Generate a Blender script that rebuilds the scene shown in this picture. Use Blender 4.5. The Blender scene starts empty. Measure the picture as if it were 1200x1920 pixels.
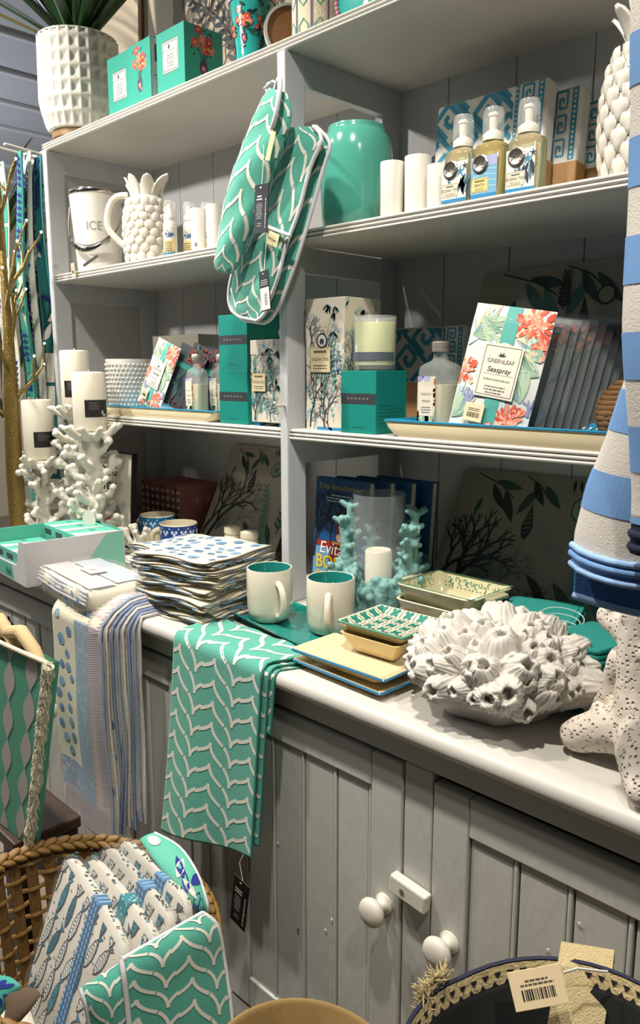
import bpy, bmesh, math, random
from math import sin, cos, pi, radians as R, sqrt, atan2, hypot
from mathutils import Vector, Matrix, noise

SC = bpy.context.scene
COL = SC.collection
rnd = random.Random(7)

# ------------------------------------------------------------------ camera
cam_data = bpy.data.cameras.new('camera')
cam = bpy.data.objects.new('camera', cam_data)
COL.objects.link(cam)
cam_data.sensor_fit = 'HORIZONTAL'
cam_data.sensor_width = 36.0
cam_data.lens = 36.0 * 1480 / 1200
cam_data.clip_start = 0.02
cam.matrix_world = Matrix((( 0.705663, -0.123928,  0.697626, 0.0),
                           ( 0.708547,  0.124301, -0.694629, 0.0),
                           (-0.000631,  0.984475,  0.175523, 1.36),
                           (0, 0, 0, 1)))
SC.camera = cam

# ------------------------------------------------------------------ world, lights, exposure
world = bpy.data.worlds.new('world')
SC.world = world
world.use_nodes = True
bg = world.node_tree.nodes['Background']
bg.inputs[0].default_value = (0.93, 0.97, 1.0, 1)
bg.inputs[1].default_value = 0.035
SC.view_settings.view_transform = 'Standard'
SC.view_settings.look = 'None'
SC.view_settings.gamma = 1.0
SC.view_settings.use_curve_mapping = False
SC.view_settings.exposure = 0.22


def spot(loc, target, watts, color, angle=94, blend=1.0, radius=0.035):
    d = bpy.data.lights.new('spotlight', 'SPOT')
    d.energy = watts
    d.color = color
    d.spot_size = R(angle)
    d.spot_blend = blend
    d.shadow_soft_size = radius
    o = bpy.data.objects.new('spotlight', d)
    COL.objects.link(o)
    o.location = loc
    o.rotation_euler = (Vector(target) - Vector(loc)).to_track_quat('-Z', 'Y').to_euler()
    return o


WARM = (1.0, 0.925, 0.82)
spot((-2.15, 0.26, 2.66), (-1.95, 0.92, 0.9), 100, WARM)
spot((-1.45, 0.26, 2.66), (-1.30, 0.90, 0.9), 100, WARM)
spot((-0.55, 0.26, 2.66), (-0.62, 0.90, 0.9), 100, WARM)
spot((0.35, 0.10, 2.66), (-0.25, 0.75, 1.0), 50, (1.0, 0.93, 0.84))
spot((-3.6, 1.0, 2.66), (-4.3, 1.9, 1.4), 50, WARM, 120)
spot((-2.3, -1.5, 2.5), (-1.8, 1.4, 2.15), 260, WARM, 44, 1.0, 0.08)  # added fill spot, brightens the wall above the shelf unit

ceil_fill = bpy.data.lights.new('ceiling_fill_light', 'POINT')  # unseen fill light added to brighten the far ceiling
ceil_fill.energy = 130
ceil_fill.color = (0.86, 0.92, 1.0)
ceil_fill.shadow_soft_size = 0.12
po = bpy.data.objects.new('ceiling_fill_light', ceil_fill)
COL.objects.link(po)
po.location = (-4.7, 0.4, 2.0)

# ------------------------------------------------------------------ colour and materials
def lin(h):
    h = h.lstrip('#')
    c = [int(h[i:i + 2], 16) / 255 for i in (0, 2, 4)]
    return tuple((v / 12.92 if v <= 0.04045 else ((v + 0.055) / 1.055) ** 2.4) for v in c)


MATS = {}


def mat(name, hexcol, rough=0.5, metal=0.0, var=0.06, scale=30.0, bump=0.0, bscale=200.0, spec=0.5,
        coat=0.0, trans=0.0, ior=1.45, sheen=0.0, sss=0.0, emit=0.0, alpha=1.0, stretch=(1, 1, 1)):
    if name in MATS:
        return MATS[name]
    m = bpy.data.materials.new(name)
    m.use_nodes = True
    nt = m.node_tree
    p = nt.nodes['Principled BSDF']
    c = lin(hexcol)
    tc = nt.nodes.new('ShaderNodeTexCoord')
    mp = nt.nodes.new('ShaderNodeMapping')
    mp.inputs['Scale'].default_value = stretch
    nt.links.new(tc.outputs['Object'], mp.inputs['Vector'])
    nz = nt.nodes.new('ShaderNodeTexNoise')
    nz.inputs['Scale'].default_value = scale
    nz.inputs['Detail'].default_value = 4
    nt.links.new(mp.outputs['Vector'], nz.inputs['Vector'])
    mx = nt.nodes.new('ShaderNodeMix')
    mx.data_type = 'RGBA'
    mx.inputs[6].default_value = (*[max(0, v * (1 - var)) for v in c], 1)
    mx.inputs[7].default_value = (*[min(1, v * (1 + var)) for v in c], 1)
    nt.links.new(nz.outputs['Fac'], mx.inputs[0])
    nt.links.new(mx.outputs[2], p.inputs['Base Color'])
    p.inputs['Roughness'].default_value = rough
    p.inputs['Metallic'].default_value = metal
    p.inputs['Specular IOR Level'].default_value = spec
    p.inputs['Coat Weight'].default_value = coat
    p.inputs['Coat Roughness'].default_value = 0.06
    p.inputs['Transmission Weight'].default_value = trans
    p.inputs['IOR'].default_value = ior
    p.inputs['Sheen Weight'].default_value = sheen
    p.inputs['Alpha'].default_value = alpha
    if sss:
        p.inputs['Subsurface Weight'].default_value = sss
        p.inputs['Subsurface Radius'].default_value = (0.01, 0.006, 0.003)
        p.inputs['Subsurface Scale'].default_value = 0.6
    if emit:
        p.inputs['Emission Color'].default_value = (*c, 1)
        p.inputs['Emission Strength'].default_value = emit
    if bump:
        n2 = nt.nodes.new('ShaderNodeTexNoise')
        n2.inputs['Scale'].default_value = bscale
        n2.inputs['Detail'].default_value = 3
        nt.links.new(mp.outputs['Vector'], n2.inputs['Vector'])
        b = nt.nodes.new('ShaderNodeBump')
        b.inputs['Strength'].default_value = bump
        b.inputs['Distance'].default_value = 0.002
        nt.links.new(n2.outputs['Fac'], b.inputs['Height'])
        nt.links.new(b.outputs['Normal'], p.inputs['Normal'])
    MATS[name] = m
    return m


def print_mat(name, rough=0.5, coat=0.0):
    """Flat print: its inks come from the mesh's colour attribute."""
    if name in MATS:
        return MATS[name]
    m = bpy.data.materials.new(name)
    m.use_nodes = True
    nt = m.node_tree
    p = nt.nodes['Principled BSDF']
    a = nt.nodes.new('ShaderNodeVertexColor')
    a.layer_name = 'ink'
    nz = nt.nodes.new('ShaderNodeTexNoise')
    nz.inputs['Scale'].default_value = 300
    hs = nt.nodes.new('ShaderNodeHueSaturation')
    mr = nt.nodes.new('ShaderNodeMapRange')
    mr.inputs[3].default_value = 0.85
    mr.inputs[4].default_value = 1.12
    nt.links.new(nz.outputs['Fac'], mr.inputs[0])
    nt.links.new(mr.outputs[0], hs.inputs['Value'])
    nt.links.new(a.outputs['Color'], hs.inputs['Color'])
    nt.links.new(hs.outputs['Color'], p.inputs['Base Color'])
    p.inputs['Roughness'].default_value = rough
    p.inputs['Coat Weight'].default_value = coat
    MATS[name] = m
    return m


def node_mat(name):
    m = bpy.data.materials.new(name)
    m.use_nodes = True
    return m, m.node_tree, m.node_tree.nodes['Principled BSDF']


PAINT = mat('white_paint', '#c8c5be', 0.42, var=0.05, scale=9, bump=0.35, bscale=55, stretch=(0.25, 1, 1))
PAINTV = mat('white_paint_upright', '#bbbec1', 0.42, var=0.05, scale=9, bump=0.4, bscale=70, stretch=(1, 1, 0.2))
GREYP = mat('grey_paint', '#babbb5', 0.38, var=0.05, scale=7, bump=0.5, bscale=80, stretch=(1, 1, 0.3))
DARKGAP = mat('dark_gap', '#15140f', 0.9)
CER = mat('white_ceramic', '#dedbd2', 0.12, var=0.02, coat=0.6)
CREAMCER = mat('cream_ceramic', '#d3ccb6', 0.14, var=0.03, coat=0.5)
WOOD = mat('wood', '#7a5330', 0.5, var=0.25, scale=20, stretch=(1, 1, 6), bump=0.2)
TEAL = mat('teal_fabric', '#4ca491', 0.8, var=0.07, scale=60, bump=0.5, bscale=900, sheen=0.2)
WHITEFAB = mat('white_piping', '#d8d8dc', 0.85, var=0.05, bump=0.5, bscale=700)
CARD = mat('card', '#dcd8cc', 0.6, var=0.03)
BLACKCARD = mat('black_card', '#131212', 0.45, var=0.1)
TAGM = mat('cream_tag', '#e2cda6', 0.6, var=0.03)
STRING = mat('string', '#d9d6cf', 0.7)
CHROME = mat('chrome', '#c9c6c0', 0.12, 1.0, var=0.03)
GLASS = mat('clear_glass', '#f6fbfa', 0.02, trans=1.0, ior=1.45, var=0.0)
INK = print_mat('printed_ink', 0.55)
INKG = print_mat('printed_ink_gloss', 0.25, 0.3)
INKF = print_mat('printed_fabric_ink', 0.85)
BLACKINK = mat('black_ink', '#191817', 0.6)
GREYINK = mat('grey_ink', '#6c6e6e', 0.6)
WHITEINK = mat('white_ink', '#dedcd6', 0.6)


# ------------------------------------------------------------------ mesh helpers
class MB:
    def __init__(self):
        self.v, self.f, self.c = [], [], []

    def face(self, pts, col=None):
        n = len(self.v)
        self.v += [tuple(p) for p in pts]
        self.f.append(tuple(range(n, n + len(pts))))
        self.c.append(col)

    def box(self, x0, x1, y0, y1, z0, z1, M=None, col=None):
        n = len(self.v)
        P = [(x0, y0, z0), (x1, y0, z0), (x1, y1, z0), (x0, y1, z0), (x0, y0, z1), (x1, y0, z1), (x1, y1, z1), (x0, y1, z1)]
        if M is not None:
            P = [tuple(M @ Vector(p)) for p in P]
        self.v += P
        for q in ((0, 3, 2, 1), (4, 5, 6, 7), (0, 1, 5, 4), (1, 2, 6, 5), (2, 3, 7, 6), (3, 0, 4, 7)):
            self.f.append(tuple(n + i for i in q))
            self.c.append(col)
        return self

    def grid(self, fn, nu, nv, wrapu=False, wrapv=False, flip=False, col=None):
        """fn(i/nu, j/nv) -> point"""
        n = len(self.v)
        cu = nu if wrapu else nu + 1
        cv = nv if wrapv else nv + 1
        for j in range(cv):
            for i in range(cu):
                self.v.append(tuple(fn(i / nu, j / nv)))
        for j in range(nv):
            for i in range(nu):
                a = n + j * cu + i
                b = n + j * cu + (i + 1) % cu
                c = n + ((j + 1) % cv) * cu + (i + 1) % cu
                d = n + ((j + 1) % cv) * cu + i
                self.f.append((d, c, b, a) if flip else (a, b, c, d))
                self.c.append(col)
        return self

    def lathe(self, prof, seg=32, M=None, fr=None, cap0=True, cap1=True):
        """prof: list of (r, z); fr(theta, r, z)->(r,z) optional modulation."""
        n = len(self.v)
        for (r, z) in prof:
            for i in range(seg):
                t = 2 * pi * i / seg
                rr, zz = fr(t, r, z) if fr else (r, z)
                p = Vector((rr * cos(t), rr * sin(t), zz))
                self.v.append(tuple(M @ p if M is not None else p))
        for j in range(len(prof) - 1):
            for i in range(seg):
                a = n + j * seg + i
                b = n + j * seg + (i + 1) % seg
                self.f.append((a, b, b + seg, a + seg))
                self.c.append(None)
        if cap0:
            self.f.append(tuple(n + i for i in reversed(range(seg))))
            self.c.append(None)
        if cap1:
            k = n + (len(prof) - 1) * seg
            self.f.append(tuple(k + i for i in range(seg)))
            self.c.append(None)
        return self

    def tube(self, pts, rad, seg=8, cap=True, closed=False, round_tip=False):
        pts = [Vector(p) for p in pts]
        if not hasattr(rad, '__len__'):
            rad = [rad] * len(pts)
        rad = list(rad)
        if round_tip and len(pts) > 1:
            d = (pts[-1] - pts[-2]).normalized()
            r = rad[-1]
            e = pts[-1]
            pts += [e + d * r * 0.6, e + d * r * 0.92]
            rad += [r * 0.8, r * 0.38]
        N = len(pts)
        n = len(self.v)
        up = None
        for i in range(N):
            if closed:
                d = (pts[(i + 1) % N] - pts[i - 1])
            else:
                d = pts[min(i + 1, N - 1)] - pts[max(i - 1, 0)]
            if d.length < 1e-9:
                d = Vector((0, 0, 1))
            d.normalize()
            if up is None:
                up = Vector((0, 0, 1)) if abs(d.z) < 0.9 else Vector((1, 0, 0))
            a = d.cross(up)
            if a.length < 1e-5:
                a = d.cross(Vector((0.3, 1, 0.2)))
            a.normalize()
            b = a.cross(d).normalized()
            up = b
            for k in range(seg):
                t = 2 * pi * k / seg
                self.v.append(tuple(pts[i] + (a * cos(t) + b * sin(t)) * rad[i]))
        for i in range(N if closed else N - 1):
            for k in range(seg):
                a = n + i * seg + k
                b = n + i * seg + (k + 1) % seg
                j = ((i + 1) % N)
                c = n + j * seg + (k + 1) % seg
                d = n + j * seg + k
                self.f.append((a, d, c, b))
                self.c.append(None)
        if cap and not closed:
            self.f.append(tuple(n + k for k in range(seg)))
            self.c.append(None)
            self.f.append(tuple(n + (N - 1) * seg + k for k in reversed(range(seg))))
            self.c.append(None)
        return self

    def ball(self, c, r, seg=12, rings=8, sx=1, sy=1, sz=1, M=None):
        n = len(self.v)
        c = Vector(c)
        T = lambda p: tuple((M @ Vector(p)) if M is not None else Vector(p))
        for j in range(1, rings):
            ph = pi * j / rings
            for i in range(seg):
                t = 2 * pi * i / seg
                self.v.append(T(c + Vector((sx * r * sin(ph) * cos(t), sy * r * sin(ph) * sin(t), sz * r * cos(ph)))))
        top = len(self.v)
        self.v.append(T(c + Vector((0, 0, sz * r))))
        self.v.append(T(c - Vector((0, 0, sz * r))))
        for j in range(rings - 2):
            for i in range(seg):
                a = n + j * seg + i
                b = n + j * seg + (i + 1) % seg
                self.f.append((a, a + seg, b + seg, b))
                self.c.append(None)
        for i in range(seg):
            self.f.append((top, n + i, n + (i + 1) % seg))
            self.c.append(None)
            k = n + (rings - 2) * seg
            self.f.append((top + 1, k + (i + 1) % seg, k + i))
            self.c.append(None)
        return self

    def prism(self, poly, z0, z1, M=None):
        """poly: xy list, extruded along z"""
        n = len(self.v)
        k = len(poly)
        T = lambda p: tuple((M @ Vector(p)) if M is not None else p)
        self.v += [T((x, y, z0)) for x, y in poly] + [T((x, y, z1)) for x, y in poly]
        for i in range(k):
            self.f.append((n + i, n + (i + 1) % k, n + k + (i + 1) % k, n + k + i))
            self.c.append(None)
        self.f.append(tuple(n + i for i in reversed(range(k))))
        self.f.append(tuple(n + k + i for i in range(k)))
        self.c += [None, None]
        return self

    def mesh(self, name, material, bevel=0.0, bseg=2, smooth=None, weld=False, inks=False):
        me = bpy.data.meshes.new(name)
        me.from_pydata(self.v, [], self.f)
        if inks:
            ca = me.color_attributes.new('ink', 'FLOAT_COLOR', 'CORNER')
            buf = []
            for f, c in zip(self.f, self.c):
                cc = (*lin(c), 1.0) if c else (0.5, 0.5, 0.5, 1.0)
                buf += list(cc) * len(f)
            ca.data.foreach_set('color', buf)
        elif bevel or weld:
            b = bmesh.new()
            b.from_mesh(me)
            if weld:
                bmesh.ops.remove_doubles(b, verts=b.verts, dist=1e-5)
            bmesh.ops.recalc_face_normals(b, faces=b.faces)
            if bevel:
                es = [e for e in b.edges if len(e.link_faces) == 2 and e.calc_face_angle(0) > 0.35]
                bmesh.ops.bevel(b, geom=es, offset=bevel, segments=bseg, affect='EDGES', profile=0.5)
            b.to_mesh(me)
            b.free()
        if material is not None:
            for m in (material if isinstance(material, (list, tuple)) else [material]):
                me.materials.append(m)
        if smooth is not None:
            me.polygons.foreach_set('use_smooth', [True] * len(me.polygons))
            if smooth > 0:
                try:
                    me.set_sharp_from_angle(angle=R(smooth))
                except Exception:
                    pass
        me.update()
        return me

    def build(self, name, material, parent=None, **k):
        return obj(name, self.mesh(name, material, **k), parent)


def obj(name, me, parent=None, loc=None, rot=None):
    o = bpy.data.objects.new(name, me)
    COL.objects.link(o)
    if parent is not None:
        o.parent = parent
    if loc is not None:
        o.location = loc
    if rot is not None:
        o.rotation_euler = rot
    return o


def tag(o, label, cat, group=None, kind=None):
    o['label'] = label
    o['category'] = cat
    if group:
        o['group'] = group
    if kind:
        o['kind'] = kind
    return o


def struct(o):
    o['kind'] = 'structure'
    return o


def thing(name, label, cat, loc=(0, 0, 0), rz=0.0, group=None, rot=None):
    o = bpy.data.objects.new(name, None)
    COL.objects.link(o)
    o.empty_display_size = 0.05
    o.location = loc
    o.rotation_euler = rot if rot is not None else (0, 0, R(rz))
    return tag(o, label, cat, group)


def copy_thing(o, loc=None, rz=None, label=None, rot=None):
    def rec(s, par):
        c = s.copy()
        COL.objects.link(c)
        c.parent = par
        for ch in s.children:
            rec(ch, c)
        return c
    c = rec(o, None)
    if loc is not None:
        c.location = loc
    if rz is not None:
        c.rotation_euler = (0, 0, R(rz))
    if rot is not None:
        c.rotation_euler = rot
    if label:
        c['label'] = label
    return c


def box_part(name, x0, x1, y0, y1, z0, z1, m, parent=None, bevel=0.002, bseg=2):
    b = MB().box(x0, x1, y0, y1, z0, z1)
    return b.build(name, m, parent, bevel=bevel, bseg=bseg)


def solid(o, t, offset=-1.0):
    s = o.modifiers.new('thickness', 'SOLIDIFY')
    s.thickness = t
    s.offset = offset
    return o


def remesh(o, vox, disp=0.0, dscale=0.02, smooth=2):
    m = o.modifiers.new('remesh', 'REMESH')
    m.mode = 'VOXEL'
    m.voxel_size = vox
    m.use_smooth_shade = True
    if smooth:
        s = o.modifiers.new('smooth', 'SMOOTH')
        s.iterations = smooth
    if disp:
        tx = bpy.data.textures.new('lumps', 'CLOUDS')
        tx.noise_scale = dscale
        d = o.modifiers.new('displace', 'DISPLACE')
        d.texture = tx
        d.strength = disp
        d.mid_level = 0.5
    return o


# ------------------------------------------------------------------ flat print (inks laid on a surface)
class Print:
    """Collects 2-D shapes in (u, v) metres and lays them on a surface fn(u, v, h)."""

    def __init__(self, fn, clip=None, eps=0.00012):
        self.fn, self.mb, self.h, self.eps, self.clip = fn, MB(), eps, eps, clip

    def up(self):
        self.h += self.eps

    def inside(self, pts):
        if not self.clip:
            return True
        x0, x1, y0, y1 = self.clip
        return all(x0 <= p[0] <= x1 and y0 <= p[1] <= y1 for p in pts)

    def clipped(self, pts):
        if not self.clip:
            return pts
        x0, x1, y0, y1 = self.clip
        for ax, lim, s in ((0, x0, 1), (0, x1, -1), (1, y0, 1), (1, y1, -1)):
            out = []
            for i in range(len(pts)):
                a, b = pts[i - 1], pts[i]
                ia, ib = (a[ax] - lim) * s >= 0, (b[ax] - lim) * s >= 0
                if ia != ib:
                    t = (lim - a[ax]) / (b[ax] - a[ax])
                    out.append((a[0] + (b[0] - a[0]) * t, a[1] + (b[1] - a[1]) * t))
                if ib:
                    out.append(b)
            pts = out
            if len(pts) < 3:
                return []
        return pts

    def poly(self, pts, col):
        pts = self.clipped(list(pts))
        if len(pts) >= 3:
            self.mb.face([self.fn(u, v, self.h) for u, v in pts], col)

    def rect(self, x0, y0, x1, y1, col, nu=1, nv=1):
        for i in range(nu):
            for j in range(nv):
                a, b = x0 + (x1 - x0) * i / nu, x0 + (x1 - x0) * (i + 1) / nu
                c, d = y0 + (y1 - y0) * j / nv, y0 + (y1 - y0) * (j + 1) / nv
                self.poly([(a, c), (b, c), (b, d), (a, d)], col)

    def frame(self, x0, y0, x1, y1, w, col):
        self.rect(x0, y0, x1, y0 + w, col)
        self.rect(x0, y1 - w, x1, y1, col)
        self.rect(x0, y0 + w, x0 + w, y1 - w, col)
        self.rect(x1 - w, y0 + w, x1, y1 - w, col)

    def stroke(self, pts, w, col, taper=None):
        n = len(pts)
        L, Rr = [], []
        for i, p in enumerate(pts):
            a, b = pts[max(i - 1, 0)], pts[min(i + 1, n - 1)]
            dx, dy = b[0] - a[0], b[1] - a[1]
            l = hypot(dx, dy) or 1
            k = w / 2 if taper is None else (w + (taper - w) * i / (n - 1)) / 2
            L.append((p[0] - dy / l * k, p[1] + dx / l * k))
            Rr.append((p[0] + dy / l * k, p[1] - dx / l * k))
        for i in range(n - 1):
            self.poly([L[i], Rr[i], Rr[i + 1], L[i + 1]], col)

    def disc(self, u, v, a, b, col, ang=0.0, n=14, wob=0.0):
        pts = []
        for i in range(n):
            t = 2 * pi * i / n
            k = 1 + wob * sin(3 * t + u * 300)
            x, y = a * k * cos(t), b * k * sin(t)
            pts.append((u + x * cos(ang) - y * sin(ang), v + x * sin(ang) + y * cos(ang)))
        self.poly(pts, col)

    def leaf(self, u, v, ang, ln, wd, col, bend=0.0):
        pts1, pts2 = [], []
        for i in range(6):
            t = i / 5
            x = t * ln
            off = bend * ln * t * t
            w = wd * sin(pi * (0.06 + 0.94 * t)) * 0.5 if i < 5 else 0
            pts1.append((x, off + w))
            pts2.append((x, off - w))
        pts = pts1 + pts2[::-1][1:]
        ca, sa = cos(ang), sin(ang)
        self.poly([(u + x * ca - y * sa, v + x * sa + y * ca) for x, y in pts], col)

    def frond(self, u, v, ang, ln, nl, ll, col, stem=None, r=rnd, bend=0.3):
        path = []
        for i in range(nl + 1):
            t = i / nl
            a = ang + bend * t
            path.append((u + ln * t * cos(a), v + ln * t * sin(a)))
        self.stroke(path, ln * 0.02, stem or col)
        for i, (x, y) in enumerate(path[1:]):
            k = ll * (1 - 0.5 * i / nl)
            a = ang + bend * (i + 1) / nl
            self.leaf(x, y, a + 0.8, k, k * 0.32, col)
            self.leaf(x, y, a - 0.8, k, k * 0.32, col)

    def coral(self, u, v, ang, ln, w, col, depth=4, r=rnd, spread=0.55):
        e = (u + ln * cos(ang), v + ln * sin(ang))
        m = (u + ln * 0.5 * cos(ang + 0.15), v + ln * 0.5 * sin(ang + 0.15))
        self.stroke([(u, v), m, e], w, col, w * 0.75)
        if depth:
            for s in (-1, 1):
                self.coral(*e, ang + s * spread * r.uniform(0.5, 1.2), ln * r.uniform(0.62, 0.86), w * 0.72, col, depth - 1, r, spread)
            if r.random() < 0.4:
                self.coral(*m, ang + r.choice((-1, 1)) * spread * 1.5, ln * 0.6, w * 0.6, col, max(depth - 2, 0), r, spread)

    def star(self, u, v, rad, col, ang=0.3):
        pts = []
        for i in range(10):
            t = ang + pi * i / 5
            k = rad if i % 2 == 0 else rad * 0.28
            pts.append((u + k * cos(t), v + k * sin(t)))
        for i in range(0, 10, 2):
            self.poly([(u, v), pts[i - 1], pts[i], pts[(i + 1) % 10]], col)

    def flower(self, u, v, rad, col, eye, petals=5):
        for i in range(petals):
            t = 2 * pi * i / petals + u * 90
            self.disc(u + rad * 0.5 * cos(t), v + rad * 0.5 * sin(t), rad * 0.55, rad * 0.42, col, t, 10)
        self.h += self.eps * 0.5
        self.disc(u, v, rad * 0.28, rad * 0.28, eye, 0, 8)
        self.h -= self.eps * 0.5

    def barcode(self, x0, y0, x1, y1, col='#222222', r=rnd):
        x = x0
        while x < x1:
            w = (x1 - x0) * r.choice((0.02, 0.03, 0.05))
            self.rect(x, y0, min(x + w, x1), y1, col)
            x += w + (x1 - x0) * r.choice((0.02, 0.03, 0.04))

    def lines(self, x0, y0, x1, y1, n, col, r=rnd, fill=0.5, center=True):
        """rows of small illegible type"""
        hgt = (y1 - y0) / n
        for i in range(n):
            y = y0 + i * hgt
            k = r.uniform(0.6, 1.0)
            w = (x1 - x0) * k
            s = x0 + ((x1 - x0) - w) / 2 if center else x0
            x = s
            while x < s + w - 1e-6:
                ww = r.uniform(0.05, 0.16) * (x1 - x0)
                self.rect(x, y, min(x + ww, s + w), y + hgt * fill, col)
                x += ww + 0.025 * (x1 - x0)

    def done(self, parent, name='printed_pattern', m=None):
        if not self.mb.f:
            return None
        o = self.mb.build(name, m or INK, parent, inks=True)
        if name in ('edge_print', 'leaf_print', 'shell_print', 'stripes'):
            o['kind'] = 'stuff'
        return o


def face_front(y, x0=0.0, z0=0.0):
    return lambda u, v, h: (x0 + u, y - h, z0 + v)


def face_right(x, y0=0.0, z0=0.0):
    return lambda u, v, h: (x + h, y0 + u, z0 + v)


def face_top(z, x0=0.0, y0=0.0):
    return lambda u, v, h: (x0 + u, y0 + v, z + h)


def cyl_face(r, t0=-pi / 2):
    """u runs along the arc from angle t0"""
    return lambda u, v, h: ((r + h) * cos(t0 + u / r), (r + h) * sin(t0 + u / r), v)


def lettering(parent, s, size, fn, m=BLACKINK, align='CENTER', squash=1.0, name='lettering', shear=0.0, h=0.0009, bold=0.0, space=1.0):
    """type laid flat on fn(u, v, h); origin at u=v=0 baseline"""
    c = bpy.data.curves.new('type', 'FONT')
    c.body = s
    c.size = size
    c.align_x = align
    c.shear = shear
    c.offset = bold
    c.space_character = space
    c.resolution_u = 3
    t = bpy.data.objects.new('type', c)
    COL.objects.link(t)
    bpy.context.view_layer.update()
    me = bpy.data.meshes.new_from_object(t.evaluated_get(bpy.context.evaluated_depsgraph_get()))
    bpy.data.objects.remove(t)
    bpy.data.curves.remove(c)
    for v in me.vertices:
        v.co = Vector(fn(v.co.x * squash, v.co.y, h))
    me.materials.clear()
    me.materials.append(m)
    me.name = name
    return obj(name, me, parent)


def shift(fn, du, dv, ang=0.0):
    ca, sa = cos(ang), sin(ang)
    return lambda u, v, h: fn(du + u * ca - v * sa, dv + u * sa + v * ca, h)


# ================================================================== the room
def planks(name_parent, name, axis_boxes, m, bevel=0.0015):
    for b in axis_boxes:
        box_part(name, *b, m, name_parent, bevel)


FLOORM = mat('floor_tile', '#8d8172', 0.45, var=0.12, scale=6, bump=0.2, bscale=40)
WALLM = mat('beige_wall', '#d8c8ae', 0.8, var=0.05, scale=4, bump=0.3, bscale=60)
CEILM = mat('ceiling_paint', '#b6bcc6', 0.6, var=0.05, scale=5)
BEAM = mat('ceiling_moulding', '#cdd2da', 0.5)
fl = struct(MB().box(-7.5, 2.0, -2.0, 5.0, -0.1, 0.0).build('floor', FLOORM))
tile = MB().box(-0.297, 0.297, -0.297, 0.297, 0.0, 0.004).mesh('tile', mat('floor_tile_face', '#97897a', 0.4, var=0.15, scale=5), bevel=0.001)
for i in range(7):
    for j in range(5):
        obj('tile', tile, fl, (-2.4 + i * 0.6, -0.9 + j * 0.6, 0))
wb = struct(MB().box(-2.42, 2.0, 1.42, 1.5, 0, 2.75).build('wall_back', WALLM))
wl = struct(MB().box(-7.5, -7.4, -2.0, 5.0, 0, 2.75).build('wall_left', WALLM))
wf = struct(MB().box(-7.5, 2.0, 4.9, 5.0, 0, 2.75).build('wall_far', WALLM))
ce = struct(MB().box(-7.5, 2.0, -2.0, 5.0, 2.75, 2.85).build('ceiling', CEILM))
board = MB().box(-0.195, 0.195, -2.0, 4.9, -0.012, 0.0).mesh('plank', CEILM, bevel=0.004)
bead = MB()
bead.box(-0.022, 0.022, -2.0, 4.9, -0.03, 0.0)
bead = bead.mesh('batten', BEAM, bevel=0.01)
for i in range(16):
    x = -3.0 - 0.42 * i + 2.52
    if x < -7.2:
        continue
    obj('plank', board, ce, (x - 0.21, 0, 2.75))
    obj('batten', bead, ce, (x, 0, 2.75))

# ================================================================== the shelf unit
su = thing('shelf_unit', 'white painted open shelving hutch with reeded shelf edges standing on the worktop', 'shelves', (0, 0, 0.9))
XL, XD0, XD1, XR = -2.05, -1.151, -1.129, -0.235
YS, YB = 1.04, 1.36
Z = lambda z: z - 0.9
SHELVES = [(1.250, 'mid'), (1.614, 'up')]


def reeded(x0, x1, ztop, name, th=0.021, parent=su, ov0=0.0):
    b = MB()
    b.box(x0, x1, YS + 0.004, YB, Z(ztop - th), Z(ztop))
    # three rounded beads along the front edge
    hb = th / 3
    for k in range(3):
        zc = Z(ztop - hb * (k + 0.5))
        n = 7
        prof = [(YS + 0.006 - 0.006 * sin(pi * i / n), zc + hb * 0.48 * cos(pi * i / n)) for i in range(n + 1)]
        for i in range(n):
            (ya, za), (yb_, zb) = prof[i], prof[i + 1]
            b.face([(x0, ya, za), (x0, yb_, zb), (x1, yb_, zb), (x1, ya, za)])
    return b.build(name, PAINT, parent, weld=True)


for zt, _ in SHELVES:
    reeded(XL, XD0, zt, 'shelf_board')
    reeded(XD1, XR, zt, 'shelf_board')
reeded(XL - 0.028, XR + 0.03, 1.947, 'top_board', th=0.020)
# the divider and the two ends: stile, rear stile and rails per bay


def upright(x0, x1, name, panel):
    b = MB()
    b.box(x0, x1, YS - 0.004, 1.086, Z(0.9), Z(1.927))
    st = b.build('stile', PAINTV, su, bevel=0.003)
    b = MB().box(x0, x1, 1.305, YB, Z(0.9), Z(1.927))
    b.build('rear_stile', PAINTV, su, bevel=0.002)
    for z1, z0 in ((1.927, 1.874), (1.593, 1.545), (1.229, 1.18), (0.94, 0.9))[:4 if panel else 3]:
        MB().box(x0 + 0.001, x1 - 0.001, 1.084, 1.307, Z(z0), Z(z1)).build('rail', PAINTV, su, bevel=0.001)
    if panel:
        MB().box(x0 + 0.006, x1 - 0.012, 1.08, 1.31, Z(0.9), Z(1.92)).build('end_panel', mat('end_panel_paint', '#b6b6b4', 0.5, var=0.05, scale=8), su)


upright(XD0, XD1, 'divider', False)
upright(XL - 0.022, XL, 'end', True)
upright(XR, XR + 0.022, 'end', True)
# back boards, tongue and groove
bw = 0.152
x = XL - 0.02
while x < XR + 0.02:
    x1 = min(x + bw, XR + 0.022)
    box_part('back_board', x, x1 - 0.002, YB, YB + 0.014, Z(0.9), Z(1.93), PAINTV, su, 0.002)
    x += bw
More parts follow.
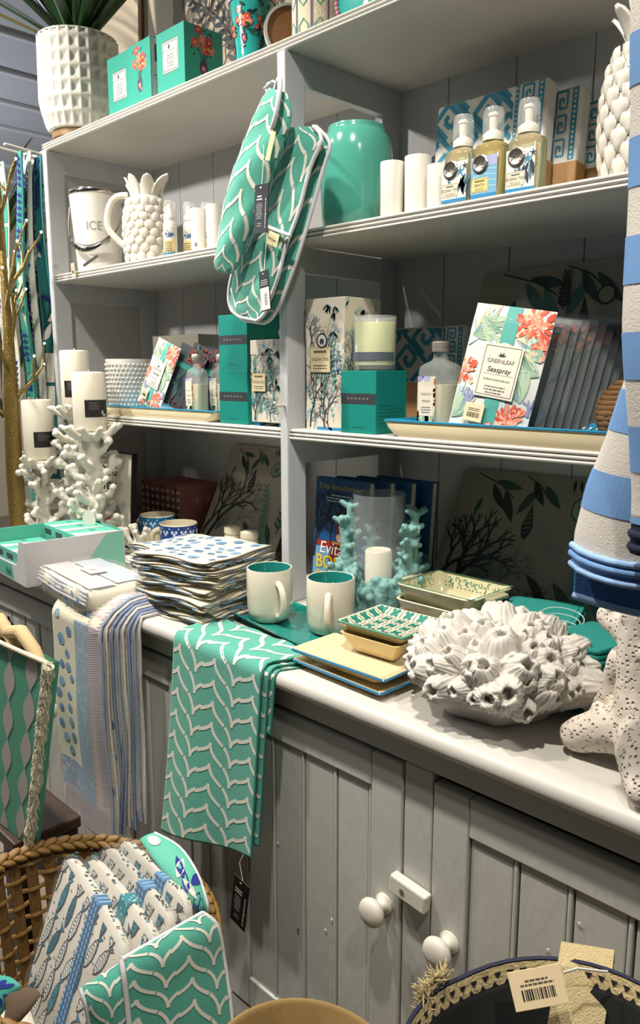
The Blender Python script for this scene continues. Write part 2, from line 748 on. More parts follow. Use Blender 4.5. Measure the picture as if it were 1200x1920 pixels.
# hook for the mitt
hk = MB()
hp = [(-1.140, YS - 0.004, Z(1.846)), (-1.142, YS - 0.02, Z(1.843)), (-1.145, YS - 0.030, Z(1.848)), (-1.147, YS - 0.034, Z(1.858)), (-1.145, YS - 0.031, Z(1.866)), (-1.141, YS - 0.026, Z(1.868))]
hk.tube(hp, 0.0026, 8, round_tip=True)
hk.build('hook', mat('hook_enamel', '#dcd6c8', 0.4), su, smooth=60)
hk = MB().tube([(-1.138, YS - 0.004, Z(1.295)), (-1.136, YS - 0.03, Z(1.295)), (-1.134, YS - 0.033, Z(1.302))], 0.003, 8)
hk.build('hook', mat('hook_enamel', '#dcd6c8', 0.4), su, smooth=60)

# ================================================================== the worktop
wt = MB()
n = 9
prof = [(1.38, 0.9), (0.790, 0.9)]
for i in range(n + 1):
    a = pi / 2 + pi * i / n
    prof.append((0.779 + 0.011 * cos(a), 0.886 + 0.014 * sin(a)))
prof += [(0.790, 0.872), (1.38, 0.872)]
x0, x1 = -2.11, -0.02
for i in range(len(prof)):
    (ya, za), (yb_, zb) = prof[i], prof[(i + 1) % len(prof)]
    wt.face([(x0, ya, za), (x0, yb_, zb), (x1, yb_, zb), (x1, ya, za)])
wt.face([(x0, y, z) for y, z in prof])
wt.face([(x1, y, z) for y, z in reversed(prof)])
w_ = wt.build('worktop', PAINT, weld=True, smooth=40)
tag(w_, 'long white painted worktop with rounded front edge carrying the display', 'worktop')

# ================================================================== the base cabinets
KNOB = mat('knob_paint', '#d6d2c6', 0.35, var=0.04, bump=0.2, bscale=60)


def knob(parent, loc):
    prof = [(0.010, 0.0), (0.0155, 0.001), (0.0155, 0.004), (0.010, 0.008), (0.0085, 0.014), (0.010, 0.019), (0.0185, 0.023), (0.0215, 0.028),
            (0.0215, 0.032), (0.019, 0.037), (0.012, 0.040), (0.004, 0.041)]
    o = MB().lathe(prof, 28, Matrix.Rotation(R(90), 4, 'X')).build('knob', KNOB, parent, smooth=50)
    o.location = loc
    return o


def door(cab, x0, x1, z0, z1, knob_x=None, handle_z=0.592):
    d = bpy.data.objects.new('door', None)
    COL.objects.link(d)
    d.parent = cab
    # stiles and rails of the door
    s = 0.058
    y0, y1 = 0.798, 0.818
    for a, b_, c, e in ((x0, x0 + s, z0, z1), (x1 - s, x1, z0, z1), (x0 + s, x1 - s, z1 - 0.055, z1), (x0 + s, x1 - s, z0, z0 + 0.06)):
        nm = 'door_stile' if e - c > 0.3 else 'door_rail'
        box_part(nm, a + 0.0004, b_ - 0.0004, y0, y1, c, e, GREYP, d, 0.0025)
    # planks with beaded joints, slightly recessed
    xa, xb = x0 + s, x1 - s
    npl = 4
    w = (xb - xa) / npl
    for k in range(npl):
        b = MB()
        b.box(xa + k * w + 0.0015, xa + (k + 1) * w - 0.009, 0.803, 0.814, z0 + 0.05, z1 - 0.045)
        b.box(xa + (k + 1) * w - 0.0075, xa + (k + 1) * w - 0.0015, 0.8015, 0.814, z0 + 0.05, z1 - 0.045)
        b.build('plank', GREYP, d, bevel=0.0018)
    if knob_x is not None:
        knob(d, (knob_x, 0.799, handle_z))
    # small nail holes and drips in the paint
    for k in range(7):
        px, pz = rnd.uniform(x0 + 0.03, x1 - 0.03), rnd.uniform(0.3, 0.78)
        MB().lathe([(0.0022, 0.0), (0.0018, 0.0008)], 8, Matrix.Translation((px, 0.8012, pz)) @ Matrix.Rotation(R(90), 4, 'X')).build('nail_hole', DARKGAP if k % 3 == 0 else KNOB, d)
    return d


def cabinet(label, x0, x1, doors, latch=None):
    c = thing('cabinet', label, 'cabinet', (0, 0, 0))
    zb = 0.165
    b = MB()
    b.box(x0, x1, 0.83, 1.35, zb, 0.871)
    b.build('carcass', DARKGAP, c)  # near-black colour stands in for the shade behind the door gaps
    # face frame
    box_part('frame_rail', x0, x1, 0.800, 0.829, 0.829, 0.8715, GREYP, c, 0.002)
    box_part('frame_rail', x0, x1, 0.800, 0.829, zb, 0.214, GREYP, c, 0.002)
    edges = [x0] + [e for d in doors for e in d[:2]] + [x1]
    for k in range(0, len(edges), 2):
        if edges[k + 1] - edges[k] > 0.004:
            box_part('frame_stile', edges[k] + 0.0005, edges[k + 1] - 0.0005, 0.800, 0.829, 0.2145, 0.8285, GREYP, c, 0.002)
    for (a, b_, kx, hz) in doors:
        door(c, a + 0.002, b_ - 0.002, 0.218, 0.8235 if kx != -0.552 else 0.8165, kx, hz)
    for px in (x0 + 0.03, x1 - 0.03):
        for py in (0.84, 1.3):
            box_part('leg', px - 0.025, px + 0.025, py - 0.025, py + 0.025, 0.001, zb + 0.002, GREYP, c, 0.002)
    return c


ca = cabinet('grey painted beadboard cabinet with doors behind the hanging towels', -2.09, -1.095,
             [(-2.05, -1.62, -1.655, 0.59), (-1.58, -1.15, -1.545, 0.59)])
cb = cabinet('grey painted beadboard cabinet with two round white knobs and a turn latch', -1.0945, -0.05,
             [(-1.045, -0.637, -0.668, 0.594), (-0.588, -0.175, -0.552, 0.596)])
# the turn latch between the two doors
lt = MB()
lt.box(-0.046, 0.018, -0.016, 0.0, -0.014, 0.014)
M_ = Matrix.Translation((-0.6165, 0.7985, 0.642)) @ Matrix.Rotation(R(6), 4, 'Y')
for i, v in enumerate(lt.v):
    lt.v[i] = tuple(M_ @ Vector((v[0] + 0.014, v[1], v[2])))
la = lt.build('turn_latch', KNOB, cb, bevel=0.003)
sc_ = MB().lathe([(0.004, 0), (0.004, 0.0012), (0.002, 0.0016)], 12, Matrix.Translation((-0.6245, 0.7823, 0.643)) @ Matrix.Rotation(R(90), 4, 'X'))
sc_.build('screw', mat('screw_steel', '#9a958a', 0.3, 0.8), la)

# ================================================================== print motifs
def botanic(P, w, h, seed, k=1.0, dens=1.0, dark='#23272a', mid='#6f7672', teal='#3f8e8c', blue='#4b6f96', sand='#b8ab95'):
    """sea-life print: branching corals, fronds, starfish, shells"""
    r = random.Random(seed)
    s = min(w, h)
    for i in range(int(24 * dens)):
        P.leaf(w * r.uniform(0, 1), h * r.uniform(-0.05, 0.95), r.uniform(0.6, 2.5), s * r.uniform(0.15, 0.3), s * 0.07, r.choice(('#a9b7bd', '#8fa9b5', '#c2b9a6', '#9fb8b0', '#b9c2c6')), r.uniform(-0.3, 0.3))
    P.up()
    n = int(8 * dens)
    for i in range(n):
        P.frond(w * r.uniform(0.05, 0.95), h * r.uniform(0.0, 0.55), r.uniform(1.1, 2.0), h * r.uniform(0.25, 0.5), 9, s * 0.09 * k, r.choice((teal, mid, '#7fb0aa')), r=r, bend=r.uniform(-0.4, 0.4))
    P.up()
    for i in range(int(9 * dens)):
        P.coral(w * r.uniform(0.1, 0.9), h * r.uniform(0.02, 0.7), r.uniform(1.2, 1.9), s * 0.13 * k, s * 0.022 * k, r.choice((blue, mid, sand, teal)), 4, r)
    P.up()
    P.coral(w * 0.12, h * 0.02, 1.35, h * 0.2, s * 0.035 * k, dark, 5, r, 0.45)
    P.coral(w * 0.62, h * 0.01, 1.7, h * 0.11, s * 0.022 * k, dark, 5, r, 0.5)
    for i in range(int(4 * dens)):
        u, v = w * r.uniform(0.15, 0.9), h * r.uniform(0.45, 0.95)
        for q in range(5):
            P.leaf(u, v, r.uniform(-2.6, -0.4) + 0, s * 0.17 * k, s * 0.04 * k, r.choice((dark, '#37514f', teal)), r.uniform(-0.2, 0.2))
    P.up()
    for i in range(int(2 * dens)):
        P.star(w * r.uniform(0.2, 0.9), h * r.uniform(0.3, 0.9), s * 0.07 * k, r.choice((dark, blue)), r.uniform(0, 1))
    u, v = w * r.uniform(0.4, 0.6), h * r.uniform(0.6, 0.75)
    shell_spiral(P, u, v, s * 0.14 * k, dark, '#8d887c')


def shell_spiral(P, u, v, ln, dark, light):
    pts = [(0, 1.0), (0.1, 0.6), (0.22, 0.25), (0.3, -0.05), (0.24, -0.4), (0.1, -0.7), (-0.06, -0.72), (-0.2, -0.4), (-0.26, -0.05), (-0.14, 0.3)]
    P.poly([(u + x * ln, v + y * ln) for x, y in pts], dark)
    P.up()
    for y in (0.5, 0.28, 0.05, -0.18, -0.4):
        wd = 0.1 + 0.16 * (0.6 - abs(y + 0.1))
        P.stroke([(u - wd * ln, v + (y - 0.05) * ln), (u, v + y * ln - 0.02 * ln), (u + wd * ln, v + (y + 0.06) * ln)], ln * 0.035, light)


def sand_dollar(P, u, v, rad, col, lite):
    P.disc(u, v, rad, rad, col, 0, 20)
    P.up()
    P.disc(u, v, rad * 0.86, rad * 0.86, lite, 0, 20)
    P.up()
    for i in range(5):
        a = pi / 2 + 2 * pi * i / 5
        P.leaf(u, v, a, rad * 0.6, rad * 0.22, col)


def greek_fret(P, w, h, s, col):
    """rotated meander"""
    unit = [(0, 0), (0, 5), (5, 5), (5, 1), (2, 1), (2, 3.2), (3.4, 3.2)]
    ca, sa = cos(pi / 4), sin(pi / 4)
    N = int(max(w, h) / (s * 6)) + 3
    for i in range(-N, N + 1):
        for j in range(-N, N + 1):
            ox, oy = i * 7 * s, j * 7 * s
            pts = [((x * s + ox), (y * s + oy)) for x, y in unit]
            pts = [(w / 2 + a * ca - b * sa, h / 2 + a * sa + b * ca) for a, b in pts]
            for a, b in zip(pts[:-1], pts[1:]):
                P.stroke([a, b], s * 1.12, col)
            q = [((6.2 * s + ox), (-1 * s + oy)), ((6.2 * s + ox), (6.2 * s + oy))]
            q = [(w / 2 + a * ca - b * sa, h / 2 + a * sa + b * ca) for a, b in q]
            P.stroke(q, s * 1.12, col)


def key_band(P, x0, x1, h, col):
    w = x1 - x0
    n = max(2, int(h / w))
    hh = h / n
    for k in range(n):
        z = k * hh
        t = w * 0.09
        pts = [(0, 0), (0, 0.92), (0.85, 0.92), (0.85, 0.22), (0.3, 0.22), (0.3, 0.62), (0.58, 0.62), (0.58, 0.42)]
        pts = [(x0 + t + a * (w - 2 * t), z + b * hh) for a, b in pts]
        for a, b in zip(pts[:-1], pts[1:]):
            P.stroke([a, b], w * 0.13, col)


def scallop(P, w, h, per, row, sw, col='#dad9cf', u0=0.0, v0=0.0, seg=6):
    """broken waves: flared cusps pointing up and down, each wave stepping one row per period"""
    half = per / 2
    ni = int(w / per) + 3
    nj = int(h / row) + ni + 5

    def arm(cx, cy, dx, dy):
        pts = [(cx + dx * (q / seg) ** 2.3, cy + dy * (q / seg)) for q in range(seg + 1)]
        P.stroke(pts, sw, col)
    for i in range(-1, ni):
        for j in range(-3, nj):
            cx, cy = u0 + i * per, v0 + (j - i) * row
            arm(cx, cy, half * 0.62, -row * 1.0)
            arm(cx, cy, -half * 0.62, -row * 0.5)
            cx, cy = cx + half, cy - row * 1.95
            arm(cx, cy, -half * 0.34, row * 0.92)
            arm(cx, cy, half * 0.42, row * 0.55)


def scallop_shell(P, u, v, rad, ang, c1='#7fa3c4', c2='#4a6d98'):
    ca, sa = cos(ang), sin(ang)
    T = lambda x, y: (u + (x * ca - y * sa) * rad, v + (x * sa + y * ca) * rad)
    pts = [T(0, -0.8)]
    for i in range(11):
        a = -0.35 + (pi + 0.7) * i / 10
        k = 1 + 0.06 * (i % 2)
        pts.append(T(cos(a) * 0.85 * k, sin(a) * k * 0.9))
    P.poly(pts, c1)
    h = P.h
    P.h += P.eps
    for i in range(6):
        a = 0.2 + (pi - 0.4) * i / 5
        P.stroke([T(0.12 * cos(a), -0.55), T(cos(a) * 0.72, sin(a) * 0.78)], rad * 0.07, c2)
    P.h = h


def fish(P, u, v, ln, ang, c, r):
    ca, sa = cos(ang), sin(ang)
    T = lambda x, y: (u + (x * ca - y * sa) * ln, v + (x * sa + y * ca) * ln)
    body = [(-0.5, 0), (-0.35, 0.09), (-0.1, 0.14), (0.15, 0.11), (0.34, 0.03), (0.5, 0.13), (0.46, 0), (0.5, -0.13), (0.34, -0.03), (0.15, -0.11), (-0.1, -0.14), (-0.35, -0.09)]
    P.poly([T(x, y) for x, y in body[:5]] + [T(x, y) for x, y in body[8:]], '#3a3f44')
    P.poly([T(x, y) for x, y in body[4:9]], c)
    h = P.h
    P.h += P.eps
    P.poly([T(x * 0.88 - 0.01, y * 0.78) for x, y in body[:5]] + [T(x * 0.88 - 0.01, y * 0.78) for x, y in body[8:]], r.choice(('#c9c7c0', c, '#d8d5cc')))
    P.h += P.eps
    for k in range(6):
        x = -0.3 + 0.1 * k
        P.stroke([T(x, 0.08), T(x + 0.05, 0), T(x, -0.08)], ln * 0.022, r.choice(('#2e3338', c, '#2e3338')))
    P.disc(*T(-0.38, 0.02), ln * 0.025, ln * 0.025, '#16181a', 0, 8)
    P.h = h


def poppies(P, cx, cy, s, seed=1):
    r = random.Random(seed)
    pos = [(-0.45, 0.15), (0.0, 0.35), (0.35, 0.3), (0.1, -0.05), (0.45, -0.02), (-0.25, 0.75), (0.3, 0.02)]
    for x, y in pos:
        P.stroke([(cx, cy - 0.75 * s), (cx + x * s * 0.5, cy + (y - 0.5) * s * 0.6), (cx + x * s, cy + y * s)], s * 0.03, '#23453c')
    for i in range(10):
        a = r.uniform(0, 2 * pi)
        P.leaf(cx + r.uniform(-0.6, 0.6) * s, cy + r.uniform(-0.3, 0.8) * s, a, s * 0.2, s * 0.08, '#1d3a36')
    P.up()
    for k, (x, y) in enumerate(pos):
        P.flower(cx + x * s, cy + y * s, s * 0.24, ('#d8564f', '#e0806e', '#c23f45')[k % 3], '#e8b04a')
    P.up()
    P.poly([(cx - 0.18 * s, cy - 0.6 * s), (cx + 0.2 * s, cy - 0.6 * s), (cx + 0.24 * s, cy - 0.95 * s), (cx + 0.12 * s, cy - 1.2 * s), (cx - 0.1 * s, cy - 1.2 * s), (cx - 0.22 * s, cy - 0.95 * s)], '#3b3550')
    P.up()
    P.flower(cx, cy - 0.9 * s, s * 0.13, '#d57a86', '#f0d0a0')
    P.flower(cx + 0.1 * s, cy - 1.05 * s, s * 0.1, '#c14a52', '#f0d0a0')


def small_tag(parent, loc, w, h, m=TAGM, rot=(0, 0, 0), bars=True, name='price_tag', rows=2):
    e = MB().box(-w / 2, w / 2, -0.0006, 0.0006, -h, 0).build(name, m, parent, bevel=0.0004)
    e.location = loc
    e.rotation_euler = rot
    if bars:
        P = Print(face_front(-0.0007))
        P.lines(-w * 0.32, -h * 0.42, w * 0.32, -h * 0.22, rows, '#55524c')
        P.barcode(-w * 0.32, -h * 0.78, w * 0.32, -h * 0.5)
        P.done(e, 'barcode')
    return e


# ================================================================== top shelf
ZT = 1.947
# --- potted dracaena
pt = thing('potted_plant', 'dark green strap leaved plant in a dimpled white ceramic pot on top shelf', 'plant', (-2.00, 1.115, ZT))
sau = MB().lathe([(0.07, 0), (0.076, 0.003), (0.074, 0.019), (0.07, 0.021)], 40)
sau.build('saucer', mat('saucer_wood', '#7d6138', 0.5, var=0.2), pt, smooth=50)
ROWS, COLS = 6.5, 26
pz0, pz1 = 0.021, 0.245


def dimple(t, r, z):
    k = (z - pz0) / (pz1 - pz0)
    a = abs(cos(t * COLS / 2))
    b = abs(cos(pi * k * ROWS))
    ridge = max(a ** 3.0, b ** 3.0)
    return r + 0.0055 * ridge, z


prof = []
for i in range(79):
    k = i / 78
    prof.append((0.074 + 0.026 * min(1, k * 3.2) ** 0.6 - 0.004 * k, pz0 + (pz1 - pz0) * k))
prof_in = [(0.088, pz1 - 0.002), (0.086, pz1 - 0.03), (0.02, pz1 - 0.032)]
MB().lathe(prof, 208, fr=dimple, cap1=False).build('pot', CER, pt, smooth=0)
MB().lathe([(0.0995, pz1 - 0.003), (0.099, pz1 + 0.001), (0.09, pz1), (0.088, pz1 - 0.02)], 64, cap0=False, cap1=False).build('pot_rim', CER, pt, smooth=50)
MB().lathe([(0.0, 0.20), (0.088, 0.205), (0.088, 0.222), (0.0, 0.23)], 32).build('soil', mat('soil', '#3a2c1e', 0.95, bump=1.0, bscale=90), pt)
LEAF = mat('plant_leaf', '#22401f', 0.35, var=0.35, scale=14, stretch=(1, 1, 0.3))
LEAF2 = mat('plant_leaf_dry', '#6b6427', 0.45, var=0.35, scale=14)


def strap_leaf(base, az, ln, w, lean, droop, m, parent, twist=0.0, fold=0.25):
    d = Vector((cos(az), sin(az), 0))
    side = Vector((-sin(az), cos(az), 0))
    b = MB()
    N = 10
    pts = []
    p = Vector(base)
    el = lean
    for i in range(N + 1):
        pts.append((p.copy(), el))
        el = lean - droop * (i / N) ** 1.5
        p += (d * cos(el) + Vector((0, 0, 1)) * sin(el)) * ln / N

    def fn(u, v):
        i = min(int(round(v * N)), N)
        c, e = pts[i]
        k = sin(pi * min(0.98, 0.12 + 0.86 * v)) ** 0.6 * w / 2
        nrm = (Vector((0, 0, 1)) * cos(e) - d * sin(e))
        s = (u - 0.5) * 2
        return c + side * s * k + nrm * abs(s) * k * fold
    b.grid(fn, 4, N)
    o = b.build('leaf', m, parent, smooth=0)
    solid(o, 0.0008, 0)
    return o


leaves = [(-.4, .46, .038, .8, .5), (-.2, .5, .036, .6, .35), (0.0, .5, .038, .85, .6), (.15, .5, .036, .45, .3), (3.2, .48, .038, .75, .4), (3.45, .5, .036, .9, .5), (4.1, .42, .038, .95, .5), (4.6, .4, .036, 1.0, .4), (5.0, .4, .038, .9, .4), (-.05, .46, .034, 1.1, .5), (3.93, .50, .030, .42, .1), (3.7, .50, .034, .62, .25), (4.2, .46, .03, .75, .3), (0.75, .48, .03, .5, .35), (0.4, .46, .03, .65, .5), (1.0, .48, .03, .75, .4), (5.3, .34, .03, .9, 1.0), (0.6, .4, .026, .9, 1.2), (2.6, .55, .040, 1.0, .5), (2.2, .5, .036, 1.15, .35), (3.1, .5, .034, .85, .6), (3.6, .46, .036, .8, .4), (4.0, .42, .030, 1.0, .4), (0.4, .5, .036, 1.05, .7),
          (0.9, .52, .036, 1.15, .5), (1.5, .5, .034, 1.25, .3), (5.2, .45, .034, 1.1, .3), (5.8, .5, .036, .95, .8), (6.1, .52, .036, .75, .55), (4.7, .42, .030, 1.25, .25),
          (0.05, .50, .03, .6, .5), (5.5, .36, .03, .5, 1.0), (3.9, .46, .03, .55, .2), (0.6, .46, .03, .85, .9), (2.9, .42, .03, 1.35, .2), (5.0, .5, .034, 1.4, .2), (4.3, .5, .03, 1.3, .3)]
for i, (az, ln, w, le, dr) in enumerate(leaves):
    if sin(az) > 0.25:
        le, ln = max(le, 1.0), min(ln, 0.40)
        if sin(az) * ln * cos(le) > 0.14:
            le = max(le, math.acos(min(1, 0.14 / (sin(az) * ln))))
        dr = min(dr, 0.45)
    strap_leaf((0.012 * cos(az), 0.012 * sin(az), 0.225), az, ln, w, le, dr, LEAF2 if i in (10,) else LEAF, pt)

# --- teal gift boxes with poppies
TEALBOX = mat('teal_card', '#2a9583', 0.42, var=0.03)
DARKTEAL = mat('teal_card_side', '#0f9e8a', 0.42, var=0.03)


def poppy_box(label, x0, w, y, d, h, rz, lab, pop_front, pop_side, white_side=False):
    t = thing('gift_box', label, 'box', (x0 + w / 2, y + d / 2, ZT), rz, 'teal gift boxes on the top shelf')
    MB().box(-w / 2, w / 2, -d / 2, d / 2, 0, h).build('body', TEALBOX, t, bevel=0.0006, bseg=1)
    F = face_front(-d / 2)
    if lab:
        P = Print(F)
        P.rect(-0.028, 0.042, 0.028, 0.102, '#e3e0d8')
        P.up()
        P.frame(-0.026, 0.044, 0.026, 0.100, 0.002, '#7b5a54')
        for i in range(16):
            P.rect(-0.028 + i * 0.0036, 0.103, -0.0265 + i * 0.0036, 0.105, '#7b5a54')
            P.rect(-0.028 + i * 0.0036, 0.039, -0.0265 + i * 0.0036, 0.041, '#7b5a54')
        P.lines(-0.018, 0.052, 0.018, 0.078, 5, '#6a6264')
        P.disc(-0.004, 0.091, 0.004, 0.005, '#46424a')
        P.done(t, 'label_print')
        lettering(t, 'OPEN HEART', 0.0075, shift(F, 0, 0.081), GREYINK)
    if pop_front:
        P = Print(F, (-w / 2, w / 2, 0, h))
        poppies(P, 0.0, 0.085, 0.045, 3)
        P.done(t, 'poppy_print')
    if pop_side:
        P = Print(face_right(w / 2), (-d / 2, d / 2, 0, h))
        poppies(P, -0.002, 0.085, 0.045, 5)
        P.done(t, 'poppy_print')
    if white_side:
        P = Print(face_right(w / 2))
        P.rect(-d / 2 + 0.002, 0.002, d / 2 - 0.002, h - 0.002, '#c9c9c8')
        P.up()
        P.lines(-d * 0.4, 0.01, d * 0.4, 0.06, 9, '#7c7c80')
        P.rect(-d * 0.35, 0.085, -d * 0.05, 0.12, '#3b3f4a')
        P.done(t, 'side_print')
    return t


poppy_box('teal gift box with a bordered cream label, beside the potted plant', -1.795, 0.104, 1.075, 0.10, 0.139, 0, True, False, False)
poppy_box('teal gift box with poppies on its front and a pale printed side', -1.683, 0.094, 1.062, 0.075, 0.134, -2, False, True, False, True)
poppy_box('teal gift box with label on its front and poppies on its side', -1.563, 0.104, 1.058, 0.10, 0.126, -1, True, False, True)

# --- framed botanical canvas behind
fr_ = thing('framed_canvas', 'large cream botanical canvas in a brown wooden frame behind the teal boxes', 'picture', (-1.72, 1.352, ZT), 0)
fr_.rotation_euler = (R(-2), 0, 0)
W_, H_ = 0.72, 0.62
MB().box(-W_ / 2 + 0.018, W_ / 2 - 0.018, -0.008, 0.006, 0.018, H_ - 0.018).build('canvas', mat('canvas', '#cdbfa6', 0.85, bump=0.3, bscale=500), fr_)
for a in ((-W_ / 2, -W_ / 2 + 0.02, 0, H_), (W_ / 2 - 0.02, W_ / 2, 0, H_)):
    box_part('frame_side', a[0], a[1], -0.016, 0.008, a[2], a[3], WOOD, fr_)
for z0 in (0, H_ - 0.018):
    box_part('frame_rail', -W_ / 2 + 0.0205, W_ / 2 - 0.0205, -0.0155, 0.008, z0, z0 + 0.018, WOOD, fr_)
P = Print(face_front(-0.0083, -W_ / 2, 0.0), (0.021, W_ - 0.021, 0.02, H_ - 0.02))
r_ = random.Random(11)
for k in range(9):
    P.frond(r_.uniform(0.25, 0.7), r_.uniform(0.02, 0.3), r_.uniform(1.0, 2.2), r_.uniform(0.2, 0.35), 9, 0.05, r_.choice(('#5f6560', '#3e4a55', '#84837a', '#35506a')), r=r_)
P.up()
for k in range(4):
    P.coral(0.15 + 0.16 * k, 0.03, 1.5, 0.12, 0.012, r_.choice(('#4b3f3a', '#3c4750', '#6b5a50')), 4, r_)
P.up()
P.stroke([(0.17, 0.1), (0.19, 0.3), (0.17, 0.5)], 0.05, '#8b7a6b', 0.04)
P.stroke([(0.205, 0.1), (0.215, 0.3), (0.2, 0.42)], 0.016, '#6f4630', 0.01)
P.done(fr_, 'botanical_print', INK)

# --- painted planter cup
cp = thing('planter_cup', 'turquoise flared cup painted with red poppies and a pink rim', 'cup', (-1.315, 1.12, ZT))
TURQ = mat('turquoise_enamel', '#2a9d97', 0.18, var=0.05, coat=0.5)
PINK = mat('pink_rim', '#cf7f92', 0.25, var=0.1, coat=0.3)
cup_prof = [(0.030, 0.0), (0.031, 0.003), (0.036, 0.05), (0.0415, 0.10), (0.046, 0.135)]
MB().lathe(cup_prof + [(0.0455, 0.138), (0.0435, 0.137), (0.034, 0.03), (0.0, 0.028)], 48).build('body', TURQ, cp, smooth=50)
MB().lathe([(0.0462, 0.128), (0.0485, 0.130), (0.0490, 0.140), (0.0485, 0.149), (0.0460, 0.150), (0.0440, 0.149), (0.0436, 0.136)], 48, cap0=False, cap1=False).build('rim_band', PINK, cp, smooth=50)
for k in range(40):
    a = 2 * pi * k / 40
    pass
CF = lambda u, v, h: ((0.0307 + 0.1133 * v + 0.0004 + h) * cos(u / 0.042 - 0.9), (0.0307 + 0.1133 * v + 0.0004 + h) * sin(u / 0.042 - 0.9), v)
P = Print(CF)
for (u, v, s, sd) in ((-0.012, 0.085, 0.030, 1), (0.03, 0.07, 0.026, 2), (-0.05, 0.07, 0.028, 3)):
    poppies(P, u, v, s, sd)
for k in range(26):
    P.leaf(rnd.uniform(-0.07, 0.05), rnd.uniform(0.02, 0.12), rnd.uniform(0, 6), 0.012, 0.006, rnd.choice(('#1b2f33', '#2b4a3c')))
for k in range(30):
    P.disc(-0.09 + k * 0.0065, 0.1295, 0.002, 0.002, '#7b4a86', 0, 6)
P.done(cp, 'poppy_print', INKG)

# --- round plate standing on edge
rp = thing('wooden_plate', 'round wooden plate with grey rim standing on edge beside the poppy cup', 'plate', (-1.222, 1.14, ZT), 0)
rp.rotation_euler = (0, 0, R(62))
Mx = Matrix.Translation((0, 0, 0.056)) @ Matrix.Rotation(R(84), 4, 'X')
MB().lathe([(0.0, 0.0), (0.050, 0.001), (0.052, 0.004), (0.049, 0.005), (0.0, 0.004)], 40, Mx).build('face', WOOD, rp, smooth=40)
MB().lathe([(0.050, -0.002), (0.056, 0.0), (0.056, 0.007), (0.0505, 0.008), (0.0505, 0.003)], 40, Mx, cap0=False, cap1=False).build('rim', mat('plate_rim', '#9fa19b', 0.4), rp, smooth=40)

# --- cream embroidered canister
cn = thing('canister', 'cream textured canister with purple and teal line pattern', 'canister', (-1.14, 1.125, ZT))
MB().lathe([(0.040, 0), (0.044, 0.002), (0.045, 0.13), (0.043, 0.134), (0.0, 0.134)], 40).build('body', mat('cream_weave', '#cfc5aa', 0.8, bump=0.8, bscale=260), cn, smooth=50)
P = Print(cyl_face(0.0452, -pi / 2))
for u in (-0.032, -0.004, 0.028, 0.06):
    P.stroke([(u, 0.0), (u, 0.07), (u, 0.133)], 0.004, '#6c5a80')
for u in (0.012, 0.044, -0.018):
    for v in (0.02, 0.085):
        hx = [(u + 0.011 * cos(pi / 3 * k + pi / 6), v + 0.022 * sin(pi / 3 * k + pi / 6)) for k in range(7)]
        P.stroke(hx, 0.003, '#4f9a86')
P.done(cn, 'pattern', INKF)

# --- enamel plate with pink scalloped border
ep = thing('enamel_plate', 'turquoise round enamel plate with pink beaded border leaning upright', 'plate', (-1.015, 1.13, ZT), 8)
Mx = Matrix.Translation((0, 0, 0.066)) @ Matrix.Rotation(R(80), 4, 'X')
MB().lathe([(0.0, 0.0), (0.052, 0.0), (0.066, 0.006), (0.066, 0.008), (0.052, 0.003), (0.0, 0.003)], 48, Mx).build('dish', TURQ, ep, smooth=40)
b = MB()
for k in range(44):
    a = 2 * pi * k / 44
    b.ball(Mx @ Vector((0.0625 * cos(a), 0.0625 * sin(a), 0.007)), 0.0042, 6, 4)
b.build('border', PINK, ep, smooth=0)
P = Print(lambda u, v, h: tuple(Mx @ Vector((u, v, 0.0034 + h))))
poppies(P, 0, 0.0, 0.028, 4)
P.done(ep, 'poppy_print', INKG)

# ================================================================== upper shelf, left bay
ZU = 1.614
# --- ice bucket
ib = thing('ice_bucket', 'white ice bucket lettered ICE with chrome rim and swing handle', 'bucket', (-1.925, 1.105, ZU))
MB().lathe([(0.050, 0.0), (0.055, 0.003), (0.0685, 0.185), (0.0695, 0.19)], 56).build('body', CER, ib, smooth=40)
MB().lathe([(0.0690, 0.187), (0.0710, 0.188), (0.0715, 0.194), (0.0700, 0.198), (0.0660, 0.198), (0.0650, 0.192)], 56, cap0=False, cap1=False).build('rim', CHROME, ib, smooth=60)
b = MB()
for s in (-1, 1):
    b.lathe([(0.006, 0), (0.006, 0.004), (0.003, 0.008)], 14, Matrix.Translation((s * 0.068 * cos(0.65), s * 0.068 * sin(0.65), 0.165)) @ Matrix.Rotation(s * pi / 2, 4, 'Y'))
b.build('pivot', CHROME, ib, smooth=50)
# handle hangs down in front: two wires and a wide grip
hw = []
for k in range(21):
    t = k / 20
    a = pi + 0.65 + pi * t
    hw.append(Vector((0.0745 * cos(a), 0.0745 * sin(a), 0.165 - 0.115 * sin(pi * t) ** 0.8)))
MB().tube(hw[:7], 0.0022, 8).build('handle_wire', CHROME, ib, smooth=60)
MB().tube(hw[-7:], 0.0022, 8).build('handle_wire', CHROME, ib, smooth=60)
g = MB()
grip = hw[5:16]
for i in range(len(grip) - 1):
    a, c = grip[i], grip[i + 1]
    ua, uc = Vector((a.x, a.y, 0)).normalized() * 0.002, Vector((c.x, c.y, 0)).normalized() * 0.002
    up = Vector((0, 0, 0.0085))
    g.face([a + ua - up, c + uc - up, c + uc + up, a + ua + up])
o = g.build('grip', CHROME, ib, weld=True, smooth=60)
solid(o, 0.0015)
BF = lambda u, v, h: ((0.0552 + 0.0735 * v + 0.0003 + h) * cos(u / 0.064 - pi / 2 + 0.80), (0.0552 + 0.0735 * v + 0.0003 + h) * sin(u / 0.064 - pi / 2 + 0.80), v)
lettering(ib, 'ICE', 0.030, shift(BF, 0.006, 0.098), mat('ice_ink', '#8f9894', 0.5), h=0.0004, squash=0.95)
small_tag(ib, (-0.004, -0.075, 0.018), 0.014, 0.034, TAGM, (R(4), 0, R(8)))
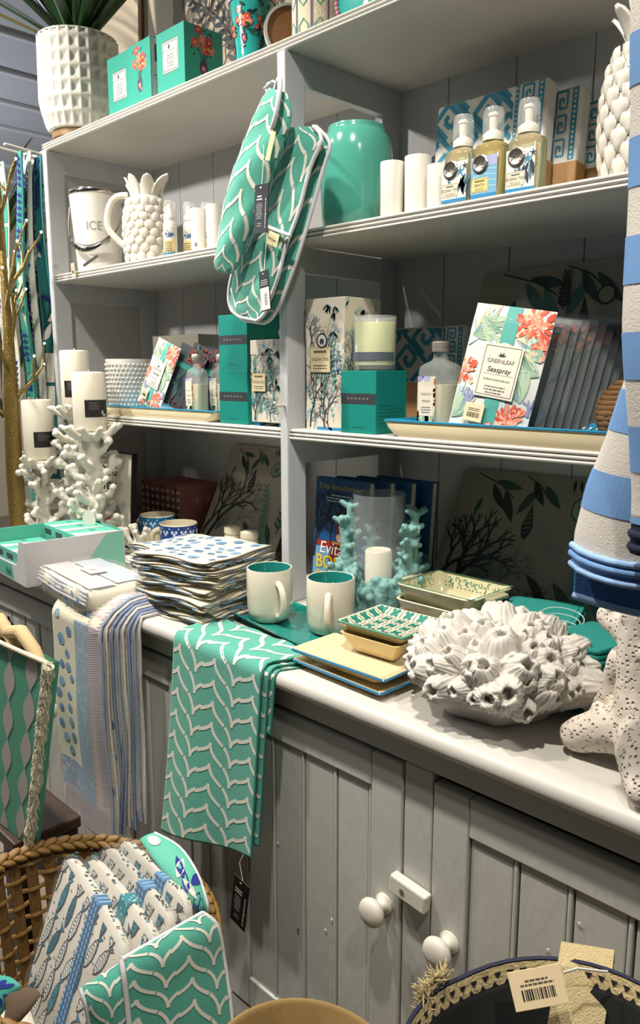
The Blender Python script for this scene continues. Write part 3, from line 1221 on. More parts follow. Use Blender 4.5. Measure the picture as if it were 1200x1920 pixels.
bt = MB().box(-0.024, 0.024, -0.0006, 0.0006, -0.007, 0.0).build('hang_tag', BLACKCARD, ib)
bt.location = (0.058, -0.060, 0.022)
bt.rotation_euler = (0, R(-27), R(25))

# --- pineapple pitcher
CERP = mat('pitcher_ceramic', '#d8d2c4', 0.16, var=0.03, coat=0.6)
pp = thing('pineapple_pitcher', 'white ceramic pineapple pitcher with leafy crown spout and loop handle', 'pitcher', (-1.695, 1.105, ZU), 0)


def pine_r(z, H, Rm, base=0.8):
    k = z / H
    return Rm * (base + (1 - base) * sin(pi * min(1, k * 0.9 + 0.1)) ** 0.7) * (1 if k < 0.75 else 1 - 0.6 * (k - 0.75) ** 1.4)


H_ = 0.150
b = MB()
prof = [(0.045, 0.0)] + [(pine_r(H_ * k / 20, H_, 0.055), H_ * k / 20) for k in range(1, 21)]
b.lathe(prof + [(0.036, H_ + 0.004)], 40)
b.build('body', CERP, pp, smooth=50)
b = MB()
r_ = random.Random(2)
for row in range(8):
    z = 0.013 + row * 0.0175
    n = 14
    for k in range(n):
        a = 2 * pi * (k + 0.5 * (row % 2)) / n + r_.uniform(-.06, .06)
        rr = pine_r(z, H_, 0.055)
        M_ = Matrix.Translation((rr * cos(a), rr * sin(a), z + r_.uniform(-.002, .002))) @ Matrix.Rotation(a, 4, 'Z')
        b.ball((0, 0, 0), 0.0132, 10, 7, 0.42, r_.uniform(0.8, 1.0), r_.uniform(0.72, 0.98), M_)
b.build('scales', CERP, pp, smooth=0)


def crown_leaf(parent, a, r0, z0, w, h, flare, m, cup=0.3, tipw=0.0):
    """upright leaf of a ceramic crown, rounded tip, flaring outward"""
    b = MB()

    def fn(u, v):
        s = (u - 0.5) * 2
        wd = w / 2 * (1 - 0.0 * v) * (1 if v < 0.55 else sqrt(max(0, 1 - ((v - 0.55) / 0.45) ** 2)))
        wd = max(wd, 0.0008)
        rr = r0 + flare * v ** 1.8
        ang = a + s * wd / max(rr, 0.01)
        rad = rr - cup * wd * s * s * 0.4
        return (rad * cos(ang), rad * sin(ang), z0 + h * v)
    b.grid(fn, 8, 10)
    o = b.build('crown_leaf', m, parent, smooth=0)
    solid(o, 0.005, 0)
    return o


for k in range(7):
    a = 2 * pi * k / 7 + 0.4
    crown_leaf(pp, a, 0.035, H_ - 0.004, 0.030, 0.052, 0.014, CERP)
crown_leaf(pp, 0.15, 0.034, H_ - 0.004, 0.030, 0.050, 0.042, CERP)
crown_leaf(pp, pi + 0.3, 0.035, H_ - 0.004, 0.026, 0.044, 0.024, CERP)
hp = []
for k in range(15):
    t = k / 14
    hp.append((-0.045 - 0.045 * sin(pi * t) ** 0.8 + 0.006 * t - (0.012 if t > 0.6 else 0.012 * t / 0.6) * (1 - t) * 2, 0, 0.158 - 0.125 * t + 0.022 * sin(pi * min(1, t * 2)) * (1 - t)))
h_ = MB().tube(hp, [0.008] * 15, 10)
h_o = h_.build('handle', CERP, pp, smooth=60)
h_o.rotation_euler = (0, 0, R(42))

# --- foam bottles, small
WHITEPL = mat('white_plastic', '#dcd9cf', 0.35, var=0.02)
CAPPL = mat('clear_cap', '#e6eae8', 0.05, alpha=0.22, var=0.0, coat=0.5)
fb = thing('foam_bottle', 'small white foam bottle under clear cap, label with yellow panel, beside pineapple pitcher', 'bottle', (-1.572, 1.085, ZU), 0, 'small foam bottles by the pitcher')
MB().lathe([(0.0135, 0), (0.0155, 0.002), (0.0155, 0.075), (0.013, 0.082), (0.012, 0.084)], 28).build('body', WHITEPL, fb, smooth=50)
MB().lathe([(0.013, 0.082), (0.0135, 0.083), (0.0135, 0.095), (0.009, 0.099), (0.0065, 0.112), (0.007, 0.116), (0.004, 0.118)], 24).build('pump', WHITEPL, fb, smooth=50)
MB().lathe([(0.0140, 0.083), (0.0145, 0.084), (0.0142, 0.120), (0.012, 0.125), (0.0, 0.126)], 24, cap0=False).build('cap', CAPPL, fb, smooth=50)
P = Print(cyl_face(0.0156, -pi / 2 + 0.6))
P.rect(-0.018, 0.003, 0.018, 0.012, '#3f7f9f', 8)
P.rect(-0.018, 0.012, 0.018, 0.040, '#d9c48f', 8)
P.rect(-0.018, 0.040, 0.018, 0.066, '#cfcdc4', 8)
P.up()
P.disc(-0.004, 0.052, 0.0075, 0.0085, '#2d3f5c', 0, 14)
P.up()
P.disc(-0.004, 0.052, 0.0055, 0.0065, '#c7c9c6', 0, 14)
P.up()
P.disc(-0.004, 0.0515, 0.0032, 0.0035, '#3a4a63', 0, 10)
for k in range(6):
    P.leaf(0.008, 0.046, 1.0 + 0.4 * k, 0.010, 0.004, '#3f628c')
P.lines(-0.012, 0.015, 0.012, 0.037, 5, '#6b5a3c')
for k in range(5):
    P.coral(-0.012 + 0.006 * k, 0.008, 1.5, 0.004, 0.001, '#25323e', 2)
P.done(fb, 'label_print')
copy_thing(fb, (-1.556, 1.128, ZU), -12, 'small white foam bottle with clear cap between two others of its kind')
copy_thing(fb, (-1.530, 1.158, ZU), 6, 'small white foam bottle with clear cap, set furthest back toward the back board')

# --- slim white beakers
def beaker(label, x, y, z, r, h, group, name='beaker', tagged=False):
    t = thing(name, label, 'beaker', (x, y, z), 0, group)
    MB().lathe([(r * 0.86, 0), (r * 0.93, 0.001), (r * 0.95, 0.004), (r, h - 0.002), (r * 0.985, h), (r * 0.93, h), (r * 0.90, h - 0.004), (r * 0.86, 0.006), (0, 0.005)], 40).build('body', CER, t, smooth=50)
    if tagged:
        P = Print(cyl_face(r * 0.985, -pi / 2 + 0.55))
        P.rect(-0.004, 0.004, 0.004, 0.022, '#d8d5cb', 3)
        P.up()
        P.barcode(-0.0028, 0.010, 0.0028, 0.018)
        P.done(t, 'price_sticker')
    return t


beaker('slim white ceramic beaker with a small price sticker beside foam bottles', -1.452, 1.075, ZU, 0.0165, 0.090, 'slim white beakers', tagged=True)
beaker('slim white ceramic beaker standing between another beaker and oven glove', -1.416, 1.090, ZU, 0.0165, 0.096, 'slim white beakers')

# --- navy gift bag leaning at the back
nb = thing('gift_bag', 'slate and navy gift bag with a cream heart leaning at the back board', 'bag', (-1.60, 1.312, ZU + 0.004), 0)
nb.rotation_euler = (R(-10), 0, 0)
b = MB()


def bagf(u, v):
    x = -0.11 + 0.22 * u
    z = 0.0 + (0.145 + 0.10 * u) * v
    return (x, -0.022 * sin(pi * u) ** 0.6 * sin(pi * min(1, v * 1.0 + 0.02)) ** 0.7, z)


b.grid(bagf, 14, 10)
b.build('front_panel', mat('slate_paper', '#4d5560', 0.45, var=0.15), nb, smooth=0)
b = MB()
b.grid(lambda u, v: (-0.11 + 0.22 * u, 0.002, (0.145 + 0.10 * u) * v), 2, 2)
b.build('back_panel', mat('slate_paper', '#4d5560', 0.45), nb)
P = Print(lambda u, v, h: (u, -0.022 * sin(pi * min(1, max(0, (u + .11) / .22))) ** 0.6 * sin(pi * min(0.98, v / (0.145 + 0.1 * (u + .11) / .22) + 0.02)) ** 0.7 - 0.002 - h, v))
P.disc(-0.055, 0.115, 0.045, 0.022, '#2b3450', 0.4, 16)
P.disc(-0.005, 0.137, 0.03, 0.014, '#1f2438', 0.3, 14)
P.up()
P.poly([(0.0, 0.128), (0.055, 0.152), (0.052, 0.168), (-0.003, 0.146)], '#15171c')
P.disc(0.028, 0.085, 0.022, 0.03, '#b8ad92', 0.3, 16)
P.disc(0.058, 0.10, 0.022, 0.03, '#b8ad92', 0.2, 16)
P.done(nb, 'printed_shapes')
lettering(nb, 'better', 0.022, lambda u, v, h: (0.042 + u * 0.95 - v * 0.2, -0.0255, 0.07 + v + u * 0.3), BLACKINK)

# ================================================================== upper shelf, right bay
AQUA = mat('aqua_glaze', '#4d9c8c', 0.16, var=0.03, scale=8, coat=0.6)
vs = thing('jar', 'large glossy aqua ceramic jar with rounded shoulder on upper shelf', 'jar', (-1.045, 1.135, ZU))
MB().lathe([(0.055, 0.0), (0.0605, 0.003), (0.0645, 0.05), (0.0672, 0.105), (0.0668, 0.135), (0.062, 0.160), (0.0555, 0.172), (0.0525, 0.175), (0.0530, 0.179), (0.0515, 0.183), (0.0475, 0.182), (0.0470, 0.170), (0.05, 0.15), (0.0, 0.01)], 64).build('body', AQUA, vs, smooth=60)

beaker('white ceramic cylinder candle beside the aqua jar', -0.902, 1.068, ZU, 0.0200, 0.087, 'white cylinder holders', 'cylinder_holder')
beaker('tallest white ceramic cylinder between two shorter ones', -0.862, 1.086, ZU, 0.0222, 0.092, 'white cylinder holders', 'cylinder_holder')
beaker('short white ceramic cylinder beside the pump soap bottles', -0.810, 1.075, ZU, 0.0195, 0.068, 'white cylinder holders', 'cylinder_holder')

# --- greek key napkin packs
KRAFT = mat('kraft_card', '#9c7440', 0.7, var=0.08)
WRAP = mat('clear_wrap', '#e8ecec', 0.08, alpha=0.05, var=0.0)
FRETC = '#1686a3'


def greek_pack(label, loc, rz, w, h, d, group, lean=-5, kraft=0.42, fret=0.013, name='napkin_pack'):
    t = thing(name, label, 'napkin pack', loc, 0, group)
    t.rotation_euler = (R(lean), 0, R(rz))
    MB().box(-w / 2, w / 2, -d, 0, 0, h).build('folded_napkin', mat('napkin_white', '#cfcdc6', 0.85, bump=0.3, bscale=300), t, bevel=0.006)
    b = MB().box(-w / 2 - 0.0012, w / 2 + 0.0012, -d - 0.0012, 0.0012, -0.0005, h * kraft)
    b.build('kraft_sleeve', KRAFT, t, bevel=0.004)
    P = Print(face_front(-d, -w / 2, h * kraft + 0.001), (0.003, w * 0.72, 0.0, h * (1 - kraft) - 0.004))
    greek_fret(P, w, h * (1 - kraft), fret * 0.66, FRETC)
    P.done(t, 'fret_print', INKF)
    P = Print(face_front(-d, -w / 2, h * kraft + 0.001), (w * 0.72, w - 0.004, 0.0, h * (1 - kraft) - 0.004))
    hh = h * (1 - kraft) - 0.004
    P.rect(w * 0.735, 0, w * 0.765, hh, FRETC)
    P.rect(w * 0.925, 0, w * 0.975, hh, FRETC)
    key_band(P, w * 0.785, w * 0.915, hh, FRETC)
    P.up()
    n = int(hh / 0.008)
    for k in range(n):
        P.disc(w * 0.75, 0.004 + k * 0.008, 0.002, 0.002, '#cfcdc6', 0, 6)
        P.disc(w * 0.95, 0.004 + k * 0.008, 0.0025, 0.0025, '#cfcdc6', 0, 6)
    P.done(t, 'key_band_print', INKF)
    b = MB()
    b.grid(lambda u, v: (-w / 2 - 0.004 + (w + 0.008) * u, -d - 0.004 - 0.002 * sin(u * 11 + v * 7), -0.0 + (h + 0.004) * v), 10, 10)
    b.build('wrapper', WRAP, t, smooth=0)
    return t


greek_pack('teal and white greek key napkin pack in kraft sleeve behind pump soaps', (-0.828, 1.252, ZU), 0, 0.222, 0.215, 0.034, 'greek key packs on the upper shelf')
greek_pack('greek key napkin pack tucked behind the front pack on the upper shelf', (-0.79, 1.296, ZU), 0, 0.222, 0.205, 0.034, 'greek key packs on the upper shelf')
greek_pack('rearmost greek key napkin pack against the back board on the upper shelf', (-0.755, 1.340, ZU), 0, 0.222, 0.19, 0.034, 'greek key packs on the upper shelf')

# --- hand soaps with pumps under clear caps
SOAPS = []


def soap(label, x, y, rz, liquid, art, words, lab='#d8d2bb'):
    t = thing('soap_bottle', label, 'soap bottle', (x, y, ZU), rz, 'pump soap bottles on the upper shelf')
    w, d, h = 0.0515, 0.042, 0.080

    def oval(t_, k=1.0):
        c_, s_ = cos(t_), sin(t_)
        e = 0.62
        return (w / 2 * k * math.copysign(abs(c_) ** e, c_), d / 2 * k * math.copysign(abs(s_) ** e, s_))
    zs = [(0, .90), (.002, 1), (h * .9, 1.0), (h * .97, .9), (h * 1.03, .55), (h * 1.06, .45)]
    b = MB()
    b.grid(lambda u, v: (*oval(2 * pi * u, zs[int(round(v * 5))][1]), zs[int(round(v * 5))][0]), 36, 5, wrapu=True)
    b.build('body', liquid, t, smooth=50)
    MB().lathe([(0.013, 0.083), (0.0155, 0.084), (0.0155, 0.093), (0.011, 0.097), (0.006, 0.100), (0.0065, 0.118), (0.008, 0.119), (0.008, 0.123), (0.003, 0.125)], 26).build('pump', WHITEPL, t, smooth=50)
    MB().lathe([(0.0158, 0.086), (0.0166, 0.087), (0.0160, 0.122), (0.0135, 0.130), (0.0, 0.132)], 28, cap0=False).build('cap', CAPPL, t, smooth=50)
    F = face_front(-d / 2 - 0.0004, -w / 2)
    P = Print(F)
    P.rect(0.003, 0.002, w - 0.003, 0.060, '#c9d3d2' if art == 'tide' else '#6fa7c4')
    P.up()
    r = random.Random(int(x * 1000))
    if art == 'tide':
        for k in range(9):
            P.leaf(w * r.uniform(0.4, 0.95), 0.006 + r.uniform(0, .02), r.uniform(1.0, 2.2), 0.024, 0.006, r.choice(('#26374b', '#3d6a8e', '#223')) if False else r.choice(('#26374b', '#3d6a8e', '#557a86')))
        P.star(w * 0.72, 0.045, 0.010, '#3f7fa0')
        P.star(w * 0.88, 0.052, 0.007, '#2a3340')
        P.coral(w * 0.9, 0.02, 1.5, 0.008, 0.0014, '#2a3340', 3, r)
    else:
        P.rect(0.003, 0.046, w - 0.003, 0.060, '#9fa6cf')
        for k in range(4):
            P.stroke([(0.004, 0.016 + 0.008 * k), (w * 0.5, 0.019 + 0.008 * k), (w - 0.004, 0.016 + 0.008 * k)], 0.0016, '#9cc6d4')
    P.rect(0.003, 0.002, w - 0.003, 0.007, '#2f7fae')
    P.up()
    P.rect(0.004, 0.010, 0.034, 0.030, lab)
    P.up()
    P.frame(0.005, 0.011, 0.033, 0.029, 0.0006, '#8d7d4c')
    P.lines(0.008, 0.0125, 0.030, 0.0165, 2, '#8b8778')
    P.lines(0.008, 0.0245, 0.030, 0.027, 1, '#333333', fill=0.8)
    P.done(t, 'label_print')
    lettering(t, words, 0.0055, shift(F, 0.019, 0.0185), GREYINK)
    # pewter seal
    s = MB().lathe([(0.0, 0.0), (0.013, 0.0), (0.0135, 0.0015), (0.011, 0.003), (0.0098, 0.002), (0.0, 0.002)], 28,
                   Matrix.Translation((-0.006, -d / 2 - 0.0008, 0.050)) @ Matrix.Rotation(R(90), 4, 'X'))
    s.build('seal', mat('pewter', '#aaa59b', 0.28, 0.9, var=0.1, bump=0.8, bscale=220), t, smooth=40)
    return t


LIQ1 = mat('soap_clear', '#d8d6b4', 0.05, trans=0.75, ior=1.33, var=0.02)
LIQ2 = mat('soap_yellow', '#cfc488', 0.05, trans=0.7, ior=1.33, var=0.02)
soap('clear pump soap bottle with sea print label beside white cylinder, pewter seal', -0.762, 1.070, 0, LIQ1, 'tide', 'OCEAN TIDE')
soap('yellow pump soap bottle with blue beach label between two sea print soaps', -0.7095, 1.072, 0, LIQ2, 'beach', 'BEACH', '#dccb86')
soap('clear pump soap bottle with starfish label beside the beach label bottle', -0.652, 1.076, 4, LIQ1, 'tide', 'OCEAN TIDE')

# --- pineapple vase
CERV = mat('vase_ceramic', '#dcd8cc', 0.14, var=0.03, coat=0.6)
pv = thing('pineapple_vase', 'tall white ceramic pineapple vase with overlapping scales beside the striped towels', 'vase', (-0.505, 1.12, ZU))
H2 = 0.165
b = MB()
prof = [(0.036, 0.0)] + [(pine_r(H2 * k / 20, H2, 0.053, 0.72), H2 * k / 20) for k in range(1, 21)]
b.lathe(prof + [(0.026, H2 + 0.01)], 40)
b.build('body', CERV, pv, smooth=50)
b = MB()
for row in range(9):
    z = 0.012 + row * 0.018
    n = 11
    for k in range(n):
        a = 2 * pi * (k + 0.5 * (row % 2)) / n
        rr = pine_r(z, H2, 0.053, 0.72)
        M_ = Matrix.Translation((rr * cos(a), rr * sin(a), z)) @ Matrix.Rotation(a, 4, 'Z') @ Matrix.Rotation(R(6), 4, 'Y')

        def sc(u, v, M_=M_, w=rr * 2 * pi / n):
            s = (u - 0.5) * 2
            k2 = (1 - v) ** 0.5 if v > 0.35 else 0.8 + 0.2 * v
            wd = w * 0.52 * k2
            zz = 0.014 - 0.029 * v
            return M_ @ Vector((0.007 * (1 - s * s * 0.9) * (1 - (2 * v - 1) ** 4 * 0.5) - 0.001, s * wd, zz))
        b.grid(sc, 6, 6)
b.build('scales', CERV, pv, smooth=0)
for k in range(6):
    crown_leaf(pv, 2 * pi * k / 6, 0.022, H2, 0.024, 0.055, 0.028, CERV)
for k in range(5):
    crown_leaf(pv, 2 * pi * k / 5 + 0.5, 0.017, H2 + 0.01, 0.02, 0.075, 0.012, CERV)

# --- botanical gift tin behind the jar and a dark round clock at the back
bc = thing('botanical_card', 'small dark sea print gift card standing between oven glove and aqua jar', 'card', (-1.098, 1.215, ZU), 0)
bc.rotation_euler = (R(-6), 0, 0)
box_part('board', -0.028, 0.028, -0.003, 0.0, 0, 0.13, mat('dark_card', '#2b3a3c', 0.5), bc, 0.0005)
P = Print(face_front(-0.0032, -0.028), (0, 0.056, 0, 0.13))
botanic(P, 0.056, 0.13, 5, 1.5, 1.4, dark='#cfd3cc', mid='#8fa39e', teal='#b8c8c2')
P.done(bc, 'sea_print')
rc = thing('round_plate', 'large dark olive round plate leaning at the back of the upper shelf', 'plate', (-0.985, 1.325, ZU), 0)
Mx = Matrix.Translation((0, 0, 0.085)) @ Matrix.Rotation(R(78), 4, 'X')
MB().lathe([(0.0, 0.0), (0.055, 0.0), (0.083, 0.01), (0.084, 0.013), (0.055, 0.004), (0.0, 0.004)], 48, Mx).build('dish', mat('olive_glaze', '#3a382a', 0.4, var=0.3, scale=12), rc, smooth=40)

# ================================================================== middle shelf
ZM = 1.250
ORANGE, LAV, SAGE, NAVYP = '#d2563f', '#8d8fc0', '#8fab92', '#4a6076'


def reef_print(P, w, h, seed, k=1.0):
    """orange coral, lavender sponge, sage fronds: the sachet artwork"""
    r = random.Random(seed)
    for i in range(16):
        P.leaf(w * r.uniform(0.0, 1.0), h * r.uniform(-0.1, 0.9), r.uniform(0.8, 2.2), h * 0.34, w * 0.15, r.choice(('#c3cdd6', '#d5c9a5', '#bcd0cf')), r.uniform(-0.3, 0.3))
    P.up()
    for (u, v, a) in ((0.95, 0.62, 2.2), (0.98, 0.52, 2.7), (0.05, 0.75, 0.4), (0.12, 0.9, -0.6), (0.85, 0.3, 1.9), (0.6, 0.32, 1.6), (0.02, 0.1, 0.9)):
        for q in range(5):
            P.leaf(w * u, h * v, a + 0.25 * (q - 2), h * 0.26 * k, w * 0.07, r.choice((SAGE, '#6f9483', '#a9c0a4', '#7d9aa3')), 0.12)
    P.up()
    for (u, v, rad) in ((0.80, 0.88, 0.24), (0.72, 0.14, 0.24), (0.05, 0.47, 0.17), (0.25, -0.02, 0.14), (0.98, 0.72, 0.14)):
        for q in range(54):
            a = r.uniform(0, 2 * pi)
            rr = rad * w * r.uniform(0.1, 1.0)
            P.disc(w * u + rr * cos(a), h * v + rr * sin(a), rad * w * 0.26, rad * w * 0.11, r.choice((ORANGE, '#c9452f', '#e28b6e', '#e9b9a2')), a, 7)
    P.up()
    for (u, v, rad) in ((0.22, 0.24, 0.14), (0.97, 0.28, 0.10)):
        P.coral(w * u, h * v - rad * w, 1.6, rad * w * 0.8, rad * w * 0.4, LAV, 3, r)


def reef_shaded(P, w, h, seed):
    """the sachet reef in darkened inks: shelf shade put into the colours"""
    r = random.Random(seed)
    for i in range(18):
        P.leaf(w * r.uniform(0, 1), h * r.uniform(-0.1, 0.8), r.uniform(0.8, 2.2), h * 0.32, w * 0.10, r.choice(('#2f4a4a', '#3f5552', '#54585c', '#2b3a44')), r.uniform(-0.3, 0.3))
    P.up()
    for q in range(46):
        P.disc(w * r.uniform(0.4, 1.0), h * r.uniform(0.78, 1.0), w * 0.05, w * 0.02, r.choice(('#7a2f28', '#5c2a28', '#8c4a3c')), r.uniform(0, 3), 7)
    for q in range(20):
        P.disc(w * r.uniform(0.3, 0.8), h * r.uniform(0.0, 0.14), w * 0.05, w * 0.02, r.choice(('#5c2a28', '#4a3440')), r.uniform(0, 3), 7)


def sachet(name, label, loc, rot, w, h, group=None, full=True, seed=3, tagp=True):
    t = thing(name, label, 'sachet', loc, 0, group, rot)
    b = MB()
    b.grid(lambda u, v: (-w / 2 + w * u, -0.006 * (sin(pi * u) * sin(pi * v)) ** 0.5 - 0.0008, h * v), 8, 10)
    n0 = len(b.v)
    b.grid(lambda u, v: (-w / 2 + w * u, 0.0008, h * v), 2, 2, flip=True)
    b.build('pouch', mat('sachet_paper', '#cfd3cf', 0.5, var=0.03), t, smooth=0)
    F = lambda u, v, hh: (-w / 2 + u, -0.006 * (sin(pi * min(1, max(0, u / w))) * sin(pi * min(1, max(0, v / h)))) ** 0.5 - 0.0016 - hh, v)
    P = Print(F, (0.0, w, 0.0, h))
    reef_print(P, w, h, seed)
    P.up()
    P.rect(w * 0.42, 0, w * 0.60, h, '#4fa39b', 1, 8)
    P.done(t, 'reef_print')
    lx0, lx1, ly0, ly1 = w * 0.26, w * 0.76, h * 0.30, h * 0.70
    P = Print(lambda u, v, hh: (-w / 2 + u, -0.0093 - hh, v))
    sh = [(lx0, ly0), (lx1, ly0), (lx1, ly1), (lx0 + (lx1 - lx0) * .75, ly1), (lx0 + (lx1 - lx0) * .5, ly1 + h * .025), (lx0 + (lx1 - lx0) * .25, ly1), (lx0, ly1)]
    P.poly(sh, '#ddd6c6')
    P.up()
    ins = w * 0.022
    P.frame(lx0 + ins, ly0 + ins, lx1 - ins, ly1 - ins * 0.6, w * 0.008, '#4f5350')
    P.lines(lx0 + w * .08, ly0 + h * .03, lx1 - w * .08, ly0 + h * .10, 3, '#6a6a64')
    P.rect(lx0 + w * .06, ly0 + h * .175, lx1 - w * .06, ly0 + h * .178, '#6a6a64')
    P.lines(lx0 + w * .08, ly0 + h * .128, lx1 - w * .08, ly0 + h * .15, 1, '#8a8f80', fill=0.7)
    cx = (lx0 + lx1) / 2
    for a in (0.3, 1.2, 2.2, 2.9):
        P.leaf(cx, ly1 - h * 0.085, a, w * 0.055, w * 0.022, '#3a3f38')
    P.done(t, 'label_print')
    LF = lambda u, v, hh: (-w / 2 + u, -0.0100 - hh, v)
    lettering(t, 'GREENLEAF', w * 0.066, shift(LF, cx, ly1 - h * 0.135), GREYINK, h=0.0)
    lettering(t, 'Seaspray', w * 0.085, shift(LF, cx, ly0 + h * 0.195), BLACKINK, h=0.0, shear=0.2)
    if tagp:
        sm = small_tag(t, (-w * 0.17, -0.0105, h * 0.235), w * 0.25, h * 0.14, TAGM)
    return t


# --- cream platters with blue rim
PLATC = mat('cream_platter', '#e2d5b0', 0.2, var=0.03, coat=0.4)
BLUEGL = mat('blue_glaze', '#2b86ad', 0.15, var=0.1, coat=0.5)


def rounded_rect(w, d, r, n=6):
    pts = []
    for cx, cy, a0 in ((w / 2 - r, d / 2 - r, 0), (-w / 2 + r, d / 2 - r, pi / 2), (-w / 2 + r, -d / 2 + r, pi), (w / 2 - r, -d / 2 + r, 1.5 * pi)):
        for i in range(n + 1):
            a = a0 + pi / 2 * i / n
            pts.append((cx + r * cos(a), cy + r * sin(a)))
    return pts


def loft(name, rings, m, parent, cap0=True, cap1=True, smooth=40, bevel=0):
    """rings: list of point lists of equal length"""
    b = MB()
    n = len(rings[0])
    for rg in rings:
        b.v += [tuple(p) for p in rg]
    for j in range(len(rings) - 1):
        for i in range(n):
            a, c = j * n + i, j * n + (i + 1) % n
            b.f.append((a, c, c + n, a + n))
            b.c.append(None)
    if cap0:
        b.f.append(tuple(reversed(range(n))))
        b.c.append(None)
    if cap1:
        b.f.append(tuple((len(rings) - 1) * n + i for i in range(n)))
        b.c.append(None)
    return b.build(name, m, parent, smooth=smooth)


def rr(w, d, r, z, n=6):
    return [(x, y, z) for x, y in rounded_rect(w, d, r, n)]


def platter(label, loc, w, d, h, body, rim, group, name='platter', cat='platter', foot=0.8, rz=0, rimh=0.0035):
    t = thing(name, label, cat, loc, rz, group)
    loft('dish', [rr(w - 0.045, d - 0.010, 0.02, 0), rr(w - 0.03, d - 0.005, 0.02, h * 0.2), rr(w - 0.014, d - 0.003, 0.014, h * 0.5), rr(w - 0.004, d - 0.004, 0.012, h * 0.86), rr(w, d, 0.012, h - rimh)], body, t, cap1=False)
    loft('rim', [rr(w, d, 0.012, h - rimh), rr(w + 0.0008, d + 0.0008, 0.012, h - rimh * 0.4), rr(w - 0.002, d - 0.002, 0.012, h), rr(w - 0.014, d - 0.014, 0.010, h - 0.0012), rr(w - 0.034, d - 0.030, 0.02, h * 0.6), rr(w - 0.055, d - 0.050, 0.02, h * 0.3)], rim, t, cap0=False)
    return t


pl = platter('long cream platter with blue rim under the sachet and bottles, small bay', (-1.613, 1.112, ZM), 0.478, 0.13, 0.026, PLATC, BLUEGL, 'cream platters on the middle shelf')
P = Print(face_front(-0.0655, 0, 0))
pr_ = platter('long cream platter with blue rim carrying the large sachets and clear bottle', (-0.615, 1.115, ZM), 0.56, 0.15, 0.029, PLATC, BLUEGL, 'cream platters on the middle shelf')
for q, w_, d_, h_ in ((pl, .478, .13, .026), (pr_, .56, .15, .029)):
    P = Print(lambda u, v, h, w_=w_, d_=d_, h_=h_: (u, d_ / 2 - 0.019 + v * 0.5, h_ - 0.009 + v * 0.28 + h))
    for k in range(44):
        x = -w_ / 2 + 0.03 + k * (w_ - 0.06) / 44
        P.rect(x, 0.0, x + 0.004, 0.012, '#d6dfe0')
    P.done(q, 'rim_dashes', INKG)

# --- hobnail planter
hb = thing('hobnail_planter', 'white ceramic planter covered in rows of small hobnail bumps', 'planter', (-1.875, 1.15, ZM))
MB().lathe([(0.050, 0), (0.054, 0.003), (0.0625, 0.138), (0.0625, 0.142), (0.058, 0.142), (0.05, 0.02), (0, 0.02)], 56).build('body', CER, hb, smooth=50)
b = MB()
for row in range(11):
    z = 0.012 + row * 0.0115
    n = 34
    for k in range(n):
        a = 2 * pi * (k + 0.5 * (row % 2)) / n
        r0 = 0.054 + 0.0085 * z / 0.138
        b.ball((r0 * cos(a), r0 * sin(a), z), 0.0036, 6, 4)
b.build('hobnails', CER, hb, smooth=0)

# --- cream card carton with gold bubble
cc = thing('gift_carton', 'plain cream gift carton with a gold speech bubble at the back', 'carton', (-1.80, 1.30, ZM), 0)
box_part('body', -0.105, 0.105, -0.055, 0.02, 0, 0.205, mat('cream_carton', '#b9b1a2', 0.6), cc, 0.001)
P = Print(face_front(-0.0552))
P.disc(0.0, 0.14, 0.028, 0.024, '#7a6428', 0, 22)
P.poly([(0.006, 0.12), (0.018, 0.122), (0.017, 0.108)], '#7a6428')
P.done(cc, 'bubble_print')
lettering(cc, 'stay', 0.020, shift(face_front(-0.0555), 0, 0.136), mat('pale_gold', '#d2c48e', 0.4), bold=0.0006)
box_part('window_panel', -0.02, 0.10, -0.0562, -0.055, 0.004, 0.085, mat('carton_inner', '#a79d8c', 0.4), cc, 0.0003)

# --- sachets, small bay
sachet('sachet', 'floral scent sachet leaning back beside hobnail planter, with a price sticker', (-1.680, 1.078, ZM + 0.024), (R(-14), R(17), R(-4)), 0.105, 0.165, 'scent sachets on the middle shelf', seed=3)
SSHADED = mat('sachet_shaded', '#3b4143', 0.25, var=0.3, scale=20)  # sachet paper darkened in colour for the shade it stands in
for k, (dx, lab) in enumerate(((0.028, 'scent sachet in clear film just behind the leaning sachet'), (0.048, 'second scent sachet in clear film behind the leaning sachet'),
                               (0.066, 'third scent sachet in clear film beside the clear bottles'))):
    s_ = thing('filmed_sachet', lab, 'sachet', (-1.628 + dx, 1.095 + k * 0.022, ZM + 0.025), 0, 'filmed sachets on the small platter', (R(-13), R(20), R(4)))
    b = MB()
    b.grid(lambda u, v: (-0.05 + 0.1 * u, -0.004 * sin(pi * u) ** .5 * sin(pi * v) ** .5, 0.15 * v), 6, 6)
    b.build('film', SSHADED, s_, smooth=0)
    P = Print(lambda u, v, h: (-0.05 + u, -0.0047 - h, v), (0.002, 0.098, 0.002, 0.148))
    reef_shaded(P, 0.1, 0.15, 80 + k)
    P.up()
    P.rect(0.004, 0.095, 0.096, 0.108, '#2f726d')
    P.done(s_, 'reef_print', INKG)

# --- reed oil bottles
OIL = mat('pale_oil', '#bdb894', 0.08, var=0.02, alpha=0.72)
GLASSB = mat('bottle_glass', '#dfe6e2', 0.03, alpha=0.18, var=0.0, coat=0.5)


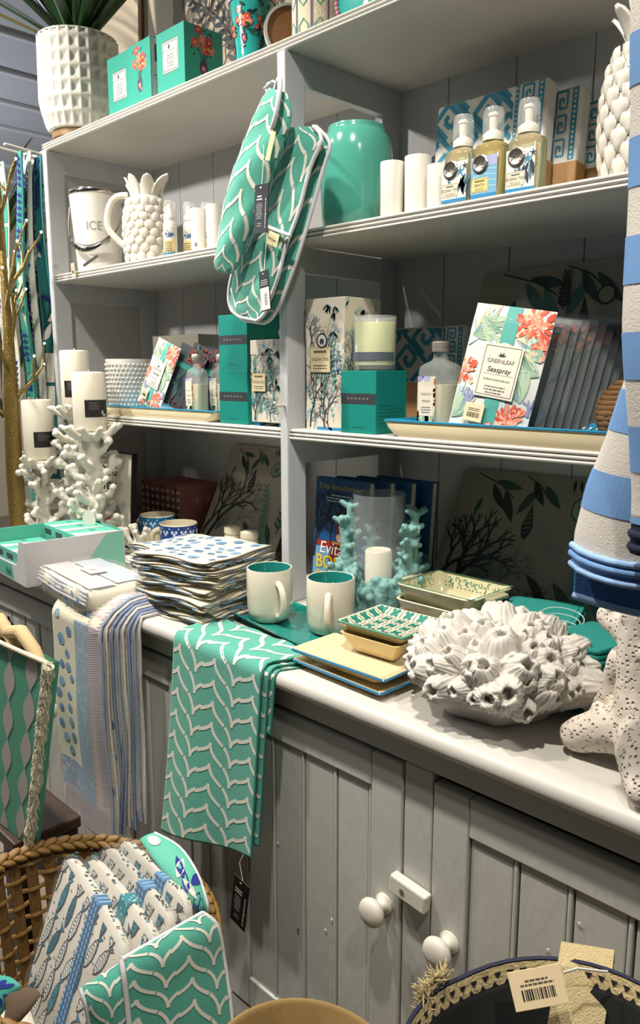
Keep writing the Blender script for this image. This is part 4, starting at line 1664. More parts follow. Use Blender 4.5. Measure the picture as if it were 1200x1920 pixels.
def oil_bottle(label, loc, rz, w, d, h, group, big=False):
    t = thing('oil_bottle', label, 'bottle', loc, rz, group)
    hb = h * 0.76

    def ov(u, k=1.0):
        a = 2 * pi * u
        e = 0.55
        return (w / 2 * k * math.copysign(abs(cos(a)) ** e, cos(a)), d / 2 * k * math.copysign(abs(sin(a)) ** e, sin(a)))
    zs = [(0, .93), (.002, 1), (hb * .9, 1), (hb * .96, .94), (hb * 1.0, .75), (hb * 1.04, .45), (hb * 1.07, .34), (h * 0.9, .33)]
    b = MB()
    b.grid(lambda u, v: (*ov(u, zs[int(round(v * 7))][1]), zs[int(round(v * 7))][0]), 36, 7, wrapu=True)
    b.build('glass', GLASSB, t, smooth=50)
    b = MB()
    zl = [(0.003, .90), (hb * .70, .93), (hb * 0.705, .90)]
    b.grid(lambda u, v: (*ov(u, zl[int(round(v * 2))][1]), zl[int(round(v * 2))][0]), 28, 2, wrapu=True)
    b.f.append(tuple(56 + i for i in range(28)))
    b.c.append(None)
    b.build('oil', OIL, t, smooth=50)
    cr = w * 0.19
    b = MB().lathe([(cr, h * 0.89), (cr * 1.05, h * 0.895), (cr * 1.05, h * 0.93), (cr * 0.98, h * 0.935), (cr * 1.05, h * 0.94), (cr * 1.05, h * 0.99), (cr * 0.95, h), (0, h)], 28)
    b.build('cap', mat('silver_cap', '#b9b3a8', 0.35, 0.7), t, smooth=40)
    F = lambda u, v, hh: (-w / 2 + u, -d / 2 - 0.0006 - hh, v)
    P = Print(F)
    x0, x1, y0, y1 = w * 0.10, w * 0.60, 0.003, hb * 0.82
    P.rect(x0, y0, x1, y1, '#d2cdbd')
    P.clip = (x0, x1, y0, y1)
    P.up()
    for q in range(8):
        P.leaf(x0 + (x1 - x0) * rnd.random(), y0, rnd.uniform(1, 2.1), hb * 0.35, w * 0.1, rnd.choice((SAGE, '#6f9483')))
    P.disc(x0, y1, w * 0.18, w * 0.14, LAV, 0.3, 10)
    P.disc(x0 + (x1 - x0) * .5, y1, w * 0.12, w * 0.12, '#a9acd0', 0, 10)
    for q in range(14):
        P.disc(x1 + rnd.uniform(-.06, .02) * w, rnd.uniform(y1 * 0.5, y1), w * 0.05, w * 0.03, rnd.choice((ORANGE, '#c9452f')), rnd.uniform(0, 3), 7)
        P.disc(x0 + rnd.uniform(-.02, .05) * w, rnd.uniform(y1 * 0.15, y1 * .4), w * 0.05, w * 0.03, rnd.choice((ORANGE, '#c9452f')), rnd.uniform(0, 3), 7)
    P.up()
    P.rect(x0 + w * .05, hb * .25, x1 - w * .06, hb * .68, '#dcd5c4')
    P.rect(x0, y0, x1, hb * 0.11, '#cfc8b6')
    P.up()
    P.lines(x0 + w * .09, hb * .29, x1 - w * .10, hb * .40, 3, '#77756c')
    P.disc(x0 + w * .05, hb * 0.06, w * 0.035, w * 0.045, '#22262a', 0, 10)
    P.done(t, 'label_print')
    cx = (x0 + x1) / 2
    LF = lambda u, v, hh: F(u, v, 0.0013)
    lettering(t, 'GREENLEAF', w * 0.058, shift(LF, cx, hb * 0.56), GREYINK)
    lettering(t, 'Seaspray', w * 0.065, shift(LF, cx, hb * 0.46), BLACKINK, shear=0.2)
    return t


oil_bottle('clear oil bottle with coral label beside stacked teal boxes', (-1.485, 1.085, ZM + 0.0062), 0, 0.054, 0.034, 0.142, 'clear oil bottles, small bay')
oil_bottle('clear oil bottle half hidden behind another by teal boxes', (-1.452, 1.128, ZM + 0.0062), 0, 0.054, 0.034, 0.142, 'clear oil bottles, small bay')
oil_bottle('large clear oil bottle with coral label next to the candle box', (-0.815, 1.098, ZM + 0.0068), 0, 0.074, 0.044, 0.152, None, True)

# --- teal banded boxes
CHAR = '#2b3034'


def banded_box(label, loc, rz, w, d, h, band, group, side_lines=True):
    t = thing('scent_box', label, 'box', loc, rz, group)
    MB().box(-w / 2, w / 2, -d / 2, d / 2, 0, h).build('body', mat('deep_teal_card', '#127f74', 0.4, var=0.04), t, bevel=0.0008, bseg=1)
    P = Print(face_front(-d / 2))
    P.rect(-w / 2, band, w / 2, band + 0.019, CHAR)
    P.up()
    for k in range(6):
        P.rect(-w * 0.32 + k * w * 0.11, band + 0.0085, -w * 0.32 + k * w * 0.11 + w * .06, band + 0.0115, '#6d7170')
    P.lines(-w * 0.22, 0.010, w * 0.22, 0.014, 1, '#0c5b54')
    P.done(t, 'band_print')
    if side_lines:
        P = Print(face_right(w / 2))
        P.lines(-d * 0.4, 0.012, d * 0.4, 0.055, 7, '#0c6058', center=False, fill=0.3)
        P.done(t, 'side_print')
    return t


banded_box('lower teal scent box with charcoal band, bottom of the stacked pair', (-1.3205, 1.112, ZM), 0, 0.094, 0.110, 0.113, 0.048, 'stacked teal scent boxes')
banded_box('upper teal scent box with charcoal band, on top of the stacked pair', (-1.3205, 1.113, ZM + 0.113), 0, 0.094, 0.110, 0.113, 0.052, 'stacked teal scent boxes')
banded_box('squat teal scent box with charcoal band carrying a jar candle', (-0.958, 1.092, ZM), 0, 0.084, 0.084, 0.111, 0.052, None)

# --- jar candle on the teal box
jc = thing('jar_candle', 'pale green candle in a clear glass on a teal box', 'candle', (-0.957, 1.092, ZM + 0.1112))
MB().lathe([(0.036, 0), (0.0385, 0.002), (0.0388, 0.095), (0.0384, 0.0955), (0.0372, 0.095), (0.0370, 0.009), (0.0, 0.008)], 48).build('glass', GLASSB, jc, smooth=50)
MB().lathe([(0.0, 0.010), (0.0364, 0.010), (0.0366, 0.082), (0.0355, 0.084), (0.0, 0.083)], 40).build('wax', mat('green_wax', '#c9cd86', 0.45, sss=0.3), jc, smooth=50)
P = Print(cyl_face(0.0390, -pi / 2 + 0.3))
P.rect(-0.058, 0.018, 0.058, 0.032, '#56606a', 24)
P.done(jc, 'grey_band')

# --- lidded sea print canister box
SEACARD = mat('sea_card', '#cbc5b6', 0.5, var=0.04)


def tide_label(t, F, w, x, z, s):
    P = Print(F)
    P.h = 0.0022
    P.rect(x, z, x + 0.046 * s, z + 0.040 * s, '#cfc29c')
    P.up()
    P.frame(x + 0.001, z + 0.001, x + 0.045 * s, z + 0.039 * s, 0.0006, '#6b6046')
    P.lines(x + 0.006 * s, z + 0.031 * s, x + 0.040 * s, z + 0.036 * s, 1, '#3b3630', fill=0.8)
    P.lines(x + 0.006 * s, z + 0.005 * s, x + 0.040 * s, z + 0.014 * s, 2, '#5c564a')
    P.done(t, 'label_print')
    lettering(t, 'OCEAN TIDE', 0.0068 * s, shift(F, x + 0.023 * s, z + 0.019 * s), GREYINK, h=0.0030)


ot = thing('sea_print_tin', 'sea print lidded box with dark round knob beside stacked teal boxes', 'box', (-1.210, 1.103, ZM))
w, d, h = 0.098, 0.095, 0.172
MB().box(-w / 2, w / 2, -d / 2, d / 2, 0.008, 0.142).build('body', SEACARD, ot, bevel=0.001)
MB().box(-w / 2 - 0.001, w / 2 + 0.001, -d / 2 - 0.001, d / 2 + 0.001, 0.1425, h).build('lid', SEACARD, ot, bevel=0.001)
MB().lathe([(0.004, h), (0.005, h + 0.004), (0.0105, h + 0.008), (0.0125, h + 0.015), (0.010, h + 0.022), (0.003, h + 0.0245)], 24).build('knob', mat('knob_grey', '#5c5a55', 0.35), ot, smooth=60)
for sx in (-1, 1):
    for sy in (-1, 1):
        MB().box(sx * 0.038 - 0.008, sx * 0.038 + 0.008, sy * 0.036 - 0.008, sy * 0.036 + 0.008, 0, 0.009).build('foot', mat('blue_foot', '#2f7fae', 0.4), ot)
F = face_front(-d / 2 - 0.0012, -w / 2, 0.008)
P = Print(F, (0, w, 0, 0.162))
botanic(P, w, 0.16, 21, 1.0, 1.6, dark='#2b2f33')
P.done(ot, 'sea_print')
tide_label(ot, F, w, 0.006, 0.062, 0.9)
P = Print(lambda u, v, hh: (w / 2 + 0.0012 + hh, -d / 2 + u, 0.008 + v), (0, d, 0, 0.162))
botanic(P, d, 0.16, 22, 1.0, 1.6, dark='#2b2f33')
P.done(ot, 'sea_print')

# --- tall sea print box
tb = thing('sea_print_box', 'tall sea print carton with tide label beside the divider', 'box', (-1.057, 1.115, ZM))
w, d, h = 0.100, 0.100, 0.243
MB().box(-w / 2, w / 2, -d / 2, d / 2, 0, h).build('body', SEACARD, tb, bevel=0.0008, bseg=1)
F = face_front(-d / 2 - 0.0003, -w / 2)
P = Print(F, (0, w, 0, h))
P.rect(w * 0.3, 0, w, 0.006, '#2f7fae')
botanic(P, w, h, 31, 0.9, 1.8, dark='#22252a')
P.coral(w * 0.5, h * 0.02, 1.5, h * 0.1, 0.004, '#4a3a44', 4)
P.coral(w * 0.15, h * 0.62, 1.5, h * 0.08, 0.003, '#4a4642', 5)
P.done(tb, 'sea_print')
P = Print(F)
P.h = 0.0022
P.disc(0.045, 0.166, 0.014, 0.014, '#2a2f34', 0, 20)
P.up()
P.disc(0.045, 0.166, 0.011, 0.011, '#c9c7be', 0, 18)
P.up()
P.disc(0.045, 0.165, 0.006, 0.005, '#33414e', 0, 12)
P.rect(0.040, 0.158, 0.042, 0.163, '#33414e')
P.rect(0.047, 0.158, 0.049, 0.163, '#33414e')
P.done(tb, 'emblem')
tide_label(tb, F, w, 0.014, 0.108, 1.15)
P = Print(face_right(w / 2 + 0.0003, -d / 2), (0, d, 0, h))
botanic(P, d, h, 32, 1.0, 1.8, dark='#22252a')
P.done(tb, 'sea_print')

# --- greek packs on the middle shelf
greek_pack('greek key napkin pack with kraft sleeve standing behind the jar candle', (-0.985, 1.300, ZM), 0, 0.19, 0.195, 0.034, 'greek key packs on the middle shelf', -2, 0.45)
greek_pack('greek key napkin pack leaning behind the large oil bottle', (-0.925, 1.344, ZM), 0, 0.19, 0.195, 0.034, 'greek key packs on the middle shelf', -2, 0.45)

# --- large sachets in the right bay
sachet('sachet', 'large floral scent sachet with cream label standing on the long platter', (-0.707, 1.072, ZM + 0.0075), (R(-9), R(9), R(6)), 0.135, 0.205, 'scent sachets on the middle shelf', seed=3)
FILM = mat('film_sleeve', '#cfd6d4', 0.06, alpha=0.12, var=0.0)
for k in range(11):
    lab = ('scent sachet in clear film directly behind the large front sachet' if k == 0 else 'last filmed scent sachet of the row, against the sea print placemat' if k == 10 else 'scent sachet in clear film, %s back from the large front sachet' % ['', 'second', 'third', 'fourth', 'fifth', 'sixth', 'seventh', 'eighth', 'ninth', 'tenth'][k])
    s_ = thing('filmed_sachet', lab, 'sachet', (-0.690 + k * 0.0075, 1.098 + k * 0.0135, ZM + 0.0085), 0, 'row of filmed sachets on the long platter', (R(-10), R(9), R(7)))
    w, h = 0.128, 0.185
    b = MB()
    b.grid(lambda u, v: (-w / 2 + w * u, -0.004 * sin(pi * u) ** .5 * sin(pi * v) ** .5, h * v), 6, 6)
    b.build('pouch', SSHADED, s_, smooth=0)
    P = Print(lambda u, v, hh: (-w / 2 + u, -0.0048 - hh, v), (0.002, w - .002, 0.002, h - .002))
    reef_shaded(P, w, h, 40 + k)
    P.done(s_, 'reef_print', INKG)
    b = MB()
    b.grid(lambda u, v: (-w / 2 - 0.003 + (w + .006) * u, -0.0085 - 0.001 * sin(7 * u + 9 * v), (h + 0.006) * v), 8, 6)
    b.build('film', FILM, s_, smooth=0)
for (lab, loc, zz) in ():
    pass

# --- sea print placemat boards


def placemat(label, loc, lean, rz, w, h, seed, film=False, base='#b5aea3', group='sea print placemats'):
    t = thing('placemat', label, 'placemat', loc, 0, group)
    t.rotation_euler = (R(lean), 0, R(rz))
    pts = [(x, y) for x, y in rounded_rect(w, h, 0.02)]
    M_ = Matrix.Translation((0, 0, h / 2)) @ Matrix.Rotation(R(90), 4, 'X')
    MB().prism(pts, 0.0, 0.004, M_).build('board', mat('placemat_' + base[1:], base, 0.35, var=0.04), t)
    P = Print(lambda u, v, hh: (-w / 2 + u, -0.0043 - hh, v), (0.004, w - .004, .004, h - .004), 0.0003)
    r = random.Random(seed)
    dk, tl = '#23282a', '#3c6f6c'
    P.coral(w * 0.10, h * 0.05, 1.25, h * 0.22, w * 0.042, dk, 5, r, 0.42)
    P.coral(w * 0.02, h * 0.12, 1.15, h * 0.18, w * 0.03, dk, 5, r, 0.4)
    P.coral(w * 0.55, h * 0.02, 1.5, h * 0.09, w * 0.010, dk, 5, r, 0.5)
    P.coral(w * 0.36, h * 0.22, 0.9, h * 0.12, w * 0.012, '#5a5f60', 4, r, 0.5)
    P.up()
    for k in range(14):
        a = 0.5 + k * 0.06
        P.stroke([(w * 0.18, h * 0.18), (w * (0.18 + .2 * cos(a)), h * (.18 + .22 * sin(a))), (w * (0.18 + .33 * cos(a)), h * (.18 + .34 * sin(a)))], w * 0.003, '#4c6b72')
    P.frond(w * 0.82, h * 0.04, 1.75, h * 0.62, 13, w * 0.10, '#5a8a80', r=r, bend=0.1)
    P.frond(w * 0.95, h * 0.25, 1.6, h * 0.5, 10, w * 0.09, '#3c5c5a', r=r, bend=-0.1)
    P.frond(w * 0.62, h * 0.45, 2.0, h * 0.3, 8, w * 0.06, '#8d9490', r=r)
    P.up()
    for (u, v, a, l) in ((.2, .9, -1.0, .16), (.22, .93, -.3, .15), (.28, .86, -1.2, .17), (.42, .95, -1.1, .14), (.45, .9, -2.2, .16), (.48, .93, -.9, .15), (.16, .8, 4.4, .1), (.62, .2, 2.3, .15), (.7, .14, 2.6, .16), (.78, .12, 2.2, .2), (.66, .1, .6, .16), (.9, .15, 2.0, .2)):
        P.leaf(w * u, h * v, a, w * l, w * l * 0.28, r.choice((dk, tl, '#2f4a49')), 0.1)
    P.stroke([(w * .1, h * .97), (w * .25, h * .9), (w * .33, h * .82)], w * .006, dk)
    P.stroke([(w * .36, h * .99), (w * .45, h * .93), (w * .5, h * .86)], w * .005, dk)
    for k in range(8):
        P.leaf(w * (.62 + .03 * k), h * .985, -1.5 + .12 * k, w * .06, w * .015, dk)
    P.up()
    shell_spiral(P, w * 0.44, h * 0.66, h * 0.14, dk, '#8d887c')
    sand_dollar(P, w * 0.70, h * 0.80, w * 0.065, '#41605c', '#8fa09a')
    if film:
        P.star(w * 0.86, h * 0.83, w * 0.07, dk, 0.5)
        P.disc(w * 0.52, h * 0.80, w * 0.035, w * 0.035, '#2a2f2c', 0, 18)
        P.up()
        P.disc(w * 0.52, h * 0.80, w * 0.028, w * 0.028, '#8f9483', 0, 18)
        P.frond(w * .36, h * .72, 1.5, h * .22, 9, w * .04, dk, r=r, bend=0.05)
    P.done(t, 'sea_print', INK)
    return t


placemat('sea print placemat leaning at the back of the middle shelf behind filmed sachets', (-0.655, 1.306, ZM + 0.002), -9, 0, 0.50, 0.300, 51, True, '#9b978c')
# small dark print board in the small bay
placemat('dark reef print placemat leaning behind the oil bottles in the small bay', (-1.47, 1.322, ZM + 0.002), -7, 0, 0.26, 0.24, 52, False, '#8a867c')

# --- wicker ball at the far end of the right platter
wk = thing('woven_gourd', 'brown woven gourd lying at the end of the long platter', 'ornament', (-0.505, 1.135, ZM + 0.0085))
b = MB()
for k in range(12):
    a = pi * k / 12
    z = 0.006 + 0.085 * k / 12
    r0 = 0.040 * sin(pi * min(1, 0.18 + 0.8 * k / 12)) ** 0.7
    ring = [(r0 * cos(2 * pi * i / 20) * (1 + 0.04 * (i % 2)), r0 * sin(2 * pi * i / 20) * (1 + 0.04 * ((i + k) % 2)), z) for i in range(20)]
    b.tube(ring, 0.0048, 6, closed=True)
b.build('coils', mat('brown_wicker', '#6d4a22', 0.6, var=0.3, scale=80, bump=0.6), wk, smooth=60)

# ================================================================== cloth helper
class Cloth:
    def __init__(self, fn, W, L):
        self.fn, self.W, self.L = fn, W, L

    def nrm(self, u, v):
        e = 0.004
        u0, u1 = max(0, u - e), min(1, u + e)
        v0, v1 = max(0, v - e), min(1, v + e)
        a = Vector(self.fn(u1, v)) - Vector(self.fn(u0, v))
        b = Vector(self.fn(u, v1)) - Vector(self.fn(u, v0))
        n = a.cross(b)
        return n.normalized() if n.length > 1e-12 else Vector((0, -1, 0))

    def __call__(self, u, v, h):
        uu, vv = min(1, max(0, u / self.W)), min(1, max(0, v / self.L))
        return tuple(Vector(self.fn(uu, vv)) + self.nrm(uu, vv) * (h + 0.0004))

    def mesh(self, name, nu, nv, m, parent, thick=0.002):
        b = MB().grid(self.fn, nu, nv)
        o = b.build(name, m, parent, smooth=0)
        if thick:
            solid(o, thick, 1)
        return o

    def out(self, u, v, h):
        """point on the print side (against the surface normal)"""
        return self(u, v, -h - 0.0009)


def polyline_at(pts, s):
    """point at arc length s along 2-D polyline"""
    for a, b in zip(pts[:-1], pts[1:]):
        l = hypot(b[0] - a[0], b[1] - a[1])
        if s <= l or b is pts[-1]:
            t = s / l
            return (a[0] + (b[0] - a[0]) * t, a[1] + (b[1] - a[1]) * t)
        s -= l


def edge_path(y_back, z0, off, drop, y_lip=0.768, r=0.014):
    """from the worktop, over its rounded front edge and down"""
    pts = [(y_back, z0 + off), (y_lip + 0.012, z0 + off)]
    for i in range(1, 7):
        a = pi / 2 + pi / 2 * i / 6
        pts.append((y_lip + 0.012 + (0.012 + off) * cos(a), z0 - 0.012 + (0.012 + off) * sin(a)))
    pts.append((y_lip - off, z0 - 0.012 - drop))
    L = sum(hypot(b[0] - a[0], b[1] - a[1]) for a, b in zip(pts[:-1], pts[1:]))
    return pts, L


# ================================================================== hanging double oven glove
og = thing('double_oven_glove', 'teal double oven glove with white wave print and white piping, hung from hook', 'oven glove', (-1.12, 1.0, 1.47))
OX, OY, OZ = -1.12, 1.0, 1.47


def pillow(rows, Y, th, name, parent, m, both=True, nu=32):
    """rows of (xl, zl, xr, zr) from top to bottom -> padded panel facing -Y"""
    N = len(rows) - 1

    def row(v):
        k = min(int(v * N), N - 1)
        t = v * N - k
        # catmull-rom
        out = []
        for c in range(4):
            p0, p1, p2, p3 = rows[max(k - 1, 0)][c], rows[k][c], rows[k + 1][c], rows[min(k + 2, N)][c]
            out.append(0.5 * ((2 * p1) + (-p0 + p2) * t + (2 * p0 - 5 * p1 + 4 * p2 - p3) * t * t + (-p0 + 3 * p1 - 3 * p2 + p3) * t ** 3))
        return out

    def fn(u, v, s=1):
        xl, zl, xr, zr = row(v)
        x, z = xl + (xr - xl) * u, zl + (zr - zl) * u
        q = (max(0.0, sin(pi * u)) ** 0.55) * (max(0.0, sin(pi * min(1, max(0, 0.03 + 0.95 * v)))) ** 0.35)
        w = 0.0022 * sin(19 * v + 5 * u) * q
        return (x - OX, Y - OY - s * th * q + w, z - OZ)
    b = MB().grid(lambda u, v: fn(u, v, 1), nu, 80)
    b.grid(lambda u, v: fn(u, v, -0.7), nu, 40, flip=True)
    b.build(name, m, parent, smooth=0)
    return fn, row


LL = [(-1.074, 1.829, -1.028, 1.81), (-1.098, 1.809, -1.021, 1.784), (-1.121, 1.78, -1.025, 1.76), (-1.151, 1.742, -1.041, 1.734), (-1.177, 1.706, -1.063, 1.696), (-1.2, 1.654, -1.091, 1.657), (-1.217, 1.61, -1.121, 1.617), (-1.229, 1.568, -1.152, 1.575), (-1.228, 1.551, -1.168, 1.548), (-1.21, 1.54, -1.188, 1.537)]
FL = [(-1.08, 1.774, -1.001, 1.76), (-1.095, 1.733, -0.981, 1.736), (-1.124, 1.685, -1.008, 1.697), (-1.158, 1.626, -1.038, 1.628), (-1.194, 1.582, -1.069, 1.579), (-1.219, 1.546, -1.091, 1.526), (-1.233, 1.508, -1.116, 1.486), (-1.226, 1.477, -1.131, 1.463), (-1.197, 1.461, -1.151, 1.453)]
BL = [(-1.097, 1.781, -1.014, 1.766), (-1.111, 1.739, -0.981, 1.734), (-1.141, 1.69, -0.994, 1.701), (-1.175, 1.63, -1.019, 1.645), (-1.212, 1.586, -1.05, 1.578), (-1.238, 1.549, -1.079, 1.526), (-1.252, 1.51, -1.108, 1.481), (-1.24, 1.474, -1.133, 1.456), (-1.211, 1.457, -1.153, 1.449)]
fB, rB = pillow(BL, 1.002, 0.010, 'back_pad', og, TEAL)
fF, rF = pillow(FL, 0.984, 0.012, 'front_pad', og, TEAL)
fL, rL = pillow(LL, 0.950, 0.022, 'mitt', og, TEAL)
for fn, W, L, row_, pu in ((fB, .15, .33, .036, 0), (fF, .125, .32, .036, .01), (fL, .105, .30, .034, .02)):
    C_ = Cloth(lambda u, v, fn=fn: fn(u, v, 1), W, L)
    P = Print(lambda u, v, h, C_=C_, L=L: C_(u, L - v, -h - 0.0010), (0.001, W - 0.001, 0.003, L - 0.003))
    scallop(P, W, L, 0.082, row_, 0.0050, u0=-pu, v0=0.01, seg=5)
    P.done(og, 'wave_print', INKF)


def piping(rows, row, Y, a, side, n=24, r=0.0035, v0=0.0, v1=1.0):
    pts = []
    for k in range(n + 1):
        v = v0 + (v1 - v0) * k / n
        q = row(v)
        pts.append(((q[0] if side == 'l' else q[2]) - OX, Y - OY, (q[1] if side == 'l' else q[3]) - OZ))
    return pts


for rows, rw, Y in ((BL, rB, 1.000), (FL, rF, 0.981)):
    p = piping(rows, rw, Y, 0, 'r') + piping(rows, rw, Y, 0, 'l', v0=0.35)[::-1]
    MB().tube(p, 0.0036, 8).build('piping', WHITEFAB, og, smooth=60)
MB().tube([(-1.145 - OX, 0.972 - OY, 1.634 - OZ), (-1.10 - OX, 0.966 - OY, 1.611 - OZ), (-1.045 - OX, 0.970 - OY, 1.590 - OZ)], 0.0034, 8).build('pocket_piping', WHITEFAB, og, smooth=60)
# open cuff of the mitt: lined funnel
b = MB()
cuff = []
for i in range(28):
    a = 2 * pi * i / 28
    cuff.append(Vector((0.020 * cos(a) + 0.010 * sin(a), -0.012 * cos(a), 0.036 * sin(a) - 0.006 * cos(a))))
c0 = Vector((-1.045 - OX, 0.937 - OY, 1.795 - OZ))
b.tube([c0 + p for p in cuff], 0.0042, 8, closed=True)
b.build('cuff_piping', WHITEFAB, og, smooth=60)
b = MB()
b.grid(lambda u, v: c0 + Vector(cuff[int(round(u * 28)) % 28]) * (1 - 0.45 * v) + Vector((-0.012, 0.014, -0.018)) * v, 28, 5, wrapu=True)
b.build('cuff_lining', mat('cuff_lining_cloth', '#c9ccd0', 0.9, bump=0.5, bscale=300), og, smooth=0)
MB().tube([c0 + Vector((0.0, 0.002, 0.032)), c0 + Vector((-0.028, 0.02, 0.046)), (-1.142 - OX, 0.972, 1.856 - OZ) if False else (-0.024, 0.0, 0.386)], 0.0022, 6).build('hanging_loop', WHITEFAB, og, smooth=60)


def black_tag(parent, loc, w, h, rot, white=False):
    e = MB().box(-w / 2, w / 2, -0.0006, 0.0006, -h, 0).build('swing_tag', BLACKCARD, parent, bevel=0.0004)
    e.location, e.rotation_euler = loc, rot
    F = face_front(-0.0008)
    P = Print(F)
    P.disc(-w * 0.05, -h * 0.07, w * 0.07, h * 0.02, '#cfcfcf', 0, 8)
    if white:
        P.rect(-w * 0.45, -h * 0.97, w * 0.45, -h * 0.42, '#d8d6d0')
        P.up()
        for k in range(12):
            P.rect(-w * 0.05, -h * 0.85 + k * h * 0.025, w * 0.22, -h * 0.85 + k * h * 0.025 + h * (0.008 if k % 3 else 0.016), '#222222')
        P.lines(-w * .4, -h * .36, w * .4, -h * .2, 3, '#a9a9a9')
    else:
        P.lines(-w * .36, -h * .32, w * .12, -h * .2, 2, '#cfcfcf')
        P.lines(-w * .38, -h * .70, w * .14, -h * .36, 9, '#9a9a9a', fill=0.4)
        P.lines(-w * .3, -h * .86, w * .1, -h * .76, 2, '#8a8a8a', fill=0.4)
    P.done(e, 'tag_print')
    if not white:
        lettering(e, 'al-marthegroove.co.za', h * 0.068, lambda u, v, hh: (w * 0.38 - v, -0.0008 - 0.0006, -h * 0.60 + u), WHITEINK)
    return e


black_tag(og, (-1.056 - OX, 0.915 - OY, 1.668 - OZ), 0.040, 0.078, (0, R(4), R(-6)))
black_tag(og, (-1.072 - OX, 0.930 - OY, 1.531 - OZ), 0.028, 0.068, (0, R(-6), R(-4)), True)
MB().tube([(-1.062 - OX, 0.925 - OY, 1.732 - OZ), (-1.058 - OX, 0.920 - OY, 1.70 - OZ), (-1.057 - OX, 0.915 - OY, 1.665 - OZ)], 0.0006, 5).build('tag_string', STRING, og)
MB().tube([(-1.090 - OX, 0.955 - OY, 1.60 - OZ), (-1.078 - OX, 0.940 - OY, 1.56 - OZ), (-1.073 - OX, 0.932 - OY, 1.529 - OZ)], 0.0006, 5).build('tag_string', STRING, og)
lb = MB().box(-0.014, 0.014, -0.0008, 0.0008, -0.011, 0.011).build('woven_label', mat('label_cloth', '#d8d2a8', 0.8), og)
lb.location, lb.rotation_euler = (-1.082 - OX, 0.962 - OY, 1.588 - OZ), (0, R(22), 0)
lettering(lb, 'Mrs Piggery', 0.0052, shift(face_front(-0.001), 0, -0.002), BLACKINK)
lb = MB().box(-0.004, 0.004, -0.0008, 0.0008, -0.024, 0.024).build('woven_label', mat('label_cloth', '#d8d2a8', 0.8), og)
lb.location, lb.rotation_euler = (-1.050 - OX, 0.930 - OY, 1.73 - OZ), (0, R(14), R(40))

# ================================================================== left end: coral candle holders
CORALW = mat('white_resin', '#dcd7cb', 0.55, var=0.06, scale=60, bump=0.7, bscale=180)
WAX = mat('white_wax', '#e2dccb', 0.45, var=0.03, sss=0.25)


def coral_branch(b, p, d, ln, r, depth, R_, up=0.25):
    p = Vector(p)
    d = Vector(d).normalized()
    mid = p + d * ln * 0.5 + Vector((R_.uniform(-1, 1), R_.uniform(-1, 1), R_.uniform(-1, 1))) * ln * 0.08
    e = p + d * ln
    b.tube([p, mid, e], [r, r * 0.92, r * 0.85], 8, round_tip=True)
    if depth <= 0:
        b.ball(e, r * 1.12, 8, 6)
        return
    for k in range(R_.choice((2, 3))):
        nd = d + Vector((R_.uniform(-1, 1), R_.uniform(-1, 1), R_.uniform(-0.4, 0.9) + up)) * 0.75
        coral_branch(b, e, nd, ln * R_.uniform(0.55, 0.8), r * 0.78, depth - 1, R_, up)
    if R_.random() < 0.7:
        nd = d + Vector((R_.uniform(-1, 1), R_.uniform(-1, 1), R_.uniform(0, 0.6))) * 1.1
        coral_branch(b, mid, nd, ln * 0.42, r * 0.62, 0, R_, up)


def coral_holder(label, loc, h, rc, seed, spread=0.06):
    t = thing('coral_candle_holder', label, 'candle holder', loc, 0, 'white coral candle holders')
    R_ = random.Random(seed)
    b = MB()
    b.lathe([(0.0, 0.0), (0.042, 0.0), (0.040, 0.008), (0.024, 0.016), (0.0, 0.018)], 16)
    b.tube([(0, 0, 0.005), (R_.uniform(-.008, .008), R_.uniform(-.008, .008), h * 0.35), (R_.uniform(-.008, .008), R_.uniform(-.008, .008), h * 0.7), (0, 0, h - 0.012)], [0.024, 0.019, 0.018, 0.028], 10)
    b.lathe([(0.0, h - 0.022), (0.020, h - 0.022), (rc * 1.05, h - 0.008), (rc * 1.05, h - 0.0015), (0, h - 0.0015)], 20)
    n = 9
    for k in range(n):                 # fingers standing round the cup
        a = 2 * pi * k / n + R_.uniform(-.2, .2)
        p = (rc * 0.8 * cos(a), rc * 0.8 * sin(a), h - 0.018)
        d = (cos(a), sin(a), 0.75)
        ln = R_.uniform(0.014, 0.026)
        e = Vector(p) + Vector(d).normalized() * (ln + 0.010)
        b.tube([p, e], [0.0095, 0.0085], 8, round_tip=True)
        for q in range(2):
            nd = Vector((cos(a) + R_.uniform(-.5, .5), sin(a) + R_.uniform(-.5, .5), R_.uniform(.4, 1.2))).normalized()
            b.tube([e, e + nd * R_.uniform(.010, .022)], [0.0080, 0.0068], 8, round_tip=True)
    for k in range(int(h / 0.014)):                 # branches along the stem
        z = h * 0.10 + h * 0.76 * k / (h / 0.014)
        a = k * 2.4 + R_.uniform(-.4, .4)
        coral_branch(b, (0.008 * cos(a), 0.008 * sin(a), z), (cos(a), sin(a), R_.uniform(.2, .9)), R_.uniform(.026, .042), 0.0105, 1, R_)
    o = b.build('coral', CORALW, t)
    remesh(o, 0.0026, 0.0022, 0.008, 1)
    return t


